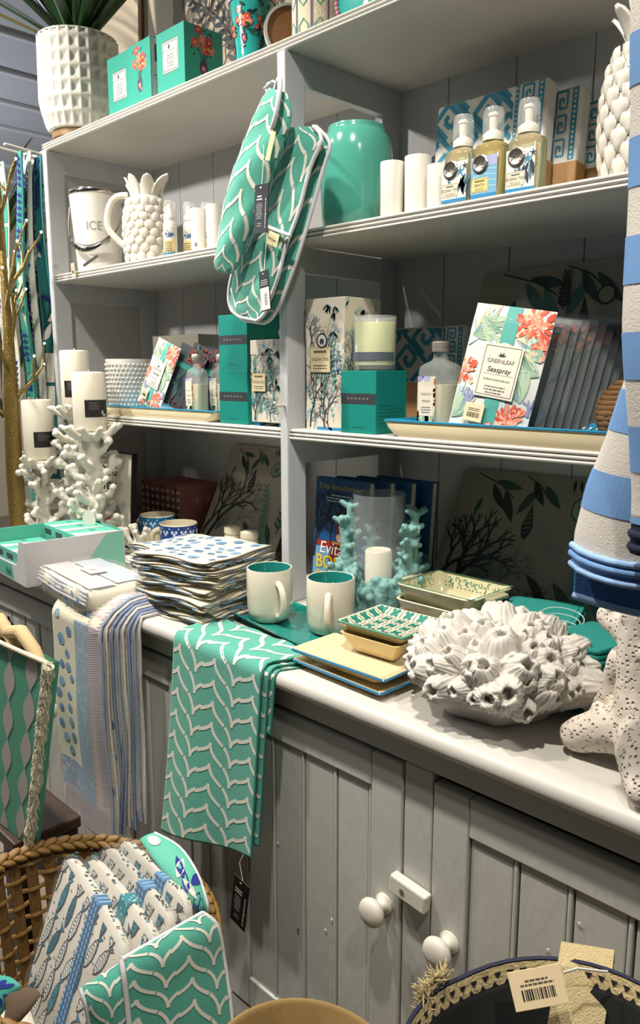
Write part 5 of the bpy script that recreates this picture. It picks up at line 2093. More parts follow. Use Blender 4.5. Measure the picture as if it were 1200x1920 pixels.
def pillar_candle(label, loc, r, h, rz, band=True, group='white pillar candles on the coral holders'):
    t = thing('pillar_candle', label, 'candle', loc, rz, group)
    MB().lathe([(r * 0.96, 0), (r, 0.003), (r, h - 0.004), (r * 0.94, h), (r * 0.5, h + 0.0015), (r * 0.2, h - 0.001), (0.0, h - 0.002)], 44).build('wax', WAX, t, smooth=50)
    MB().tube([(0, 0, h - 0.004), (0.001, 0, h + 0.006)], 0.0012, 6).build('wick', mat('wick', '#d7cfbd', 0.9), t)
    if band:
        P = Print(cyl_face(r + 0.0004, -pi / 2))
        P.rect(-0.004, 0.034, r * 1.5, 0.075, '#161616', 10)
        P.up()
        P.lines(0.006, 0.052, r * 0.95, 0.072, 6, '#6e6e6c', center=False, fill=0.4)
        P.disc(r * 1.0, 0.045, 0.004, 0.005, '#b8b8b4', 0, 8)
        P.rect(r * 1.02, 0.036, r * 1.3, 0.041, '#c9c9c5', 3)
        P.done(t, 'label_band')
    return t


coral_holder('white branching coral candle holder beside the glitter tree, shortest of three', (-2.035, 0.962, 0.9), 0.228, 0.040, 3)
coral_holder('white branching coral candle holder behind the soap box, holding a banded candle', (-1.765, 0.968, 0.9), 0.318, 0.040, 8)
coral_holder('white branching coral candle holder, tallest, between the other two', (-1.885, 0.998, 0.9), 0.362, 0.036, 14)
pillar_candle('white pillar candle with black label on the shortest coral holder', (-2.035, 0.962, 1.128), 0.0415, 0.158, 52)
pillar_candle('white pillar candle with black label on coral holder behind the soap box', (-1.765, 0.968, 1.218), 0.040, 0.140, 50)
pillar_candle('white pillar candle on the tallest coral holder', (-1.885, 0.998, 1.262), 0.0365, 0.150, 20)
# little coral sprig by the soap box
sp = thing('coral_ornament', 'small white knobbly coral sprig beside the blue patterned mugs', 'ornament', (-1.685, 1.030, 0.9))
b = MB()
R_ = random.Random(5)
b.lathe([(0, 0), (0.03, 0), (0.026, 0.008), (0, 0.01)], 14)
for k in range(5):
    a = 2 * pi * k / 5
    coral_branch(b, (0, 0, 0.01), (cos(a) * .5, sin(a) * .5, 1), 0.042, 0.0085, 1, R_)
remesh(b.build('coral', CORALW, sp), 0.0028, 0.0015, 0.008, 1)
# price tags hanging from the holders
for (lab, loc) in (('white oval price tag hanging on coral holder above the soap box', (-1.705, 0.918, 1.01)),):
    tg = thing('price_tag', lab, 'tag', loc, 40)
    pts = [(0.016 * cos(2 * pi * k / 18), 0.024 * sin(2 * pi * k / 18)) for k in range(18)]
    MB().prism(pts, -0.0005, 0.0005, Matrix.Rotation(R(90), 4, 'X')).build('card', CARD, tg)
    MB().tube([(0, 0, 0.022), (0.004, 0.012, 0.05), (-0.012, 0.03, 0.075)], 0.0006, 5).build('string', STRING, tg)

# --- framed sign behind the coral
sg = thing('framed_sign', 'white framed sign with black hand lettering behind the coral holders', 'sign', (-1.905, 1.082, 0.901), 0)
sg.rotation_euler = (R(-4), 0, 0)
box_part('panel', -0.118, 0.118, -0.004, 0.004, 0.004, 0.246, CARD, sg, 0.0005)
for a in ((-0.124, -0.118), (0.118, 0.124)):
    box_part('frame_side', a[0], a[1], -0.008, 0.006, 0, 0.25, BLACKCARD, sg, 0.0005)
for z0 in (0.0, 0.246):
    box_part('frame_rail', -0.1178, 0.1178, -0.008, 0.006, z0, z0 + 0.004, BLACKCARD, sg, 0.0005)
lettering(sg, 'LOOK G', 0.034, shift(face_front(-0.0045), -0.02, 0.185), BLACKINK, bold=0.0006)
lettering(sg, 'AT YOU', 0.034, shift(face_front(-0.0045), -0.02, 0.143), BLACKINK, bold=0.0006)
P = Print(face_front(-0.0045))
P.disc(0.02, 0.075, 0.045, 0.034, '#8f9a9c', 0.2, 16)
P.up()
P.disc(-0.005, 0.066, 0.014, 0.010, '#c8612c', 0, 10)
P.disc(0.03, 0.055, 0.026, 0.014, '#b9c23a', 0, 12)
P.disc(0.035, 0.07, 0.010, 0.02, '#d8862c', 0.3, 10)
P.done(sg, 'painted_motif')

# --- glitter tree with lights
GOLD = mat('gold_glitter', '#8a7440', 0.28, 0.65, var=0.8, scale=300, bump=1.0, bscale=330)
LED = mat('led_glow', '#fff3dc', 0.4, emit=14.0)
tr = thing('glitter_tree', 'gold glitter twig tree with tiny white lights on the worktop end', 'tree', (-2.068, 0.905, 0.9))
MB().lathe([(0.0, 0), (0.026, 0), (0.024, 0.012), (0.018, 0.03), (0.0, 0.03)], 16).build('base', GOLD, tr, smooth=50)
trunk = [(0, 0, 0.01), (-0.004, 0, 0.2), (0.004, 0.0, 0.4), (0.014, 0, 0.55), (0.012, 0, 0.7), (0.010, 0.004, 0.85), (0.006, 0.006, 0.98)]
MB().tube(trunk, [0.024, 0.0225, 0.020, 0.014, 0.010, 0.007, 0.003], 12).build('trunk', GOLD, tr, smooth=60)
bulb = MB().ball((0, 0, 0), 0.0030, 8, 6).mesh('bulb', LED, smooth=0)
R_ = random.Random(9)


def twig(p, d, ln, r, depth):
    p, d = Vector(p), Vector(d).normalized()
    pts = [p]
    for k in range(3):
        d = (d + Vector((R_.uniform(-.2, .2), R_.uniform(-.2, .2), 0.14))).normalized()
        pts.append(pts[-1] + d * ln / 3)
    MB().tube(pts, [r, r * .85, r * .7, r * .55], 7).build('branch', GOLD, tr, smooth=60)
    obj('bulb', bulb, tr, tuple(pts[-1] + d * 0.004))
    if depth:
        for s in (2, 3):
            nd = d + Vector((R_.uniform(-1, 1), R_.uniform(-1, 1), R_.uniform(-.1, .5))) * 0.9
            twig(pts[s], nd, ln * 0.5, r * 0.65, depth - 1)


for (z, a, le, ln) in ((0.38, 0.9, .7, .13), (0.46, -0.6, .75, .14), (0.50, 0.3, 1.0, .16), (0.56, 2.6, .8, .12), (0.60, -0.2, .8, .17), (0.66, 0.8, 1.2, .12), (0.72, -2.4, 1.0, .12), (0.76, -0.5, 1.3, .13), (0.84, 0.6, 1.6, .10), (0.33, -1.9, .9, .1)):
    k = z / 0.98
    twig((0.012 * k, 0, z), (cos(a), sin(a), le), ln, 0.0062, 1)

# --- leaf spray of an artificial palm behind the tree
pm = thing('palm_plant', 'green artificial palm standing behind the glitter tree, by the patterned towels', 'plant', (-2.64, 1.14, 0.001))
MB().lathe([(0.0, 0), (0.12, 0), (0.15, 0.28), (0.155, 0.30), (0.14, 0.30), (0.13, 0.26), (0.0, 0.26)], 30).build('planter', mat('grey_planter', '#6e6b66', 0.6), pm, smooth=40)
MB().tube([(0, 0, 0.25), (0.01, 0, 0.9), (0.0, 0, 1.74)], [0.02, 0.016, 0.012], 10).build('stem', mat('palm_stem', '#4a4028', 0.7), pm, smooth=60)
PALM = mat('palm_leaf', '#55652a', 0.4, var=0.4, scale=12)
for (z, n_, lo) in ((1.74, 16, 1.2), (1.5, 12, 1.1), (1.2, 8, 0.9)):
    for k in range(n_):
        az = 2 * pi * k / n_ + R_.uniform(-.2, .2)
        strap_leaf((0.01 * cos(az), 0.01 * sin(az), z), az, R_.uniform(.30, .40), 0.022, lo + R_.uniform(-.35, .25), R_.uniform(.3, .8), PALM if k % 3 else LEAF, pm)

# --- patterned towels hanging on the end of the shelf unit
ht_cols = [('#d5d4c4', '#1f2f86', '#4aa192'), ('#4aa192', '#1f2f86', '#d8d6cc'), ('#d8d6cc', '#232b6e', '#5fae9f'), ('#1f6f70', '#182a70', '#d8d6cc')]
labels = ['cream towel with green fern and navy print, front of the hanging bunch', 'folded teal towel with navy leaf print hanging on the shelf end', 'white towel with navy and teal leaves hanging in the bunch', 'dark teal leaf print towel hanging lowest in the bunch']
geo = [(-2.215, -2.135, 1.90, 1.30, 0.955), (-2.155, -2.095, 1.925, 1.12, 0.985), (-2.19, -2.10, 1.93, 0.98, 1.012), (-2.17, -2.085, 1.92, 1.06, 1.036)]
for q, ((x0, x1, zt, zb, y), (bc, c1, c2)) in enumerate(zip(geo, ht_cols)):
    t = thing('patterned_towel', labels[q], 'towel', ((x0 + x1) / 2, y, zb), 0, 'patterned towels on the shelf end')
    W, L = 0.11, zt - zb

    def fn(u, v, x0=x0, x1=x1, zt=zt, zb=zb, q=q):
        wdt = (x1 - x0) * (0.35 + 0.65 * min(1, v * 2.2) ** 0.6)
        x = x1 - wdt * (1 - u) - (x0 + x1) / 2
        yy = 0.009 * sin(u * 9 + q * 2) * min(1, 0.3 + v) + 0.006 * sin(v * 9 + q)
        return (x, yy, (zt - zb) * (1 - v))
    C_ = Cloth(fn, W, L)
    C_.mesh('cloth', 18, 24, mat('towel_cloth_' + bc[1:], bc, 0.85, var=0.06, bump=0.4, bscale=500), t, 0.004)
    P = Print(lambda u, v, h, C_=C_, L=L: C_(u, L - v, -h - 0.0016), (0.002, W - .002, .004, L - .004))
    r = random.Random(60 + q)
    z = 0.0
    while z < L:
        kind = r.random()
        if kind < 0.4:
            for s in range(5):
                P.leaf(W * 0.5, z + s * 0.016, 0.5, 0.045, 0.014, c1, 0.1)
                P.leaf(W * 0.5, z + s * 0.016, 2.6, 0.045, 0.014, c1, -0.1)
        elif kind < 0.75:
            for s in range(4):
                P.leaf(r.uniform(0, W), z + r.uniform(0, .08), r.uniform(0, 6), 0.06, 0.022, c2, 0.2)
                P.leaf(r.uniform(0, W), z + r.uniform(0, .08), r.uniform(0, 6), 0.045, 0.016, c1, 0.2)
        else:
            P.rect(0.0, z, W, z + 0.08, c2, 10, 4)
            P.up()
            P.frond(W * 0.5, z, 1.5, 0.08, 6, 0.03, bc if bc != c2 else c1)
        z += 0.09
        P.h = P.eps
    P.done(t, 'leaf_print', INKF)
# peg rail the towels hang from
rail = thing('peg_rail', 'small white rail with pegs on the shelf end carrying the towels', 'rail', (-2.105, 1.0, 1.93))
box_part('bar', -0.10, 0.036, 0.06, 0.075, -0.012, 0.012, PAINT, rail, 0.002)
MB().tube([(-0.055, 0.062, 0), (-0.055, -0.05, 0.008)], 0.005, 8, round_tip=True).build('peg', PAINT, rail, smooth=60)
MB().tube([(-0.012, 0.062, 0), (-0.012, -0.04, 0.008)], 0.005, 8, round_tip=True).build('peg', PAINT, rail, smooth=60)

# ================================================================== soap display box
sb = thing('display_box', 'white and teal cardboard counter display box holding teal soap cartons', 'display box', (-1.705, 0.838, 0.9005), -5)
w, d, h = 0.205, 0.232, 0.098
WCARD = mat('white_card', '#c9c7c9', 0.55, var=0.03)
MINT = mat('mint_card', '#5cb8a2', 0.5, var=0.04)
box_part('base', -w / 2, w / 2, -d / 2, d / 2, 0, 0.003, WCARD, sb, 0.0004)
box_part('side_panel', w / 2 - 0.003, w / 2, -d / 2, d / 2, 0.0032, h, WCARD, sb, 0.0006)
box_part('side_panel', -w / 2, -w / 2 + 0.003, -d / 2, d / 2, 0.0032, h, MINT, sb, 0.0006)
box_part('back_panel', -w / 2 + 0.0032, w / 2 - 0.0032, d / 2 - 0.003, d / 2, 0.0032, h, MINT, sb, 0.0006)
fp = MB()
pf = [(-w / 2 + 0.0032, 0.0032), (w / 2 - 0.0032, 0.0032), (w / 2 - 0.0032, h), (w / 2 - 0.03, h), (w / 2 - 0.055, 0.040), (-w / 2 + 0.0032, 0.036)]
fp.prism(pf, 0.0, 0.003, Matrix.Translation((0, -d / 2 + 0.003, 0)) @ Matrix.Rotation(R(90), 4, 'X'))
fp.build('front_panel', WCARD, sb)
P = Print(face_front(-d / 2 - 0.0002))
P.poly([(-w / 2 + .004, 0.004), (w / 2 - 0.075, 0.004), (w / 2 - 0.085, 0.035), (-w / 2 + .004, 0.034)], '#57b09b')
P.done(sb, 'panel_print')
lettering(sb, 'Nail', 0.02, shift(face_front(-d / 2 - 0.0006), -0.005, 0.012), mat('green_ink', '#1f6a60', 0.5), bold=0.0005)
P = Print(face_right(w / 2 + 0.0002))
P.poly([(d / 2 - 0.105, 0.02), (d / 2 - 0.002, 0.004), (d / 2 - 0.002, h - 0.002), (d / 2 - 0.045, h - 0.004)], '#7fc0ad')
P.done(sb, 'panel_print')
k = 0
for (row_y, zc, nn) in ((0.055, 0.0035, 3), (-0.06, 0.0035, 3)):
    for col in range(3):
        for lv in range(3 if row_y > 0 else 2):
            s_ = thing('soap_carton', '%s teal soap carton in the %s row, %s' % (['bottom', 'middle', 'top'][lv] if row_y > 0 else ['bottom', 'top'][lv], 'rear' if row_y > 0 else 'front', ['against the mint side wall of the box', 'midway between the box walls', 'against the white side wall of the box'][col]), 'carton', (0, 0, 0), 0, 'teal soap cartons in the display box ' + ('rear' if row_y > 0 else 'front'))
            ca_, sa_ = cos(R(-5)), sin(R(-5))
            lx, ly = -0.066 + col * 0.066, row_y
            s_.location = (-1.705 + lx * ca_ - ly * sa_, 0.838 + lx * sa_ + ly * ca_, 0.9005 + zc + lv * 0.0315)
            s_.rotation_euler = (0, 0, R(-5))
            box_part('body', -0.032, 0.032, -0.052, 0.052, 0, 0.031, MINT, s_, 0.0008, 1)
            P = Print(face_front(-0.0522))
            P.rect(-0.024, 0.009, 0.016, 0.022, '#3b3f3f')
            P.done(s_, 'window_print')
            P = Print(face_top(0.0312))
            P.poly([(0.0, -0.052), (0.032, -0.052), (0.032, 0.052), (0.022, 0.03)], '#d8d4c9')
            P.up()
            P.lines(-0.026, 0.0, 0.0, 0.014, 2, '#2b6e63')
            P.done(s_, 'top_print')

# ================================================================== worktop, left of the divider
ZC = 0.9004
# --- patterned mugs
def mug(t, r, h, outer, inner, az, foot=0.86, th=0.0035, hr=0.0065, hh=0.62, sq=False):
    if sq:
        prof = [(r * 0.70, 0), (r * 0.80, 0.002), (r * 0.93, h * 0.10), (r * 0.985, h * 0.22), (r, h * 0.5), (r, h - 0.0015), (r - 0.001, h)]
    else:
        prof = [(r * foot, 0), (r * (foot + 0.03), 0.003), (r, h * 0.7), (r, h - 0.0015), (r - 0.001, h)]
    MB().lathe(prof + [(r - th, h - 0.0005)], 56, cap1=False).build('body', outer, t, smooth=50)
    MB().lathe([(r - th, h - 0.0004), (r - th - 0.0008, h - 0.004), (r - th - 0.001, h * 0.3), (r * 0.7, 0.008), (0, 0.006)], 48, cap0=False).build('glazed_inside', inner, t, smooth=50)
    pts = []
    for k in range(15):
        a = -pi / 2 + pi * k / 14
        pts.append((r - 0.004 + 0.030 * cos(a) ** 0.8 if cos(a) > 0 else r - 0.004, 0, h * 0.47 + h * hh / 2 * sin(a)))
    b = MB()
    n = len(pts)
    for s_ in range(n):
        pass
    b.tube(pts, hr, 10)
    o = b.build('handle', outer, t, smooth=60)
    o.rotation_euler = (0, 0, az)
    return t


WCER = mat('warm_white_glaze', '#d3ccba', 0.13, var=0.03, coat=0.6)
TEALIN = mat('teal_glaze', '#227f78', 0.14, var=0.06, coat=0.6)
CREAMIN = mat('cream_inside', '#d7cfb4', 0.2, var=0.03, coat=0.4)


def folk_mug(label, loc, az, top, low, dots):
    t = thing('patterned_mug', label, 'mug', loc, 0, 'patterned mugs under the shelf')
    r, h = 0.047, 0.085
    mug(t, r, h, CREAMIN, CREAMIN, az, hr=0.0075)
    P = Print(cyl_face(r * 0.997 + 0.0006, -pi / 2))
    P.rect(-0.14, h * 0.52, 0.14, h * 0.97, top, 40)
    P.rect(-0.14, h * 0.10, 0.14, h * 0.44, low, 40)
    P.up()
    for k in range(12):
        u = -0.13 + k * 0.0235
        for q in range(3):
            P.disc(u + (q - 1) * 0.005, h * (0.80 - 0.07 * (q % 2)), 0.0032, 0.0042, '#c8d3df', 0, 8)
        P.disc(u + 0.011, h * 0.9, 0.002, 0.002, '#c8d3df', 0, 6)
    for k in range(46):
        P.disc(-0.138 + k * 0.006, h * 0.48, 0.0015, 0.0015, dots, 0, 6)
    r_ = random.Random(4)
    for k in range(22):
        P.leaf(r_.uniform(-.13, .13), h * r_.uniform(.15, .38), r_.uniform(0, 6), 0.009, 0.005, r_.choice(('#20222c', '#c9a92c', '#2e5f3c')))
    P.done(t, 'folk_print', INKG)
    return t


folk_mug('blue banded patterned mug beside the small coral sprig', (-1.775, 1.155, ZC), R(200), '#1f6fa5', '#d9cfa6', '#c2a64a')
folk_mug('navy banded patterned mug with its cream handle in front of red napkin packs', (-1.635, 1.125, ZC), R(215), '#1d3f86', '#1f4f3c', '#6fae8a')

# --- red napkin packs at the back
RN = '#7d4340'
for k in range(4):
    t = thing('paper_napkin_pack', ['end napkin pack of the row showing its red starfish face', 'second paper napkin pack of the row', 'third paper napkin pack of the row', 'last paper napkin pack of the row, against the end panel'][::-1][k] if k in (0, 3) else ('red paper napkin pack second from the end panel' if k == 1 else 'red paper napkin pack third from the end panel'), 'napkin pack', (-1.925 + k * 0.050, 1.30, ZC), 0, 'red paper napkin packs')
    box_part('napkins', -0.021, 0.021, -0.085, 0.045, 0, 0.155, mat('napkin_red', '#8f5a55', 0.8, var=0.12, scale=30), t, 0.003)
    P = Print(face_front(-0.0853))
    for q in range(7):
        P.rect(-0.019, 0.012 + q * 0.02, 0.019, 0.020 + q * 0.02, '#b9b4ad')
    P.up()
    P.rect(-0.004, 0.004, 0.004, 0.150, '#3c3f45')
    P.done(t, 'pack_print')
    P = Print(lambda u, v, h: (-0.0213 - h if False else 0.0213 + h, u, v))
    for q in range(3):
        P.star(-0.05 + 0.045 * q, 0.05 + 0.03 * (q % 2), 0.02, RN)
        P.star(-0.03 + 0.04 * q, 0.11, 0.017, '#b07a70')
    P.done(t, 'starfish_print')

# --- cream salt and pepper shakers
for k, (x, y, lab) in enumerate(((-1.505, 1.195, 'cream ceramic shaker beside the sea print placemat, further from the divider'), (-1.430, 1.185, 'cream ceramic shaker beside the sea print placemat, nearer the divider'))):
    t = thing('shaker', lab, 'shaker', (x, y, ZC), 0, 'cream shakers')
    MB().lathe([(0.020, 0), (0.0225, 0.002), (0.0215, 0.06), (0.0195, 0.064)], 30).build('body', CREAMCER, t, smooth=50)
    MB().lathe([(0.0200, 0.0645), (0.0215, 0.066), (0.0225, 0.072), (0.0215, 0.082), (0.012, 0.086), (0, 0.0865)], 30).build('cap', CREAMCER, t, smooth=50)

placemat('sea print placemat leaning at the back board left of the divider', (-1.545, 1.222, ZC), -27, 0, 0.30, 0.295, 53, False, '#a29b90')
placemat('large sea print placemat leaning at the back board behind stacked bowls', (-0.735, 1.222, ZC), -27, 0, 0.40, 0.295, 54, False, '#8f8b82')

# --- shell print napkins, folded in a pile
SHELLC = mat('shell_cloth', '#d6cfb8', 0.85, var=0.05, scale=20, bump=0.4, bscale=700)
STRIPE = '#8f97a4'


def shells_on(P, x0, x1, y0, y1, n, r, smin=0.008, smax=0.014):
    put = []
    for k in range(n * 8):
        u, v, s = r.uniform(x0, x1), r.uniform(y0, y1), r.uniform(smin, smax)
        if all(hypot(u - a, v - b) > (s + c) * 1.05 for a, b, c in put):
            put.append((u, v, s))
            scallop_shell(P, u, v, s, r.uniform(-1.5, 1.5), r.choice(('#7b9fbf', '#8aa9c6', '#6d8fb3')), r.choice(('#48688f', '#5577a0')))
        if len(put) >= n:
            break


def folded_napkin(label, loc, rz, w, d, h, seed, top=False, tilt=(0, 0)):
    t = thing('folded_napkin', label, 'napkin', loc, 0, 'pile of shell print napkins')
    t.rotation_euler = (R(tilt[0]), R(tilt[1]), R(rz))
    r = random.Random(seed)
    ph = r.uniform(0, 6)
    nl = 4
    lh = h / nl
    wav = lambda x, y: 0.0022 * sin(x * 40 + ph) + 0.0018 * sin(y * 33 + ph * 2)
    for L in range(nl):
        ins = [r.uniform(0, 0.007) for _ in range(4)]
        x0, x1, y0, y1 = -w / 2 + ins[0], w / 2 - ins[1], -d / 2 + ins[2], d / 2 - ins[3]
        z0 = L * lh
        b = MB()
        N = 14
        # rounded-edge leaf: loop section across x, swept along y
        sec = []
        for i in range(N + 1):
            sec.append(('t', i / N))

        def f(u, v):
            # u goes round the section: bottom, rounded fold at x1, top, edge at x0
            y = y0 + (y1 - y0) * v
            a = u * 2
            if a < 1:
                x, zz = x0 + (x1 - x0) * a, z0 + 0.0003
            else:
                x, zz = x1 - (x1 - x0) * (a - 1), z0 + lh * 0.92
            e = 0.0 if a < 1 else 0.0
            rim = min(1, (x1 - x) / 0.006, (x - x0) / 0.006 + 0.3, (y1 - y) / 0.006 + 0.3, (y - y0) / 0.006 + 0.3)
            rim = max(0.0, rim)
            zc = z0 + lh * 0.46
            zz = zc + (zz - zc) * (0.35 + 0.65 * rim)
            edge = min(1.0, min(x - x0, x1 - x, y - y0, y1 - y) / 0.05 + 0.25)
            return (x + 0.003 * sin(y * 50 + L), y + 0.0035 * sin(x * 46 + L * 1.7 + ph), zz + wav(x, y) * 1.0)
        b.grid(f, 30, 14, wrapu=True)
        b.build('fold', SHELLC, t, smooth=0)
        if L < nl - 1 or not top:
            # printed edge patches seen on the fold fronts
            P = Print(lambda u, v, hh: (u + 0.003 * sin(y0 * 50 + L), y0 + 0.0035 * sin(u * 46 + L * 1.7 + ph) - 0.0008 - hh, z0 + v + wav(u, y0)))
            for k in range(5):
                u = r.uniform(x0, x1 - .03)
                P.rect(u, lh * 0.15, u + r.uniform(.008, .03), lh * 0.85, r.choice(('#6d8fb3', '#48688f', '#8aa9c6')), 3)
            P.done(t, 'edge_print', INKF)
            P = Print(lambda u, v, hh: (x1 + 0.003 * sin(u * 50 + L) + 0.0008 + hh, u + 0.0035 * sin(x1 * 46 + L * 1.7 + ph), z0 + v + wav(x1, u)))
            for k in range(5):
                u = r.uniform(y0, y1 - .03)
                P.rect(u, lh * 0.15, u + r.uniform(.008, .03), lh * 0.85, r.choice(('#6d8fb3', '#48688f', '#8aa9c6')), 3)
            P.done(t, 'edge_print', INKF)
    if top:
        P = Print(lambda u, v, hh: (u + 0.003 * sin(v * 50 + nl - 1), v, (nl - 1) * lh + lh * 0.92 + wav(u, v) + 0.0006 + hh), None, 0.0002)
        shells_on(P, -w / 2 + .02, w / 2 - .02, -d / 2 + .02, d / 2 - .02, 30, r)
        P.done(t, 'shell_print', INKF)
    return t


zz = ZC
for k in range(7):
    hN = 0.0140
    w, d = 0.205 + rnd.uniform(-.01, .012), 0.205 + rnd.uniform(-.01, .01)
    lab = ['lowest folded shell print napkin, resting on the worktop', 'second folded shell napkin up from the worktop', 'third folded shell napkin up from the worktop', 'fourth folded shell napkin up from the worktop', 'fifth folded shell napkin up from the worktop', 'folded shell napkin just under the topmost one', 'topmost folded shell print napkin of the pile'][k]
    folded_napkin(lab, (-1.215 - 0.006 * k + rnd.uniform(-.008, .008), 0.905 + 0.003 * k + rnd.uniform(-.006, .006), zz), 6 + rnd.uniform(-6, 6) + k, w, d, hN, 70 + k, k == 6)
    zz += hN + 0.0026
# second, smaller pile leaning over its left
for k in range(3):
    lab = ['lower loosely folded shell napkin at the left of the pile', 'middle loosely folded shell napkin at the left of the pile', 'upper loosely folded shell napkin overlapping the cellophane pack'][k]
    folded_napkin(lab, (-1.385, 0.935 + 0.004 * k, ZC + 0.050 + 0.0186 * k), -14 + 5 * k, 0.125, 0.16, 0.0158, 90 + k, k == 2, (0, -4))
prop = thing('napkin_parcel', 'wrapped shell napkin parcel hidden beneath the loose napkins', 'napkin', (-1.385, 0.935, ZC), -10)
box_part('parcel', -0.055, 0.055, -0.06, 0.07, 0, 0.047, SHELLC, prop, 0.006)

# --- cellophane pack of folded shell cloth
pk = thing('cellophane_pack', 'folded shell print tablecloth in a cellophane bag with a card on top', 'textile pack', (-1.450, 0.785, ZC), -6)
b = MB()


def packf(W, D, H, inset=0.0):
    def f(u, v):
        a = 2 * pi * u
        e = 0.35
        x = (W / 2 - inset) * math.copysign(abs(cos(a)) ** e, cos(a))
        y = (D / 2 - inset) * math.copysign(abs(sin(a)) ** e, sin(a))
        k = [(0.0, 0.0), (0.90, 0.002), (1.0, 0.25), (1.0, 0.7), (0.94, 0.95), (0.6, 1.0), (0.0, 1.0)][int(round(v * 6))]
        return (x * k[0], y * k[0], H * k[1] + 0.002 * sin(9 * a) * k[0] * (1 if v > 0.5 else 0))
    return f


b.grid(packf(0.265, 0.15, 0.050), 56, 6, wrapu=True)
b.build('folded_cloth', SHELLC, pk, smooth=60)
P = Print(lambda u, v, h: (u, -0.0755 - h, v))
shells_on(P, -0.10, 0.10, 0.012, 0.036, 9, random.Random(3), 0.007, 0.011)
P.done(pk, 'shell_print', INKF)
P = Print(face_top(0.0525))
P.rect(-0.11, 0.0, 0.11, 0.06, '#a9b4bd')
P.rect(-0.12, -0.06, 0.12, -0.005, '#c9c2c0')
P.up()
for k in range(28):
    P.rect(-0.118 + k * 0.0085, -0.058, -0.114 + k * 0.0085, -0.008, '#b9b1b4')
P.done(pk, 'border_print', INKF)
b = MB()
for k in range(4):
    b.tube([(-0.125, -0.072 + 0.002 * k, 0.026 + 0.007 * k), (0.0, -0.077 + .002 * k, 0.025 + 0.007 * k), (0.125, -0.072 + .002 * k, 0.024 + 0.007 * k)], 0.0026, 6)
b.build('hem_edges', mat('striped_hem', '#b7b6bd', 0.85, var=0.3, scale=220), pk, smooth=60)
CELLO = mat('cellophane', '#e6e8ea', 0.08, alpha=0.16, var=0.0, coat=0.6)
b = MB()
b.grid(packf(0.277, 0.162, 0.056), 56, 6, wrapu=True)
o = b.build('cellophane', CELLO, pk, smooth=60)
cdx = box_part('info_card', -0.032, 0.028, -0.018, 0.018, 0.0565, 0.0572, CARD, pk, 0.0003)
P = Print(face_top(0.0574))
P.lines(-0.012, -0.006, 0.012, 0.006, 2, '#8b7d5a')
P.done(cdx, 'card_print')

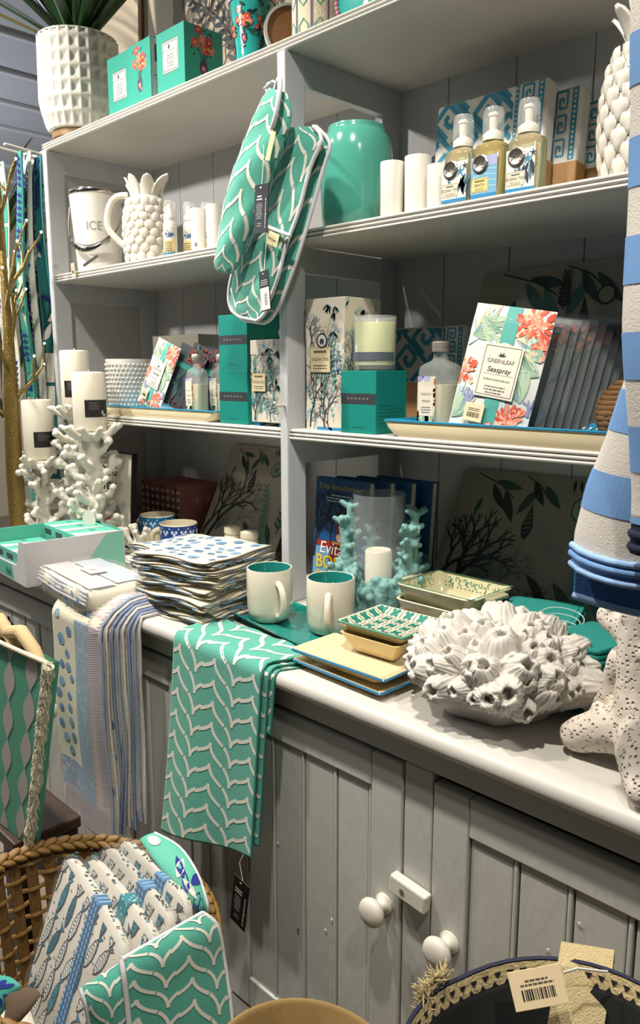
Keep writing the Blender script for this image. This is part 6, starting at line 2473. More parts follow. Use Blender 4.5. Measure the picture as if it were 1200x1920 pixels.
# --- shell print towels hanging over the worktop edge
def shell_towel(label, k, n, x0, x1, drop, front):
    off = 0.006 + (n - 1 - k) * 0.0092
    t = thing('hanging_towel', label, 'towel', ((x0 + x1) / 2, 0.768 - off, 0.9 - drop), 0, 'shell print towels over the worktop edge')
    ox, oy, oz = t.location
    pts, L = edge_path(0.815, 0.9, off if off < 0.05 else 0.05, drop)
    y_off = off
    W = x1 - x0
    yb = 0.768 - off

    def fn(u, v):
        # flat on the worktop, over the edge, then down in a soft wave
        s = v * (0.10 + drop)
        if s < 0.05:
            y, z = 0.768 + 0.05 - s, 0.9 + off * 0.5 + 0.001
        elif s < 0.10:
            q = (s - 0.05) / 0.05 * pi / 2
            y, z = 0.768 - off * sin(q) + 0.0, 0.9 + (off * 0.5 + 0.001) * cos(q) - 0.02 * sin(q)
        else:
            y, z = yb, 0.88 - (s - 0.10) * (0.98 if u < 2 else 1)
        wob = max(0, s - 0.1) / drop
        y += wob * (0.006 * sin(u * 7 + k * 0.22) + 0.004 * sin(v * 10 + k * 0.25) - 0.010 * k / n)
        x = x0 + W * u + 0.006 * wob * sin(v * 8 + k)
        if front and u < 0.15 and v > 0.93:
            pass
        return (x - ox, y - oy, z - oz)
    Lc = 0.10 + drop
    C_ = Cloth(fn, W, Lc)
    C_.mesh('cloth', 30, 90, SHELLC, t, 0.0045)
    P = Print(lambda u, v, h: C_.out(u, Lc - v, h), (0.0015, W - 0.0015, 0.002, Lc - 0.012))
    r = random.Random(200 + k)
    if front:
        hem, bord = 0.058, 0.062
        # striped hem
        P.rect(0, 0, W, hem, '#b9afae', 12, 3)
        P.rect(W - 0.045, hem, W, Lc, '#b7abaa', 3, 30)
        P.rect(0, hem, W - 0.045, hem + bord, '#8b9bac', 12, 3)
        P.rect(W - 0.045 - 0.05, hem + bord, W - 0.045, Lc, '#8b9bac', 4, 30)
        P.up()
        nst = 44
        for q in range(nst):
            u = q * W / nst
            P.poly([(u, 0.0), (u + 0.0016, 0.0), (u + 0.0016 + 0.012, hem), (u + 0.012, hem)], '#8d8894')
        for q in range(110):
            v = hem + q * 0.0046
            P.poly([(W - 0.045, v), (W - 0.001, v + 0.014), (W - 0.001, v + 0.0155), (W - 0.045, v + 0.0015)], '#958d97')
        # arabesque in the blue border
        for q in range(150):
            if q < 50:
                u, v = r.uniform(0.004, W - 0.10), r.uniform(hem + .006, hem + bord - .006)
            else:
                u, v = r.uniform(W - 0.092, W - 0.049), r.uniform(hem + .006, Lc - .02)
            a0 = r.uniform(0, 6)
            P.stroke([(u + 0.006 * cos(a0 + i) * (1 - i / 7), v + 0.006 * sin(a0 + i) * (1 - i / 7)) for i in range(6)], 0.0011, '#c3ccd4')
        shells_on(P, 0.014, W - 0.112, hem + bord + 0.02, Lc - 0.02, 26, r, 0.010, 0.017)
    else:
        shells_on(P, W - 0.05, W - 0.012, 0.03, Lc - .02, 22, r, 0.008, 0.013)
        P.rect(0, 0, W, 0.02, '#9aa0ac', 6, 1)
    P.done(t, 'shell_print', INKF)
    # rolled and stitched side edge
    ed = []
    for q in range(31):
        p = Vector(fn(1, q / 30))
        ed.append(p + Vector((0.001, 0.002, 0)))
    MB().tube(ed, 0.0034, 6).build('side_hem', mat('hem_stitch_%d' % (k % 3), ('#8d97ab', '#bdb9b8', '#7282a2')[k % 3], 0.9, var=0.5, scale=260), t, smooth=60)
    return t


NT = 8
for k in range(NT):
    kk = NT - 1 - k     # k = 0 is the front towel
    lab = 'front shell print towel with blue scroll border and striped hem' if k == 0 else ('rearmost shell print towel, touching the cabinet front' if k == NT - 1 else 'folded shell print towel hanging %s back from the scroll bordered front towel' % ['', 'first', 'second', 'third', 'fourth', 'fifth', 'sixth'][k])
    shell_towel(lab, k, NT, -1.468 + 0.003 * k, -1.282 + 0.0045 * k, 0.43 + (0.012 if k % 2 else 0) - 0.006 * k, k == 0)

# ================================================================== teal wave towel over the edge
tw = thing('wave_towel', 'teal tea towel with white wave print draped over the worktop edge', 'towel', (-1.01, 0.76, 0.55))
TX0, TX1 = -1.130, -0.893


def wave_fn(off, x0, x1, drop, back, seed, swing=0.036, slant=0.055):
    def fn(u, v):
        Ltot = back + 0.03 + drop
        dropu = drop + slant * (0.5 - u)
        s = v * Ltot
        if s < back:
            y, z = 0.778 + back - s, 0.9 + off
            kx = (back - s) / back
            wob = 0
        elif s < back + 0.03:
            q = (s - back) / 0.03 * pi / 2
            y, z = 0.778 - (0.010 + off) * sin(q), 0.888 + (0.012 + off) * cos(q)
            kx, wob = 0, 0
        else:
            f = (s - back - 0.03) / drop
            y, z = 0.768 - off, 0.888 - f * dropu
            kx, wob = 0, f
        wob *= drop / 0.345
        y -= wob * (0.006 * sin(u * 6.5) + 0.006 + 0.012 * wob * (1 - u))
        x = x0 + (x1 - x0) * u - swing * wob * (1 - 0.35 * u) + 0.05 * kx * (u - 0.2)
        z += kx * 0.002 * sin(u * 20)
        return (x + 1.01, y - 0.76, z - 0.55)
    return fn, back + 0.03 + drop


for (off, x0, x1, drop, back, nm, sd) in ((0.0095, TX0, TX1, 0.345, 0.085, 'front_leaf', 0), (0.0050, TX0 + 0.02, TX1 + 0.012, 0.32, 0.09, 'back_leaf', 0.4), (0.0012, TX0 + 0.05, TX1 + 0.022, 0.118, 0.09, 'short_leaf', 0.8)):
    fn, Lc = wave_fn(off, x0, x1, drop, back, sd)
    W = x1 - x0
    C_ = Cloth(fn, W, Lc)
    C_.mesh(nm, 44, 120, TEAL, tw, 0.0028)
    P = Print(lambda u, v, h, C_=C_, Lc=Lc: C_.out(u, Lc - v, h), (0.002, W - .002, .003, Lc - .003))
    scallop(P, W, Lc, 0.100, 0.0385, 0.0066, u0=0.02 if off > .009 else 0.05, v0=0.0, seg=6)
    P.done(tw, 'wave_print', INKF)
    p = [Vector(fn(1, q / 40)) + Vector((0.0008, 0.001, 0)) for q in range(41)]
    MB().tube(p, 0.0016, 6).build('side_seam', mat('dark_teal_seam', '#2b6f64', 0.9), tw, smooth=60)
black_tag(tw, (-0.936 + 1.01, 0.748 - 0.76, 0.522 - 0.55), 0.040, 0.098, (R(2), R(12), 0))
MB().tube([(-0.935 + 1.01, -0.004, 0.575 - 0.55), (-0.945 + 1.01, -0.010, 0.55 - 0.55), (-0.934 + 1.01, -0.012, 0.52 - 0.55)], 0.0006, 5).build('tag_string', STRING, tw)

# ================================================================== tray and two mugs
tty = thing('serving_tray', 'glossy teal rectangular serving tray under the two cream mugs', 'tray', (-1.003, 0.935, ZC), -8)
TRG = mat('teal_tray_glaze', '#1d8379', 0.12, var=0.06, coat=0.7)
w, d, h = 0.262, 0.135, 0.017
loft('tray', [rr(w - 0.03, d - 0.03, 0.006, 0), rr(w - 0.008, d - 0.008, 0.006, h * 0.6), rr(w, d, 0.006, h - 0.001), rr(w - 0.001, d - 0.001, 0.006, h), rr(w - 0.010, d - 0.010, 0.006, h - 0.0008), rr(w - 0.020, d - 0.020, 0.005, h * 0.42), rr(w - 0.03, d - 0.03, 0.005, h * 0.36)], TRG, tty)
for (lab, x, y, az) in (('cream mug with teal inside, on the tray beside the divider', -1.066, 0.930, R(-20)), ('cream mug with teal inside, on the tray beside the square dish', -0.936, 0.958, R(-50))):
    t = thing('mug', lab, 'mug', (x, y, ZC + 0.0066), 0, 'cream mugs on the teal tray')
    mug(t, 0.0425, 0.099, WCER, TEALIN, az, sq=True, hr=0.0062, hh=0.62)

# ================================================================== worktop, right of the divider
# --- books
BLUEC = mat('book_blue', '#1d4e80', 0.35, var=0.25, scale=5)
PAGES = mat('pages', '#cfc8b4', 0.8, var=0.1, scale=150)


def book(label, x, y, rz, w=0.148, h=0.242, d=0.018, front=False):
    t = thing('book', label, 'book', (x, y, ZC), 0, 'blue paperback copies')
    t.rotation_euler = (R(-4), 0, R(rz))
    box_part('page_block', -w / 2 + 0.002, w / 2 - 0.003, -d + 0.001, -0.001, 0.003, h - 0.003, PAGES, t, 0.0004)
    b = MB()
    b.box(-w / 2, w / 2, -d, -d + 0.0009, 0, h)
    b.build('front_cover', BLUEC, t)
    MB().box(-w / 2, w / 2, -0.0009, 0, 0, h).build('back_cover', BLUEC, t)
    MB().box(-w / 2 - 0.001, -w / 2, -d, 0, 0, h).build('spine', BLUEC, t)
    F = face_front(-d - 0.0003, -w / 2)
    P = Print(F, (0, w, 0, h))
    P.rect(0, 0, w, h * 0.40, '#5f93b8')
    P.rect(0, 0, w, h * 0.10, '#9aa34a')
    P.up()
    r = random.Random(17)
    for k in range(4):
        P.coral(w * (0.02 + 0.3 * k), h * 0.45, 1.2 + 0.25 * k, h * 0.15, 0.004, '#0f1f33', 4, r, 0.6)
    P.coral(0, h * 0.3, 1.3, h * 0.22, 0.010, '#14212e', 4, r, 0.5)
    P.up()
    # the costumed figure: skirt, arms, face, tall hat
    P.poly([(w * .36, h * .45), (w * .60, h * .45), (w * .66, h * .18), (w * .28, h * .18)], '#7a1f1d')
    P.poly([(w * .36, h * .46), (w * .60, h * .46), (w * .93, h * .36), (w * .90, h * .33), (w * .60, h * .38), (w * .38, h * .38), (w * .06, h * .41), (w * .06, h * .45)], '#8c2420')
    P.up()
    P.disc(w * .50, h * .50, w * .062, h * .042, '#c79a80', 0, 14)
    P.poly([(w * .44, h * .525), (w * .57, h * .525), (w * .60, h * .62), (w * .50, h * .645), (w * .42, h * .62)], '#7c2a22')
    P.rect(w * .36, h * .44, w * .62, h * .455, '#b08a3a')
    P.done(t, 'cover_print')
    LF = lambda u, v, hh: F(u, v, 0.0012)
    if front:
        Y_ = mat('yellow_type', '#d8b31f', 0.5)
        lettering(t, 'Evita Bezuidenhout', 0.0165, shift(LF, w * .5, h * .905), mat('mustard_type', '#a89a2c', 0.5), h=0)
        lettering(t, 'Evita\'s', 0.036, shift(LF, w * .42, h * .345), WHITEINK, h=0, shear=0.15)
        lettering(t, 'BOSSIE', 0.040, shift(LF, w * .44, h * .215), Y_, h=0, bold=0.0006, squash=0.92)
        lettering(t, 'SIKELELA', 0.030, shift(LF, w * .44, h * .10), Y_, h=0, bold=0.0004, squash=0.92)
        P = Print(lambda u, v, hh: F(u, v, 0.0010 + hh))
        P.lines(w * .18, h * .80, w * .82, h * .875, 3, '#c9d2d8', fill=0.4)
        P.done(t, 'quote_print')
    else:
        P = Print(lambda u, v, hh: (w / 2 + 0.0002 + hh, u, v))
        P.done(t)
    return t


book('front copy of the blue paperback with yellow title, beside the divider', -1.098, 1.160, 0, front=True)
book('second copy of the blue paperback, just behind the front copy', -1.070, 1.190, 0)
book('third copy of the blue paperback behind the glass hurricane', -1.042, 1.222, 0)
book('rearmost copy of the blue paperback', -1.014, 1.254, 0)

# --- metal lidded jar in front of the book
mj = thing('lidded_jar', 'small jar with brushed metal lid in front of the blue paperback', 'jar', (-1.072, 1.095, ZC))
MB().lathe([(0.022, 0), (0.024, 0.002), (0.024, 0.035), (0.022, 0.037)], 30).build('jar', mat('jar_glass', '#8f938c', 0.1, alpha=0.5, var=0.0), mj, smooth=50)
MB().lathe([(0.0255, 0.037), (0.0265, 0.038), (0.0265, 0.049), (0.0255, 0.051), (0, 0.0515)], 36).build('lid', mat('brushed_lid', '#8b8a80', 0.3, 0.85), mj, smooth=50)

# --- teal coral hurricane lamp
CORALT = mat('teal_resin', '#6f9b97', 0.6, var=0.14, scale=50, bump=0.7, bscale=200)
tc = thing('coral_hurricane', 'seafoam coral candle stand with clear glass hurricane and white candle', 'candle holder', (-0.952, 1.104, ZC))
R_ = random.Random(23)
b = MB()
b.lathe([(0.0, 0.0), (0.066, 0.0), (0.066, 0.012), (0.055, 0.022), (0.0, 0.024)], 24)
for k in range(32):
    a = 2 * pi * k / 32 + R_.uniform(-.1, .1)
    rr0 = R_.uniform(0.050, 0.064)
    coral_branch(b, (rr0 * cos(a), rr0 * sin(a), 0.012), (cos(a) * .25, sin(a) * .25, 1), R_.uniform(.026, .042), 0.0115, 2, R_, 0.3)
for (a, top) in ((pi * 1.02, 0.20), (pi * 1.12, 0.17), (0.05, 0.17), (0.35, 0.20), (1.3, 0.16), (pi * .8, .15)):
    p0 = Vector((0.058 * cos(a), 0.058 * sin(a), 0.02))
    pts = [p0]
    for q in range(6):
        pts.append(Vector(((0.058 + 0.003 * q) * cos(a + .05 * sin(q)), (0.058 + 0.003 * q) * sin(a + .05 * sin(q)), 0.02 + (top - 0.02) * (q + 1) / 6)))
    b.tube(pts, [0.016, 0.015, 0.014, 0.013, 0.011, 0.009, 0.007], 8, round_tip=True)
    for q in range(1, 7):
        for s in range(5):
            aa = R_.uniform(0, 6.28)
            e = pts[q] + Vector((cos(aa) * .017, sin(aa) * .017, R_.uniform(.004, .016)))
            b.tube([pts[q], e], [0.0062, 0.0055], 7, round_tip=True)
remesh(b.build('coral', CORALT, tc), 0.0026, 0.0028, 0.007, 1)
MB().lathe([(0.0475, 0.025), (0.0490, 0.026), (0.0500, 0.235), (0.0497, 0.2365), (0.0488, 0.236), (0.0478, 0.03)], 48).build('glass', mat('hurricane_glass', '#c9d3d1', 0.03, alpha=0.10, var=0.0, coat=0.8), tc, smooth=50)
MB().lathe([(0.024, 0.025), (0.0255, 0.026), (0.0255, 0.126), (0.023, 0.129), (0.01, 0.127), (0, 0.127)], 36).build('candle', WAX, tc, smooth=50)

# --- stack of baking dishes
DISHG = mat('sage_dish', '#b9b394', 0.2, var=0.04, coat=0.4)
DISHIN = mat('cream_dish_inside', '#cfc9a4', 0.2, var=0.03, coat=0.4)


def bake_dish(label, loc, rz, w, d, h, pattern):
    t = thing('baking_dish', label, 'dish', loc, rz, 'stacked baking dishes')
    loft('dish', [rr(w - 0.034, d - 0.034, 0.02, 0), rr(w - 0.018, d - 0.018, 0.02, h * 0.3), rr(w - 0.002, d - 0.002, 0.02, h - 0.003), rr(w, d, 0.02, h - 0.0015)], DISHG, t, cap1=False)
    loft('inside', [rr(w, d, 0.02, h - 0.0015), rr(w - 0.003, d - 0.003, 0.02, h), rr(w - 0.008, d - 0.008, 0.02, h - 0.001), rr(w - 0.022, d - 0.022, 0.02, h * 0.35), rr(w - 0.038, d - 0.038, 0.018, h * 0.14)], DISHIN, t, cap0=False)
    for s in (-1, 1):
        pts = [(s * w / 2 - s * 0.004, -0.03), (s * (w / 2 + 0.014), -0.022), (s * (w / 2 + 0.014), 0.022), (s * w / 2 - s * 0.004, 0.03)]
        if s < 0:
            pts = pts[::-1]
        MB().prism(pts, h - 0.008, h - 0.002).build('lug', DISHG, t, bevel=0.0015)
    if pattern:
        GR = '#4f8f74'
        r = random.Random(8)
        P = Print(lambda u, v, hh: (u, v, h * 0.14 + 0.0004 + hh))
        for k in range(26):
            u, v, a0 = r.uniform(-w / 2 + .026, w / 2 - .026), r.uniform(-d / 2 + .026, d / 2 - .026), r.uniform(0, 6)
            P.stroke([(u + 0.005 * cos(a0 + i * .9) * (1 - i / 8), v + 0.005 * sin(a0 + i * .9) * (1 - i / 8)) for i in range(6)], 0.0012, GR)
            P.leaf(u + .006, v - .004, a0, 0.007, 0.003, r.choice((GR, '#8f8f5c')))
        P.done(t, 'swirl_print', INKG)
        # the two sloping walls that face the room
        sl = lambda q: (0.5 * 0.022 + (0.008 - 0.022) * 0.5 * q)
        for side in range(4):
            def wall(u, v, hh, side=side):
                ins = 0.011 - 0.007 * v
                z = h * (0.35 + 0.63 * v)
                if side == 0:
                    return (u * (w / 2 - .02), d / 2 - ins - 0.0006 - hh, z)
                if side == 1:
                    return (-w / 2 + ins + 0.0006 + hh, u * (d / 2 - .02), z)
                if side == 2:
                    return (u * (w / 2 - .02), -d / 2 + ins + 0.0006 + hh, z)
                return (w / 2 - ins - 0.0006 - hh, u * (d / 2 - .02), z)
            P = Print(wall, (-1, 1, 0.02, 1))
            for k in range(15):
                u, v, a0 = -0.95 + 0.135 * k, 0.45 + 0.2 * (k % 2), r.uniform(0, 6)
                P.stroke([(u + 0.075 * cos(a0 + i * .9) * (1 - i / 8), v + 0.26 * sin(a0 + i * .9) * (1 - i / 8)) for i in range(6)], 0.03, GR)
                P.leaf(u + .04, 0.15, 1.0 + a0 % 1, 0.09, 0.06, r.choice((GR, '#8f8f5c')))
            P.done(t, 'swirl_print', INKG)
        P = Print(face_top(h + 0.0003))
        P.frame(-w / 2 + .003, -d / 2 + .003, w / 2 - .003, d / 2 - .003, 0.003, '#3f8268')
        P.done(t, 'rim_print', INKG)
        s_ = Print(lambda u, v, hh: (-w / 2 + 0.012 + 0.02 * v + hh * 0.5, u, h * (0.85 - 0.6 * v)))
    return t


for k, lab in enumerate(('lowest plain baking dish of the stack, on the worktop', 'middle plain baking dish of the stack', 'top baking dish with green swirl print inside')):
    bake_dish(lab, (-0.778, 1.102, ZC + 0.0265 * k), 3 - 2 * k, 0.168, 0.130, 0.042, k == 2)

# --- plates and the square dish
PLC = mat('cream_plate', '#d8c9a2', 0.2, var=0.04, coat=0.4)
DKB = mat('blue_plate_rim', '#226f9b', 0.2, var=0.15, coat=0.4)


def sq_plate(label, loc, rz, w, d, h):
    t = thing('rectangular_plate', label, 'plate', loc, rz, 'blue rimmed plates')
    loft('foot', [rr(w * 0.72, d * 0.70, 0.008, 0), rr(w - 0.012, d - 0.012, 0.006, h * 0.6), rr(w, d, 0.006, h - 0.004)], PLC, t, cap1=False)
    loft('rim', [rr(w, d, 0.006, h - 0.004), rr(w + 0.001, d + 0.001, 0.006, h - 0.002), rr(w - 0.002, d - 0.002, 0.006, h)], DKB, t, False, False)
    loft('face', [rr(w - 0.002, d - 0.002, 0.006, h), rr(w - 0.012, d - 0.012, 0.006, h - 0.001), rr(w * 0.76, d * 0.74, 0.006, h * 0.45), rr(w * 0.7, d * 0.7, 0.006, h * 0.42)], PLC, t, False, True)
    return t


sq_plate('lower rectangular plate with blue rim resting on the worktop', (-0.775, 0.851, ZC), -2, 0.190, 0.100, 0.014)
sq_plate('upper rectangular plate with blue rim stacked under the square dish', (-0.778, 0.856, ZC + 0.0146), 1, 0.192, 0.104, 0.017)
rb = thing('ribbed_bowl', 'cream ribbed square bowl carrying the green flower dish', 'bowl', (-0.772, 0.918, ZC + 0.0250), 3)
b = MB()
w, d, h = 0.120, 0.108, 0.030
ring = lambda k, z, n=16: [(x * (1 + 0.010 * (i % 2)), y * (1 + 0.010 * (i % 2)), z) for i, (x, y) in enumerate([(sx, sy) for sx, sy in rounded_rect(w * k, d * k, 0.008, n)])]


def ribbed(k, z):
    pts = []
    base = rounded_rect(w * k, d * k, 0.006, 2)
    n = len(base)
    for i in range(n):
        a, c = base[i], base[(i + 1) % n]
        m = 1 if hypot(c[0] - a[0], c[1] - a[1]) < 0.02 else 22
        for q in range(m):
            t_ = q / m
            s = 1 + (0.012 if q % 2 else 0)
            pts.append(((a[0] + (c[0] - a[0]) * t_) * s, (a[1] + (c[1] - a[1]) * t_) * s, z))
    return pts


loft('bowl', [ribbed(0.66, 0), ribbed(0.95, h), ribbed(0.9, h), ribbed(0.6, 0.006)], mat('ribbed_cream', '#d2bc8a', 0.3, var=0.05), rb, smooth=30)
fd = thing('square_dish', 'square dish printed with green four petal flowers and lattice', 'dish', (-0.772, 0.928, ZC + 0.0557), 3)
w, d, h = 0.132, 0.116, 0.016
GRN = mat('green_rim', '#2f7f68', 0.25, var=0.1, coat=0.3)
loft('dish', [rr(w * 0.80, d * 0.80, 0.004, 0), rr(w - 0.002, d - 0.002, 0.004, h - 0.004), rr(w, d, 0.004, h - 0.0035)], mat('dish_side', '#b5ab88', 0.3), fd, cap1=False)
loft('rim', [rr(w, d, 0.004, h - 0.0035), rr(w + .0008, d + .0008, 0.004, h - .0015), rr(w - 0.003, d - 0.003, 0.004, h)], GRN, fd, False, False)
loft('face', [rr(w - 0.003, d - 0.003, 0.004, h), rr(w - 0.010, d - 0.010, 0.004, h - 0.001), rr(w * 0.72, d * 0.70, 0.004, h * 0.45), rr(w * 0.6, d * 0.6, 0.004, h * 0.4)], mat('dish_face', '#d6d2bd', 0.2, coat=0.4), fd, False, True)


def dish_z(u, v):
    k = max(abs(u) / (w / 2), abs(v) / (d / 2))
    if k < 0.62:
        return h * 0.4
    if k < 0.72:
        return h * 0.4 + (k - .62) / .1 * h * 0.05
    if k < 0.90:
        return h * 0.45 + (k - .72) / .18 * h * 0.50
    return h * 0.95 + (k - .90) / .1 * h * 0.05


P = Print(lambda u, v, hh: (u, v, dish_z(u, v) + 0.0007 + hh), (-w / 2 + .003, w / 2 - .003, -d / 2 + .003, d / 2 - .003))
G2, BR = '#2c8272', '#7d7a66'
cells = 5
for i in range(cells):
    for j in range(cells):
        u, v = -w / 2 + (i + .5) * w / cells, -d / 2 + (j + .5) * d / cells
        for q in range(4):
            a = pi / 4 + q * pi / 2
            P.disc(u + 0.0052 * cos(a), v + 0.0046 * sin(a), 0.0048, 0.0034, G2, a, 9)
for i in range(1, cells):
    for q in range(cells):
        P.stroke([(-w / 2 + i * w / cells, -d / 2 + (q + .12) * d / cells), (-w / 2 + i * w / cells, -d / 2 + (q + .5) * d / cells), (-w / 2 + i * w / cells, -d / 2 + (q + .88) * d / cells)], 0.0013, BR)
        P.stroke([(-w / 2 + (q + .12) * w / cells, -d / 2 + i * d / cells), (-w / 2 + (q + .5) * w / cells, -d / 2 + i * d / cells), (-w / 2 + (q + .88) * w / cells, -d / 2 + i * d / cells)], 0.0013, BR)
P.done(fd, 'flower_print', INKG)
# striped cloth showing behind the dish
st = thing('striped_cloth', 'small blue and white striped folded cloth between coral hurricane and dishes', 'cloth', (-0.862, 1.018, ZC), -10)
box_part('cloth', -0.05, 0.03, -0.028, 0.028, 0, 0.022, mat('stripe_base', '#c7ccd2', 0.9), st, 0.004)
P = Print(face_top(0.0223))
for k in range(10):
    P.rect(-0.047 + k * 0.0075, -0.024, -0.044 + k * 0.0075, 0.024, '#33597f')
P.done(st, 'stripes', INKF)

# ================================================================== barnacle cluster
BARN = mat('barnacle_body_resin', '#c8c4bc', 0.6, var=0.08, scale=40, bump=0.8, bscale=120)
BARN2 = mat('barnacle_resin', '#c8c4bc', 0.6, var=0.08, scale=2, bump=0.0)
bcl = thing('barnacle_cluster', 'large white barnacle cluster ornament with open craters on the worktop', 'ornament', (-0.556, 0.902, ZC))
RB = random.Random(31)


def hemi(t, r, z):
    k = 1 + 0.06 * sin(3 * t + 1) + 0.04 * sin(5 * t)
    return r * k, z


prof = [(0.058, 0.0), (0.066, 0.004), (0.085, 0.028), (0.100, 0.052), (0.102, 0.072), (0.088, 0.090), (0.062, 0.102), (0.028, 0.107), (0.0, 0.109)]
fine = []
for (a, c) in zip(prof[:-1], prof[1:]):
    for q in range(4):
        fine.append((a[0] + (c[0] - a[0]) * q / 4, a[1] + (c[1] - a[1]) * q / 4))
fine.append(prof[-1])
bd = MB().lathe(fine, 60, fr=hemi)
for i, v in enumerate(bd.v):
    p = Vector(v)
    n_ = noise.noise(p * 22) * 0.007 + noise.noise(p * 60) * 0.003
    d_ = Vector((p.x, p.y, (p.z - 0.05)))
    if d_.length > 1e-4 and p.z > 0.003:
        bd.v[i] = tuple(p + d_.normalized() * n_)
bd.build('body', BARN, bcl, smooth=0)


def barnacle_mesh(seed):
    r = random.Random(seed)
    ph = r.uniform(0, 6)
    nr = r.choice((7, 8, 9))

    def fr(t, rad, z):
        ridge = 1 + 0.07 * abs(sin(nr * t / 2 + ph)) + 0.06 * sin(19 * t + ph) + 0.04 * sin(z * 16 + 3 * t)
        zz = z + 0.05 * sin(3 * t + ph) * (1 if z > 0.6 else 0)
        return rad * ridge, zz
    prof = [(0.78, -0.35), (0.74, -0.1), (0.69, 0.15), (0.62, 0.35), (0.54, 0.55), (0.45, 0.72), (0.345, 0.84), (0.265, 0.87), (0.205, 0.84), (0.18, 0.70), (0.16, 0.40), (0.0, 0.30)]
    b = MB().lathe(prof, 64, fr=fr)
    for i, v in enumerate(b.v):
        p = Vector(v)
        b.v[i] = tuple(p + Vector((noise.noise(p * 5 + Vector((seed, 0, 0))), noise.noise(p * 5 + Vector((0, seed, 0))), noise.noise(p * 5 + Vector((0, 0, seed))))) * 0.07)
    return b.mesh('barnacle', BARN2, smooth=0)


bms = [barnacle_mesh(k) for k in range(7)]
N_ = 120
gold = pi * (3 - sqrt(5))
for k in range(N_):
    zf = 1 - (k + 0.5) / N_ * 1.10          # from the top to a little below the equator
    rad = sqrt(max(0, 1 - zf * zf))
    a = k * gold
    d_ = Vector((rad * cos(a), rad * sin(a), zf)) + Vector((RB.uniform(-.12, .12), RB.uniform(-.12, .12), RB.uniform(-.1, .1)))
    d_.normalize()
    c = Vector((0, 0, 0.055)) + Vector((d_.x * 0.100, d_.y * 0.100, d_.z * 0.052))
    s = RB.choice((RB.uniform(0.019, 0.026), RB.uniform(0.026, 0.038)))
    o = obj('barnacle', bms[k % 7], bcl)
    q = (d_ + Vector((RB.uniform(-.25, .25), RB.uniform(-.25, .25), 0.35 * RB.random()))).to_track_quat('Z', 'Y')
    o.matrix_local = Matrix.Translation(c) @ q.to_matrix().to_4x4() @ Matrix.Rotation(RB.uniform(0, 6), 4, 'Z') @ Matrix.Diagonal((s * RB.uniform(.85, 1.15), s, s * RB.uniform(.9, 1.3), 1))

# --- teal napkin stacks
TN = mat('teal_linen', '#1f857b', 0.8, var=0.06, bump=0.4, bscale=600)
for (x, y, rz, n_, lab0) in ((-0.612, 1.105, 18, 11, 'tall'),):
    for k in range(n_):
        lab = 'topmost folded teal linen napkin with stitched hem' if k == n_ - 1 else ('lowest folded teal linen napkin on the worktop' if k == 0 else 'folded teal linen napkin behind the barnacle cluster, %s up from the worktop' % ['', 'second', 'third', 'fourth', 'fifth', 'sixth', 'seventh', 'eighth', 'ninth', 'tenth'][k])
        t = thing('linen_napkin', lab, 'napkin', (x + rnd.uniform(-.002, .002), y + rnd.uniform(-.002, .002), ZC + 0.0074 * k), rz + rnd.uniform(-2, 2), 'stack of teal linen napkins')
        b = MB()
        b.grid(lambda u, v: (0.062 * math.copysign(abs(cos(2 * pi * u)) ** .25, cos(2 * pi * u)) * (1 if .1 < v < .9 else .985), 0.078 * math.copysign(abs(sin(2 * pi * u)) ** .25, sin(2 * pi * u)) * (1 if .1 < v < .9 else .985), 0.0068 * v + 0.0004 * sin(u * 20)), 40, 3, wrapu=True)
        b.f.append(tuple(range(120, 160)))
        b.c.append(None)
        b.f.append(tuple(reversed(range(0, 40))))
        b.c.append(None)
        b.build('cloth', TN, t, smooth=50)
        if k == n_ - 1:
            P = Print(face_top(0.0074))
            P.frame(-0.054, -0.070, 0.054, 0.070, 0.001, '#15655e')
            P.done(t, 'stitching', INKF)
for k in range(13):
    lab = 'teal linen napkin beside the pitted coral, %s up from the worktop' % ['first', 'second', 'third', 'fourth', 'fifth', 'sixth', 'seventh', 'eighth', 'ninth', 'tenth', 'eleventh', 'twelfth', 'thirteenth'][k]
    t = thing('linen_napkin', lab, 'napkin', (-0.478, 1.020, ZC + 0.0074 * k), -8 + rnd.uniform(-2, 2), 'teal napkins by the pitted coral')
    b = MB()
    b.grid(lambda u, v: (0.045 * math.copysign(abs(cos(2 * pi * u)) ** .25, cos(2 * pi * u)) * (1 if .1 < v < .9 else .97), 0.055 * math.copysign(abs(sin(2 * pi * u)) ** .25, sin(2 * pi * u)) * (1 if .1 < v < .9 else .97), 0.0068 * v), 40, 3, wrapu=True)
    b.f.append(tuple(range(120, 160)))
    b.c.append(None)
    b.f.append(tuple(reversed(range(0, 40))))
    b.c.append(None)
    b.build('cloth', TN, t, smooth=50)
ps = thing('plastic_loop', 'clear plastic ribbon loop lying on the teal napkins', 'ribbon', (-0.548, 1.055, ZC + 0.0822))
for k in range(3):
    pts = [(0.022 * cos(2 * pi * i / 20) * (1 + .3 * k), 0.014 * sin(2 * pi * i / 20), 0.006 + 0.010 * k * (1 + sin(2 * pi * i / 20)) * .5) for i in range(20)]
    MB().tube(pts, 0.0008, 5, closed=True).build('ribbon', mat('clear_ribbon', '#d5e0de', 0.1, alpha=0.6), ps)

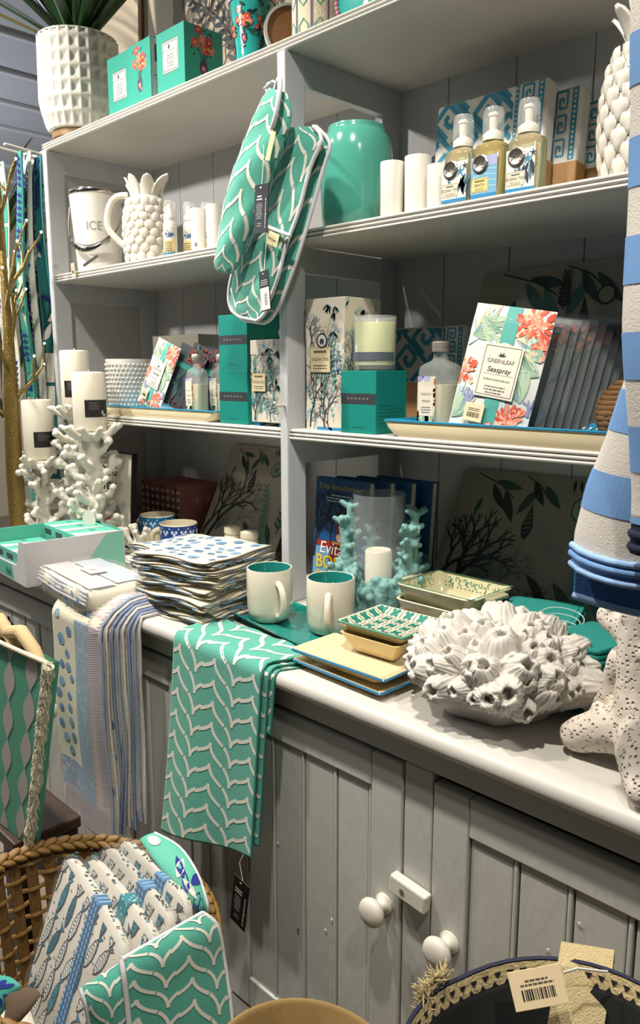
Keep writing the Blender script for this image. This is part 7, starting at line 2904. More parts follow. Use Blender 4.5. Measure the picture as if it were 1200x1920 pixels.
# ================================================================== big pitted coral
m, nt, p = node_mat('pitted_coral')
vt = nt.nodes.new('ShaderNodeTexVoronoi')
vt.inputs['Scale'].default_value = 165
vt.inputs['Randomness'].default_value = 0.75
tcx = nt.nodes.new('ShaderNodeTexCoord')
nt.links.new(tcx.outputs['Object'], vt.inputs['Vector'])
rp_ = nt.nodes.new('ShaderNodeValToRGB')
rp_.color_ramp.elements[0].position = 0.08
rp_.color_ramp.elements[0].color = (*lin('#b09e8a'), 1)
rp_.color_ramp.elements[1].position = 0.24
rp_.color_ramp.elements[1].color = (*lin('#d3c9bc'), 1)
nt.links.new(vt.outputs['Distance'], rp_.inputs['Fac'])
nt.links.new(rp_.outputs['Color'], p.inputs['Base Color'])
bp = nt.nodes.new('ShaderNodeBump')
bp.inputs['Strength'].default_value = 1.0
bp.inputs['Distance'].default_value = 0.0035
mr_ = nt.nodes.new('ShaderNodeMapRange')
mr_.inputs[1].default_value = 0.05
mr_.inputs[2].default_value = 0.38
nt.links.new(vt.outputs['Distance'], mr_.inputs[0])
nt.links.new(mr_.outputs[0], bp.inputs['Height'])
nt.links.new(bp.outputs['Normal'], p.inputs['Normal'])
p.inputs['Roughness'].default_value = 0.7
PIT = m
pcx, pcy = -0.335, 0.868
pc = thing('pitted_coral', 'tall white branching coral with pitted surface at the end of the worktop', 'ornament', (pcx, pcy, ZC))
b = MB()
L_ = lambda *pts: [(x - pcx, y - pcy, z - 0.9) for x, y, z in pts]
b.tube(L_((-0.335, 0.868, 0.945), (-0.345, 0.878, 1.0), (-0.350, 0.880, 1.06), (-0.345, 0.88, 1.12), (-0.335, 0.88, 1.18)), [0.042, 0.036, 0.033, 0.034, 0.030], 14, round_tip=True)
b.tube(L_((-0.335, 0.868, 0.955), (-0.320, 0.825, 0.935), (-0.306, 0.792, 0.922)), [0.040, 0.032, 0.0215], 12, round_tip=True)
b.tube(L_((-0.345, 0.868, 0.950), (-0.385, 0.860, 0.940), (-0.415, 0.856, 0.924)), [0.034, 0.028, 0.022], 12, round_tip=True)
b.tube(L_((-0.34, 0.88, 0.96), (-0.395, 0.912, 0.955), (-0.436, 0.948, 0.925)), [0.030, 0.022, 0.020], 12, round_tip=True)
b.tube(L_((-0.33, 0.88, 0.95), (-0.28, 0.90, 0.93), (-0.26, 0.92, 0.922)), [0.034, 0.026, 0.02], 12, round_tip=True)
b.tube(L_((-0.350, 0.882, 1.045), (-0.385, 0.895, 1.065), (-0.410, 0.915, 1.062)), [0.026, 0.022, 0.018], 12, round_tip=True)
b.tube(L_((-0.385, 0.897, 1.06), (-0.395, 0.893, 1.088), (-0.398, 0.888, 1.106)), [0.015, 0.013, 0.011], 10, round_tip=True)
b.tube(L_((-0.385, 0.86, 0.94), (-0.395, 0.862, 0.962)), [0.014, 0.010], 10, round_tip=True)
b.tube(L_((-0.40, 0.905, 0.955), (-0.395, 0.90, 0.985), (-0.385, 0.895, 1.02)), [0.018, 0.015, 0.016], 10, round_tip=True)
b.tube(L_((-0.345, 0.885, 1.12), (-0.375, 0.90, 1.16), (-0.405, 0.92, 1.20), (-0.418, 0.925, 1.222)), [0.026, 0.020, 0.015, 0.014], 12, round_tip=True)
b.tube(L_((-0.405, 0.92, 1.20), (-0.435, 0.935, 1.222)), [0.012, 0.010], 10, round_tip=True)
b.tube(L_((-0.34, 0.88, 1.14), (-0.29, 0.885, 1.19), (-0.27, 0.89, 1.24)), [0.024, 0.018, 0.014], 12, round_tip=True)
R_ = random.Random(3)
for k in range(14):
    a, z = R_.uniform(0, 6.28), R_.uniform(0.97, 1.15)
    c = Vector((-0.342 + 0.03 * cos(a), 0.876 + 0.03 * sin(a), z))
    b.ball((c.x - pcx, c.y - pcy, c.z - 0.9), R_.uniform(.008, .013), 8, 6)
remesh(b.build('coral', PIT, pc), 0.0032, 0.003, 0.02, 4)

# ================================================================== in front of the cabinets
bn = thing('display_bench', 'low brown wooden bench in front of the cabinets carrying basket and bags', 'bench', (-0.70, 0.50, 0.001))
for k in range(3):
    box_part('slat', -0.64, 0.60, -0.205 + k * 0.122, -0.205 + k * 0.122 + 0.118, 0.195, 0.219, WOOD, bn, 0.002)
for sx in (-0.56, 0.52):
    for sy in (-0.15, 0.11):
        box_part('leg', sx - 0.02, sx + 0.02, sy - 0.02, sy + 0.02, 0, 0.1948, WOOD, bn, 0.002)

# --- wicker basket
WICK = mat('wicker', '#8a6a38', 0.55, var=0.35, scale=90, bump=0.5, bscale=300)
WICKD = mat('wicker_dark', '#6f522a', 0.6, var=0.35, scale=90, bump=0.5, bscale=300)
bkx, bky, bkz = -1.066, 0.517, 0.2205
bk = thing('wicker_basket', 'round woven wicker basket with thick coiled rim full of wrapped packs', 'basket', (bkx, bky, bkz))
bk.scale = (1.16, 0.97, 1.0)
BH, BR0, BR1 = 0.285, 0.180, 0.205
rad = lambda z: BR0 + (BR1 - BR0) * z / BH
NS = 40
sm = MB()
sm.grid(lambda u, v: (rad(BH * v) + 0.0035 * sin(pi * u) - 0.002, (u - 0.5) * 0.020, 0.004 + (BH - 0.01) * v), 3, 12)
smm = sm.mesh('stake', WICKD, smooth=0)
for k in range(NS):
    o = obj('stake', smm, bk, (0, 0, 0), (0, 0, 2 * pi * k / NS))
    solid(o, 0.003, 0)
for j in range(11):
    z = 0.012 + j * 0.0245
    pts = []
    for k in range(NS * 2):
        a = 2 * pi * k / (NS * 2)
        s_ = (-1) ** (k // 2 + j) if k % 2 == 0 else 0
        rr_ = rad(z) + (0.0055 if (k + 2 * j) % 4 == 0 else (-0.0035 if (k + 2 * j) % 4 == 2 else 0.001))
        pts.append((rr_ * cos(a), rr_ * sin(a), z))
    MB().tube(pts, 0.0038, 6, closed=True).build('weaver', WICK, bk, smooth=60)
MB().lathe([(0, 0), (BR0 - 0.004, 0), (BR0 - 0.004, 0.006), (0, 0.006)], 40).build('base', WICKD, bk)
strand = MB().ball((0, 0, 0), 1.0, 10, 7, 0.0075, 0.017, 0.0062).mesh('rim_strand', WICK, smooth=0)
for row, (dr, dz) in enumerate(((-0.001, 0.0), (0.006, -0.010), (0.0075, -0.021), (-0.006, -0.009))):
    nst = 58
    for k in range(nst):
        a = 2 * pi * (k + 0.5 * (row % 2)) / nst
        r_ = BR1 + dr
        o = obj('rim_strand', strand, bk)
        o.matrix_local = Matrix.Translation((r_ * cos(a), r_ * sin(a), BH + dz)) @ Matrix.Rotation(a, 4, 'Z') @ Matrix.Rotation(R(22 if row % 2 else -22), 4, 'X')

# --- fish print packs standing in the basket
FISHC = mat('fish_cloth', '#cdc7bb', 0.8, var=0.04, bump=0.3, bscale=500)
PLAS = mat('poly_bag', '#e3e6e6', 0.06, alpha=0.07, var=0.0, coat=0.6)
fp_ = [((-1.010, 0.5265), -10.5, 'front fish print tea towel pack with checked blue ribbon', '#3a6f9e', 'check'), ((-0.992, 0.5600), -7, 'fish print pack tied with a shiny teal dotted ribbon', '#15828f', 'dot'),
       ((-1.012, 0.6000), -6.5, 'third fish print pack with checked blue ribbon', '#4a86b4', 'check'), ((-1.020, 0.6360), -5, 'rearmost fish print pack nearest the cabinet', '#4a86b4', 'check')]
for k, ((x, y), rz, lab, rc_, kind) in enumerate(fp_):
    hgt, wid, thk = 0.250, 0.278 - 0.012 * k, 0.019
    lean = 20 - 2 * k
    ztop = 0.575 - 0.004 * k
    # placed by its top edge; the foot stands on the basket floor side
    t = thing('fish_print_pack', lab, 'textile pack', (0, 0, 0), 0, 'fish print packs in the basket')
    Mt = Matrix.Translation((x, y, ztop)) @ Matrix.Rotation(R(rz), 4, 'Z') @ Matrix.Rotation(R(-lean), 4, 'X')
    t.matrix_world = Mt @ Matrix.Translation((0, 0, -hgt))
    b = MB()

    def pf_(u, v, W=wid, H=hgt, T=thk):
        a = 2 * pi * u
        e = 0.3
        xx = W / 2 * math.copysign(abs(cos(a)) ** e, cos(a))
        zz_ = H / 2 + H / 2 * math.copysign(abs(sin(a)) ** e, sin(a))
        q = [(0.0, 0), (0.93, 0.0), (0.995, 0.2), (1.0, 0.5), (0.995, 0.8), (0.93, 1.0), (0, 1.0)][int(round(v * 6))]
        return (xx * q[0], -T / 2 + T * q[1], H / 2 + (zz_ - H / 2) * q[0])
    b.grid(pf_, 48, 6, wrapu=True)
    b.build('folded_towel', FISHC, t, smooth=50)
    P = Print(lambda u, v, h: (u, -thk / 2 - 0.0006 - h, v), (-wid * .455, wid * .455, hgt * .045, hgt * .955), 0.0003)
    r = random.Random(300 + k)
    cols = ('#1f6b80', '#2f8094', '#5a656c')
    for i in range(-4, 5):
        for j in range(5):
            u, v = i * 0.036 + (0.018 if j % 2 else 0), 0.02 + j * 0.058
            fish(P, u + r.uniform(-.005, .005), v + r.uniform(-.006, .006), 0.072, 1.25 + r.uniform(-.2, .2), r.choice(cols), r)
    for i in range(60):
        P.disc(r.uniform(-wid / 2, wid / 2), r.uniform(0, hgt), 0.0018, 0.0018, '#22262a', 0, 7)
    for i in range(10):
        u, v = r.uniform(-wid / 2, wid / 2), r.uniform(0, hgt)
        P.stroke([(u + .004 * cos(a_), v + .004 * sin(a_)) for a_ in (0, 1.05, 2.1, 3.14, 4.2, 5.2, 6.28)], 0.001, '#3a3f44')
    P.done(t, 'fish_print', INKF)
    # printed long top edge
    P = Print(lambda u, v, h: (u, v, hgt + 0.0006 + h), None)
    for i in range(34):
        P.disc(r.uniform(-wid * .45, wid * .45), r.uniform(-thk * .3, thk * .3), 0.0035, 0.0016, r.choice(('#22262a', '#2c7f93', '#22262a')), r.uniform(0, 3), 7)
    P.done(t, 'edge_print', INKF)
    # ribbon round the pack
    rb_ = MB()
    rw = 0.015
    rx = 0.02 + 0.004 * k
    rb_.box(rx - rw, rx + rw, -thk / 2 - 0.0022, thk / 2 + 0.0022, -0.001, hgt + 0.0016)
    ro = rb_.build('ribbon', mat('ribbon_' + rc_[1:], rc_, 0.3 if kind == 'dot' else 0.7, var=0.05), t, bevel=0.003)
    P = Print(lambda u, v, h: (rx - rw + u, -thk / 2 - 0.0026 - h, v))
    P2 = Print(lambda u, v, h: (rx - rw + u, -thk / 2 + v, hgt + 0.0022 + h))
    if kind == 'check':
        for q in range(3):
            P.rect(0.004 + q * 0.010, 0, 0.0065 + q * 0.010, hgt, '#9cc0da')
            P2.rect(0.004 + q * 0.010, 0, 0.0065 + q * 0.010, thk, '#9cc0da')
        for q in range(26):
            P.rect(0, q * 0.0098, 2 * rw, q * 0.0098 + 0.0028, '#2b5f90')
    else:
        for q in range(60):
            P.disc(r.uniform(.002, 2 * rw - .002), r.uniform(0, hgt), 0.0016, 0.0016, '#d5e4e4', 0, 7)
        for q in range(9):
            P2.disc(r.uniform(.002, 2 * rw - .002), r.uniform(0, thk), 0.0016, 0.0016, '#d5e4e4', 0, 7)
    P.done(ro, 'ribbon_print', INKF)
    P2.done(ro, 'ribbon_print', INKF)
    b = MB()

    def film(u, v, W=wid + .010, H=hgt + .010, T=thk + .010):
        p_ = Vector(pf_(u, v, W, H, T))
        n_ = 0.0022 * noise.noise(Vector((p_.x * 40, p_.y * 60, p_.z * 30 + k)))
        return (p_.x + n_, p_.y + n_ * 2, p_.z - 0.004 + n_)
    b.grid(film, 64, 6, wrapu=True)
    b.build('plastic_bag', PLAS, t, smooth=0)


fil = thing('folded_cloths', 'folded cream cloths lying in the bottom of the wicker basket', 'cloth', (-1.045, 0.500, bkz + 0.0066))
for k in range(4):
    pts = rounded_rect(0.25, 0.20, 0.05)
    MB().prism(pts, 0.027 * k, 0.027 * k + 0.0262).build('fold', FISHC, fil, bevel=0.008)


# --- padded cloth panels with free corners in space
def pad3(rows, th, name, parent, m, nu=30, nv=60):
    N = len(rows) - 1

    def row(v):
        k = min(int(v * N), N - 1)
        t = v * N - k
        out = []
        for c in range(2):
            p0, p1, p2, p3 = (Vector(rows[max(k - 1, 0)][c]), Vector(rows[k][c]), Vector(rows[k + 1][c]), Vector(rows[min(k + 2, N)][c]))
            out.append(0.5 * ((2 * p1) + (-p0 + p2) * t + (2 * p0 - 5 * p1 + 4 * p2 - p3) * t * t + (-p0 + 3 * p1 - 3 * p2 + p3) * t ** 3))
        return out

    def fn(u, v, s=1):
        a, b_ = row(v)
        a2, b2 = row(min(1, v + 0.02)) if v < 0.98 else row(v)
        a1, b1 = row(max(0, v - 0.02))
        n_ = (b_ - a).cross((a2 + b2) - (a1 + b1))
        n_.normalize()
        q = max(0.0, sin(pi * u)) ** 0.5 * max(0.0, sin(pi * min(1, max(0, 0.04 + 0.92 * v)))) ** 0.4
        return a + (b_ - a) * u - n_ * (s * th * q)
    b = MB().grid(lambda u, v: fn(u, v, 1), nu, nv)
    b.grid(lambda u, v: fn(u, v, -0.6), nu, nv, flip=True)
    b.build(name, m, parent, smooth=0)
    return fn, row


tm = thing('wave_oven_glove', 'teal oven glove with white waves draped over the basket rim', 'oven glove', (0, 0, 0))
o0 = Vector((-0.86, 0.56, 0.38))
tm.location = o0
RP = [((-0.8275, 0.4587, 0.605), (-0.8592, 0.6113, 0.575)), ((-0.8171, 0.4548, 0.59), (-0.8411, 0.6243, 0.555)), ((-0.811, 0.454, 0.555), (-0.8304, 0.6264, 0.505)), ((-0.8052, 0.4527, 0.52), (-0.8098, 0.6188, 0.46)), ((-0.7959, 0.4505, 0.48), (-0.7913, 0.6108, 0.415))]
LP = [((-0.8553, 0.4129, 0.575), (-0.842, 0.4698, 0.59)), ((-0.8438, 0.4133, 0.56), (-0.8262, 0.4656, 0.57)), ((-0.8409, 0.4169, 0.52), (-0.8166, 0.4626, 0.53)), ((-0.8337, 0.4183, 0.48), (-0.8071, 0.4596, 0.49))]
for rows, nm, W, L in ((RP, 'front_mitt', 0.17, 0.20), (LP, 'rear_mitt', 0.10, 0.16)):
    rws = [(Vector(a) - o0, Vector(c) - o0) for a, c in rows]
    fn, rw_ = pad3(rws, 0.012, nm, tm, TEAL)
    C_ = Cloth(lambda u, v, fn=fn: fn(u, v, 1), W, L)
    P = Print(lambda u, v, h, C_=C_, L=L: C_.out(u, L - v, h + 0.0004), (0.003, W - .003, .003, L - .003))
    scallop(P, W, L, 0.088, 0.034, 0.0056, u0=0.01, v0=0.0, seg=5)
    P.done(tm, 'wave_print', INKF)
    for side in (0, 1):
        if nm == 'rear_mitt' and side == 1:
            continue
        MB().tube([rw_(q / 20)[side] for q in range(21)], 0.0036, 8).build('piping', WHITEFAB, tm, smooth=60)
    if nm == 'front_mitt':
        a, c = rw_(0)
        MB().tube([a, a + (c - a) * .5, c], 0.0036, 8).build('piping', WHITEFAB, tm, smooth=60)

# cloths at the near rim of the basket
bc_ = thing('brown_cloth', 'taupe brown cloth end hanging over the basket rim', 'cloth', (-0.96, 0.36, 0.42))
o1 = Vector((-0.96, 0.36, 0.42))
rows = [((-0.974, 0.3587, 0.52), (-0.9551, 0.3883, 0.53)), ((-0.9591, 0.3556, 0.515), (-0.934, 0.3935, 0.53)), ((-0.952, 0.3478, 0.5), (-0.9281, 0.3788, 0.52)), ((-0.9507, 0.3422, 0.48), (-0.9352, 0.3585, 0.5))]
pad3([(Vector(a) - o1, Vector(c) - o1) for a, c in rows], 0.008, 'cloth', bc_, mat('taupe', '#5a4a3c', 0.9, var=0.1, bump=0.4, bscale=400))
nc_ = thing('navy_leaf_cloth', 'teal and navy leaf print cloth end beside the taupe cloth in basket', 'cloth', (-1.0, 0.35, 0.44))
o2 = Vector((-1.0, 0.35, 0.44))
rows = [((-1.0234, 0.3542, 0.53), (-0.9843, 0.3754, 0.535)), ((-1.011, 0.3484, 0.52), (-0.9599, 0.378, 0.535)), ((-0.9944, 0.3409, 0.51), (-0.9637, 0.369, 0.52)), ((-0.9899, 0.3376, 0.49), (-0.9696, 0.3554, 0.5))]
fn, rw_ = pad3([(Vector(a) - o2, Vector(c) - o2) for a, c in rows], 0.006, 'cloth', nc_, mat('teal_leaf_cloth', '#3f9a8f', 0.85))
C_ = Cloth(lambda u, v: fn(u, v, 1), 0.08, 0.10)
P = Print(lambda u, v, h: C_.out(u, 0.10 - v, h + 0.0006), (0.002, .078, .002, .098))
for k in range(9):
    P.leaf(rnd.uniform(0, .08), rnd.uniform(0, .08), rnd.uniform(0, 6), 0.03, 0.010, '#1f2f86')
P.done(nc_, 'leaf_print', INKF)
# leafy cloth at the back of the basket
lc = thing('leaf_print_cloth', 'teal cloth with navy and white leaves at the back of the basket', 'cloth', (-0.975, 0.672, 0.50))
o3 = Vector((-0.975, 0.672, 0.50))
rows = [((-1.0843, 0.6462, 0.575), (-1.07, 0.6671, 0.585)), ((-1.0221, 0.635, 0.57), (-1.0144, 0.6773, 0.58)), ((-0.9666, 0.633, 0.56), (-0.9511, 0.6666, 0.57)), ((-0.9375, 0.6372, 0.54), (-0.9129, 0.6582, 0.54)), ((-0.9373, 0.6486, 0.52), (-0.9147, 0.6589, 0.52))]
fn3, rw3 = pad3([(Vector(a) - o3, Vector(c) - o3) for a, c in rows], 0.010, 'cloth', lc, mat('mint_leaf_cloth', '#5fb39c', 0.85, var=0.05))
C3 = Cloth(lambda u, v: fn3(u, v, 1), 0.05, 0.17)
P = Print(lambda u, v, h: C3.out(u, 0.17 - v, h + 0.0008), (0.002, 0.048, 0.002, 0.168))
P.disc(0.025, 0.15, 0.012, 0.010, '#d8d6cc', 0.4, 12)
for (u, v, a, c) in ((0.012, 0.085, 0.6, '#d8d6cc'), (0.02, 0.08, 1.2, '#1f2f86'), (0.03, 0.07, 0.3, '#1f2f86'), (0.012, 0.06, 1.0, '#1f2f86'), (0.03, 0.05, 1.9, '#d8d6cc'), (0.018, 0.035, 0.8, '#1f2f86'), (0.03, 0.02, 1.2, '#1f2f86'), (0.014, 0.01, 0.6, '#d8d6cc')):
    P.leaf(u, v, a, 0.034, 0.013, c)
P.done(lc, 'leaf_print', INKF)
MB().tube([rw3(q / 16)[1] for q in range(17)], 0.003, 7).build('hem', WHITEFAB, lc, smooth=60)

# --- stool and patterned tote bag
so = thing('stool', 'dark wooden stool under the mint patterned tote bag', 'stool', (-1.50, 0.612, 0.001))
box_part('seat', -0.165, 0.155, -0.075, 0.062, 0.472, 0.496, mat('dark_wood', '#3a281a', 0.5, var=0.2, scale=15, stretch=(6, 1, 1)), so, 0.004)
for sx in (-0.14, 0.13):
    for sy in (-0.055, 0.042):
        box_part('leg', sx - 0.016, sx + 0.016, sy - 0.016, sy + 0.016, 0, 0.4718, MATS['dark_wood'], so, 0.002)
tg = thing('tote_bag', 'mint and grey ogee striped tote bag with frayed cream rope edge', 'bag', (-1.50, 0.61, 0.498))
ox, oy, oz = -1.50, 0.61, 0.498
MINTC = mat('mint_canvas', '#5aa58c', 0.85, var=0.06, bump=0.4, bscale=500)
BW0, BW1, BH_ = -1.315, -1.190, 0.375   # right edge at foot and mouth


def bagpt(side):
    def f(u, v):
        xr = BW0 + (BW1 - BW0) * v
        xl = -1.66
        x = xl + (xr - xl) * u
        y = oy - 0.055 - 0.008 * sin(pi * u) if side == 0 else oy - 0.036
        z = oz + BH_ * v + (0.012 * u * v)
        return (x - ox, y - oy, z - oz)
    return f


C_ = Cloth(bagpt(0), 0.40, BH_)
b = MB().grid(bagpt(0), 16, 16)
b.build('front_panel', MINTC, tg, smooth=0)
b = MB().grid(bagpt(1), 6, 6)
b.build('back_panel', MINTC, tg, smooth=0)
b = MB()
f0, f1 = bagpt(0), bagpt(1)
b.grid(lambda u, v: Vector(f0(1, v)) * (1 - u) + Vector(f1(1, v)) * u, 4, 10)
b.build('side_panel', MINTC, tg, smooth=0)
b = MB()
b.grid(lambda u, v: Vector(f0(0, v)) * (1 - u) + Vector(f1(0, v)) * u, 4, 10)
b.build('side_panel', MINTC, tg, smooth=0)
OGEE = (lambda u, v, h: tuple(Vector(f0(min(1, max(0, u / 0.40)), min(1, max(0, v / BH_)))) + Vector((0, -0.0008 - h, 0))))
for c in range(6):
    P = Print(OGEE, (0.002, 0.398, 0.002, BH_ - 0.002))
    u0 = 0.018 + c * 0.0675
    for q in range(-1, 7):
        vc = q * 0.078 + (0.039 if c % 2 else 0.0)
        L_, R__ = [], []
        for i in range(9):
            t_ = -1 + 2 * i / 8
            wv = 0.0012 + 0.0175 * max(0.0, cos(t_ * pi / 2)) ** 1.3
            L_.append((u0 - wv, vc + 0.039 * t_))
            R__.append((u0 + wv, vc + 0.039 * t_))
        for i in range(8):
            P.poly([L_[i], R__[i], R__[i + 1], L_[i + 1]], '#b3aeab')
    P.done(tg, 'ogee_print', INKF)
ROPE = mat('frayed_rope', '#cfc8b0', 0.95, var=0.15, scale=200, bump=0.8, bscale=400)
b = MB()
R_ = random.Random(44)
edge = [Vector(f0(1, q / 30)) + Vector((0.006, -0.004, 0)) for q in range(31)]
b.tube([e + Vector((R_.uniform(-.002, .002), R_.uniform(-.002, .002), 0)) for e in edge], [0.0095 + R_.uniform(-.002, .002) for _ in edge], 8)
for q in range(700):
    e = edge[R_.randrange(31)]
    e = e + Vector((0, 0, R_.uniform(-.006, .006)))
    d_ = Vector((R_.uniform(-1, 1), R_.uniform(-1, .4), R_.uniform(-1, .6))).normalized()
    b.tube([e, e + d_ * 0.010, e + d_ * 0.012 + Vector((0, 0, -0.006))], [0.0012, 0.0010, 0.0005], 4)
o = b.build('frayed_rope', ROPE, tg)
o['kind'] = 'stuff'
b = MB()
for q in range(41):
    pass
top = [Vector(f0(q / 24, 1)) + Vector((0, -0.001, 0.002)) for q in range(25)]
b.tube(top, 0.0045, 7)
b.build('mouth_binding', ROPE, tg, smooth=60)
# what stands in the tote: black liner, cream handles
b = MB()
b.grid(lambda u, v: (-0.155 + 0.43 * u, -0.056 + 0.019 * v, 0.352 + 0.02 * sin(3 * pi * u) * sin(pi * v)), 14, 6)
b.build('black_liner', mat('black_canvas', '#121110', 0.85, var=0.2), tg, smooth=0)
CANV = mat('natural_canvas', '#bfa87e', 0.85, var=0.1, bump=0.5, bscale=300)
for (x_, s_) in ((0.10, 1.0), (0.19, 0.8)):
    b = MB()
    pts = [Vector((x_ - 0.11, -0.046, 0.35)), Vector((x_ - 0.07, -0.046, 0.395)), Vector((x_, -0.046, 0.415 * (0.97 + .03 * s_))), Vector((x_ + 0.05, -0.046, 0.39)), Vector((x_ + 0.085, -0.046, 0.352))]
    b.tube(pts, [0.013, 0.012, 0.013, 0.012, 0.011], 8)
    b.build('handle', CANV, tg, smooth=60)
MB().tube([(0.09, -0.03, 0.36), (0.115, -0.035, 0.42), (0.12, -0.03, 0.405), (0.10, -0.02, 0.36)], 0.0022, 6).build('cord', BLACKCARD, tg, smooth=60)

# --- cream canvas bag in the middle
cb_ = thing('canvas_bag', 'cream canvas bag mouth with turquoise tassel beside the cabinet door', 'bag', (-0.602, 0.572, bkz))
CRM = mat('cream_canvas', '#c7b48c', 0.85, var=0.08, bump=0.5, bscale=300)
CB = lambda t, r, z: (r * (1 + 0.06 * cos(2 * t)), z)
MB().lathe([(0.0, 0.0), (0.105, 0.0), (0.110, 0.01), (0.122, 0.27), (0.123, 0.279)], 48, fr=CB, cap1=False).build('body', CRM, cb_, smooth=50)
MB().lathe([(0.123, 0.276), (0.1265, 0.277), (0.1265, 0.286), (0.122, 0.287), (0.1185, 0.284), (0.112, 0.04), (0.0, 0.03)], 48, fr=CB, cap0=False).build('lining', mat('canvas_lining', '#8d7447', 0.85), cb_, smooth=50)
b = MB()
R_ = random.Random(6)
for q in range(14):
    a = R_.uniform(0, 6.28)
    p0 = Vector((0.03, 0.060, 0.275)) + Vector((R_.uniform(-.02, .02), R_.uniform(-.014, .014), 0))
    b.tube([p0, p0 + Vector((0.004 * cos(a), 0.004 * sin(a), 0.012)), p0 + Vector((0.012 * cos(a), 0.012 * sin(a), 0.018))], 0.0035, 6, round_tip=True)
b.build('tassel', mat('turquoise_yarn', '#1786a5', 0.9, var=0.1), cb_, smooth=60)

# --- crate and beach bag
cr = thing('crate', 'small wooden crate under the black lined straw beach bag', 'crate', (-0.262, 0.545, bkz))
for k in range(3):
    box_part('board', -0.13, 0.13, -0.13, -0.118, 0.004 + k * 0.042, 0.042 + k * 0.042, WOOD, cr, 0.002)
    box_part('board', -0.13, 0.13, 0.118, 0.13, 0.004 + k * 0.042, 0.042 + k * 0.042, WOOD, cr, 0.002)
box_part('lid', -0.131, 0.131, -0.131, 0.131, 0.1305, 0.142, WOOD, cr, 0.002)
for sx in (-0.125, 0.113):
    box_part('end', sx, sx + 0.012, -0.1175, 0.1175, 0.0, 0.130, WOOD, cr, 0.002)
bz = bkz + 0.1425
bb = thing('beach_bag', 'straw beach bag with black lining, webbing strap and cream price tag', 'bag', (-0.258, 0.552, bz))
STRAW = mat('crochet_straw', '#c2b083', 0.85, var=0.3, scale=160, bump=1.0, bscale=240)
BLK = mat('black_lining', '#141414', 0.8, var=0.2, scale=8, bump=0.3, bscale=20)
HB = 0.385
BF = lambda t, r, z: (r * (1.0 + 0.05 * cos(2 * t + 0.6)), z + (0.03 * max(0, cos(t - 1.2)) if z > 0.3 else 0))
MB().lathe([(0.0, 0.0), (0.11, 0.0), (0.118, 0.01), (0.140, HB - 0.03), (0.146, HB - 0.004)], 56, fr=BF, cap1=False).build('body', STRAW, bb, smooth=50)
MB().lathe([(0.146, HB - 0.005), (0.1485, HB - 0.002), (0.1475, HB + 0.003), (0.144, HB + 0.002)], 56, fr=BF, cap0=False, cap1=False).build('navy_binding', mat('navy_binding', '#20233c', 0.8), bb, smooth=50)
# crochet band just inside the mouth, with open triangular stitches
MB().lathe([(0.1435, HB + 0.001), (0.1425, HB - 0.002), (0.1375, HB - 0.018)], 56, fr=BF, cap0=False, cap1=False).build('crochet_band', STRAW, bb, smooth=0)


def cro(u, v, h):
    r0, z0 = BF(u, 0.1423 - 0.0048 * v - 0.0008 - h, HB - 0.002 - 0.016 * v)
    return (r0 * cos(u), r0 * sin(u), z0)


P = Print(cro)
for k in range(70):
    a = 2 * pi * k / 70
    P.poly([(a, 0.12), (a + 0.055, 0.12), (a + 0.0275, 0.48)], '#17171a')
    P.poly([(a + 0.0275, 0.92), (a + 0.0825, 0.92), (a + 0.055, 0.56)], '#17171a')
P.done(bb, 'stitch_holes', INKF)
MB().lathe([(0.138, HB - 0.016), (0.134, HB - 0.02), (0.122, HB - 0.13), (0.06, HB - 0.16), (0.0, HB - 0.165)], 56, fr=BF, cap0=False).build('lining', BLK, bb, smooth=0)
zp = []
for k in range(15):
    a = 1.1 + 2.2 * k / 14
    zp.append((0.085 * cos(a) - 0.03, 0.085 * sin(a), HB - 0.105 + 0.02 * sin(k * .4)))
MB().tube(zp, 0.0030, 6).build('zip', mat('zip_black', '#26282a', 0.4, 0.3), bb, smooth=60)
# webbing strap hanging over the mouth
b = MB()
st_ = [Vector((-0.060, 0.152, HB - 0.06)), Vector((-0.060, 0.156, HB + 0.014)), Vector((-0.058, 0.150, HB + 0.030)), Vector((-0.052, 0.132, HB + 0.018)), Vector((-0.040, 0.088, HB - 0.05)), Vector((-0.03, 0.05, HB - 0.12))]
wd = Vector((0.030, 0.018, 0.0)).normalized() * 0.026
for a, c in zip(st_[:-1], st_[1:]):
    b.face([a - wd, a + wd, c + wd, c - wd])
o = b.build('strap', mat('webbing', '#cbb98c', 0.85, var=0.2, scale=300, bump=0.8, bscale=600), bb, weld=True)
solid(o, 0.003, 0)
# price tag on a string
t_ = small_tag(bb, (-0.078, 0.076, HB + 0.038), 0.052, 0.034, TAGM, (R(-32), R(-12), R(45)), True)
MB().tube([(-0.056, 0.096, HB + 0.034), (-0.048, 0.108, HB + 0.036), (-0.025, 0.125, HB + 0.036)], 0.0012, 6).build('tag_string', STRING, bb, smooth=60)
# frayed jute end on the rim
b = MB()
R_ = random.Random(12)
for q in range(520):
    a = R_.uniform(0.2, 1.25)
    r0, z0 = BF(a, 0.142, HB + 0.004)
    p0 = Vector((r0 * cos(a), r0 * sin(a), z0 + R_.uniform(0, .012)))
    d_ = Vector((R_.uniform(-1, .6), R_.uniform(-1, .6), R_.uniform(-.6, .8))).normalized()
    b.tube([p0, p0 + d_ * 0.014, p0 + d_ * 0.024 + Vector((0, 0, -.004))], [0.0014, 0.0012, 0.0006], 4)
for q in range(220):
    a = R_.uniform(2.9, 3.15)
    r0, z0 = BF(a, 0.148, HB + 0.004)
    p0 = Vector((r0 * cos(a), r0 * sin(a), z0 + R_.uniform(-.02, .012)))
    d_ = Vector((R_.uniform(-1, .4), R_.uniform(-1, 1), R_.uniform(-.8, .8))).normalized()
    b.tube([p0, p0 + d_ * 0.009, p0 + d_ * 0.014], [0.0009, 0.0008, 0.0004], 4)
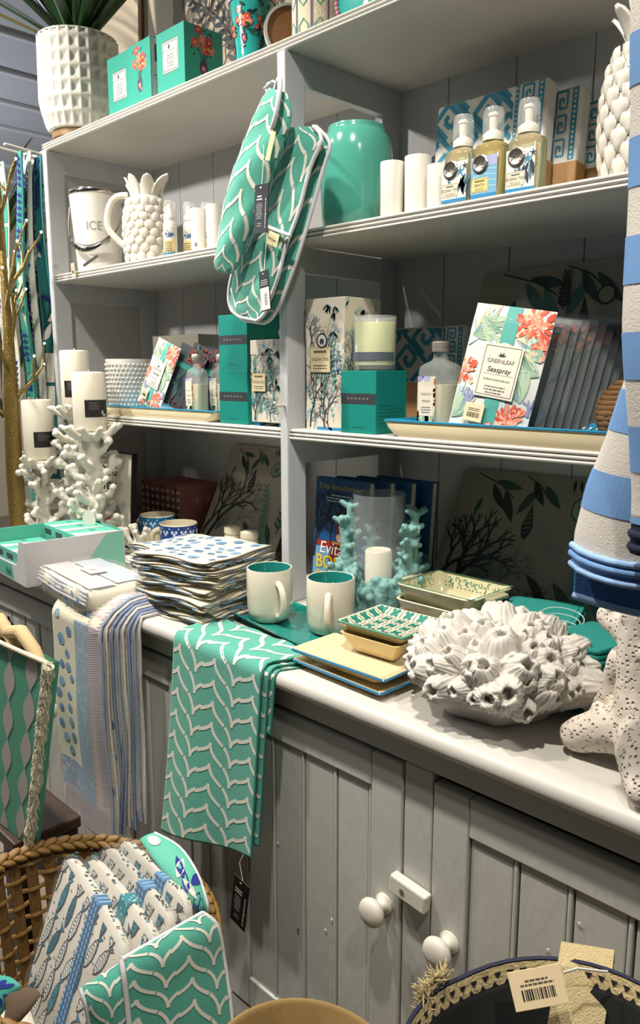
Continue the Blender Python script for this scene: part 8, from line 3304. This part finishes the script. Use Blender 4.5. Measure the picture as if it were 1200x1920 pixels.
o = b.build('jute_fringe', STRAW, bb)
o['kind'] = 'stuff'

# ================================================================== striped jumper on a stand
gs = thing('garment_stand', 'slim chrome garment stand with wooden hanger beside the worktop', 'stand', (0.005, 0.655, 0.001))
MB().lathe([(0.0, 0), (0.10, 0), (0.095, 0.012), (0.02, 0.02), (0.0, 0.02)], 32).build('base', CHROME, gs, smooth=40)
MB().tube([(0, 0, 0.015), (0, 0, 1.0), (0, 0, 1.92)], 0.009, 12).build('pole', CHROME, gs, smooth=60)
MB().tube([(0, 0, 1.915), (-0.09, 0.04, 1.92), (-0.185, 0.075, 1.915)], 0.006, 10).build('arm', CHROME, gs, smooth=60)
MB().tube([(-0.185, 0.075, 1.915), (-0.185, 0.075, 1.86), (-0.185, 0.075, 1.83)], 0.003, 8).build('hanger_hook', CHROME, gs, smooth=60)
MB().tube([(-0.34, 0.075, 1.775), (-0.185, 0.075, 1.826), (-0.005, 0.075, 1.77)], 0.009, 8).build('hanger', WOOD, gs, smooth=60)
jx, jy, jz = -0.18, 0.73, 1.13
jm = thing('striped_jumper', 'blue and cream striped knitted jumper hanging with navy cuff at the worktop end', 'jumper', (jx, jy, jz))
KNIT = mat('cream_knit', '#cfc9c0', 0.95, var=0.08, scale=220, bump=0.3, bscale=500)
KBLUE, KNAVY = '#6d97c9', '#1a2440'


def lerp_tab(tab, z):
    for (z0, a), (z1, b_) in zip(tab[:-1], tab[1:]):
        if z0 <= z <= z1:
            return a + (b_ - a) * (z - z0) / (z1 - z0)
    return tab[0][1] if z < tab[0][0] else tab[-1][1]


left_tab = [(1.13, -0.366), (1.17, -0.374), (1.20, -0.373), (1.25, -0.363), (1.30, -0.346), (1.36, -0.330), (1.45, -0.322), (1.60, -0.315), (1.76, -0.300)]


def jbody(side):
    def f(u, v):
        z = 1.765 - (1.765 - 1.170) * v
        xl = lerp_tab(left_tab, z)
        xr = 0.02
        x = xl + (xr - xl) * u
        bulge = 0.022 * sin(pi * min(1, u * 1.6)) ** 0.5 if u < 0.62 else 0.022
        y = 0.735 - bulge - 0.006 * sin(u * 16) * v if side == 0 else 0.745 + 0.012 * sin(pi * u)
        zz_ = z - 0.010 * sin(u * 9) * v * 0.6 - (1 - v) ** 3 * (0.055 * abs(2 * u - 1) ** 1.5 - 0.03 + (0.03 if abs(2 * u - 1) < 0.25 else 0))
        return (x - jx, y - jy, zz_ - jz)
    return f


def stripes(cl, W, L, parent, first, per=0.0405, n=40, skip_to=0.0):
    v, on = first, True
    while v < L - 0.004:
        if on:
            P = Print(lambda u, v_, h: cl.out(u, v_, h), (0.0, W, 0.0, L))
            P.rect(0.0, max(v, 0), W, min(v + per, L), KBLUE, 60, 6)
            P.done(parent, 'knit_stripe', INKF)
        v += per
        on = not on


for side in (0, 1):
    C_ = Cloth(jbody(side), 0.36, 0.62)
    nm = 'front_panel' if side == 0 else 'back_panel'
    C_.mesh(nm, 60, 60, KNIT if side == 0 else mat('blue_knit', '#3d6aa6', 0.95, var=0.1, bump=0.6, bscale=500), jm, 0.003)
    if side == 0:
        stripes(C_, 0.36, 0.62, jm, 0.62 - 0.0405 * 14 - 0.020)
fb = jbody(0)
for dz, rr_, col in ((0.0, 0.0036, '#8fb2dc'), (0.011, 0.0042, '#6d97c9'), (0.019, 0.0036, '#8fb2dc')):
    MB().tube([Vector(fb(q / 24, 1)) + Vector((0, -0.002, dz - 0.002)) for q in range(25)], rr_, 8).build('hem_rib', mat('hem_' + col[1:], col, 0.95, var=0.1, scale=200), jm, smooth=60)
bk_f = jbody(1)
b = MB()
b.grid(lambda u, v: Vector(bk_f(u, 1)) + Vector((0, -0.004, -0.036 * v)), 20, 4)
b.build('back_hem', mat('blue_knit', '#3d6aa6', 0.95), jm, smooth=0)
MB().tube([Vector(bk_f(q / 24, 1)) + Vector((0, -0.004, -0.038)) for q in range(25)], 0.0038, 8).build('hem_rib', mat('hem_8fb2dc', '#8fb2dc', 0.95), jm, smooth=60)
# sleeve in front
sl_tab = [(1.19, -0.300), (1.25, -0.302), (1.30, -0.306), (1.40, -0.318), (1.55, -0.325), (1.70, -0.330), (1.78, -0.328)]


def sleeve(s):
    def f(u, v):
        z = 1.77 - (1.77 - 1.225) * v
        xl = lerp_tab(sl_tab, z)
        w_ = 0.115 - 0.02 * v
        a = pi * u
        return (xl + w_ * (1 - cos(a)) / 2 - jx, 0.700 - s * 0.020 * sin(a) ** 0.7 - 0.004 * sin(v * 11) - jy, z - jz)
    return f


C_ = Cloth(sleeve(1), 0.115, 0.545)
C_.mesh('sleeve', 40, 60, KNIT, jm, 0.002)
b = MB().grid(sleeve(-0.4), 12, 20, flip=True)
b.build('sleeve_back', KNIT, jm, smooth=0)
far = lambda u, v: (Vector(sleeve(1)(u, v)) + Vector((0.262 + 0.02 * v, 0.012, 0.0)))
Cf = Cloth(far, 0.115, 0.545)
Cf.mesh('sleeve', 30, 40, KNIT, jm, 0.002)
stripes(Cf, 0.115, 0.545, jm, 0.545 - 0.0405 * 12 - 0.006)
stripes(C_, 0.115, 0.545, jm, 0.545 - 0.0405 * 12 - 0.006)
cf = sleeve(1)
b = MB()
b.grid(lambda u, v: Vector(cf(u, 1)) + Vector((0.004 * (0.5 - u), 0.002, 0.002 - 0.030 * v)), 16, 4)
o = b.build('navy_cuff', mat('navy_knit', '#171f38', 0.95, bump=0.6, bscale=300), jm, smooth=0)
solid(o, 0.004, 0)
for dz in (-0.010, -0.022):
    MB().tube([Vector(cf(q / 16, 1)) + Vector((0.004 * (.5 - q / 16), 0.0, dz)) for q in range(17)], 0.0042, 8).build('cuff_rib', mat('navy_knit', '#171f38', 0.95), jm, smooth=60)

# ================================================================== left background
stb = thing('side_table', 'brown side table beyond the cabinet end', 'table', (-2.62, 0.80, 0.001))
box_part('top', -0.26, 0.26, -0.18, 0.12, 0.70, 0.73, WOOD, stb, 0.003)
for sx in (-0.23, 0.23):
    for sy in (-0.15, 0.09):
        box_part('leg', sx - 0.018, sx + 0.018, sy - 0.018, sy + 0.018, 0, 0.699, WOOD, stb, 0.002)
tb_ = thing('throw_cushion', 'cream cushion with thin black stripes standing on the side table', 'cushion', (-2.52, 0.80, 0.732))
b = MB()


def cus(u, v, s):
    q = (sin(pi * u) * sin(pi * v)) ** 0.4
    return (-0.18 + 0.36 * u, -s * 0.05 * q, 0.40 * v)


b.grid(lambda u, v: cus(u, v, 1), 14, 14)
b.grid(lambda u, v: cus(u, v, -1), 14, 14, flip=True)
b.build('cover', mat('cream_linen', '#b5a58a', 0.9, var=0.08, bump=0.4, bscale=300), tb_, smooth=0)
P = Print(lambda u, v, h: tuple(Vector(cus(u / 0.36, v / 0.40, 1)) + Vector((0, -0.001 - h, 0))), (0.01, 0.35, 0.01, 0.39))
for v in (0.10, 0.112, 0.26, 0.272):
    P.rect(0.012, v, 0.348, v + 0.004, '#1c1b19', 16)
P.done(tb_, 'stripes', INKF)
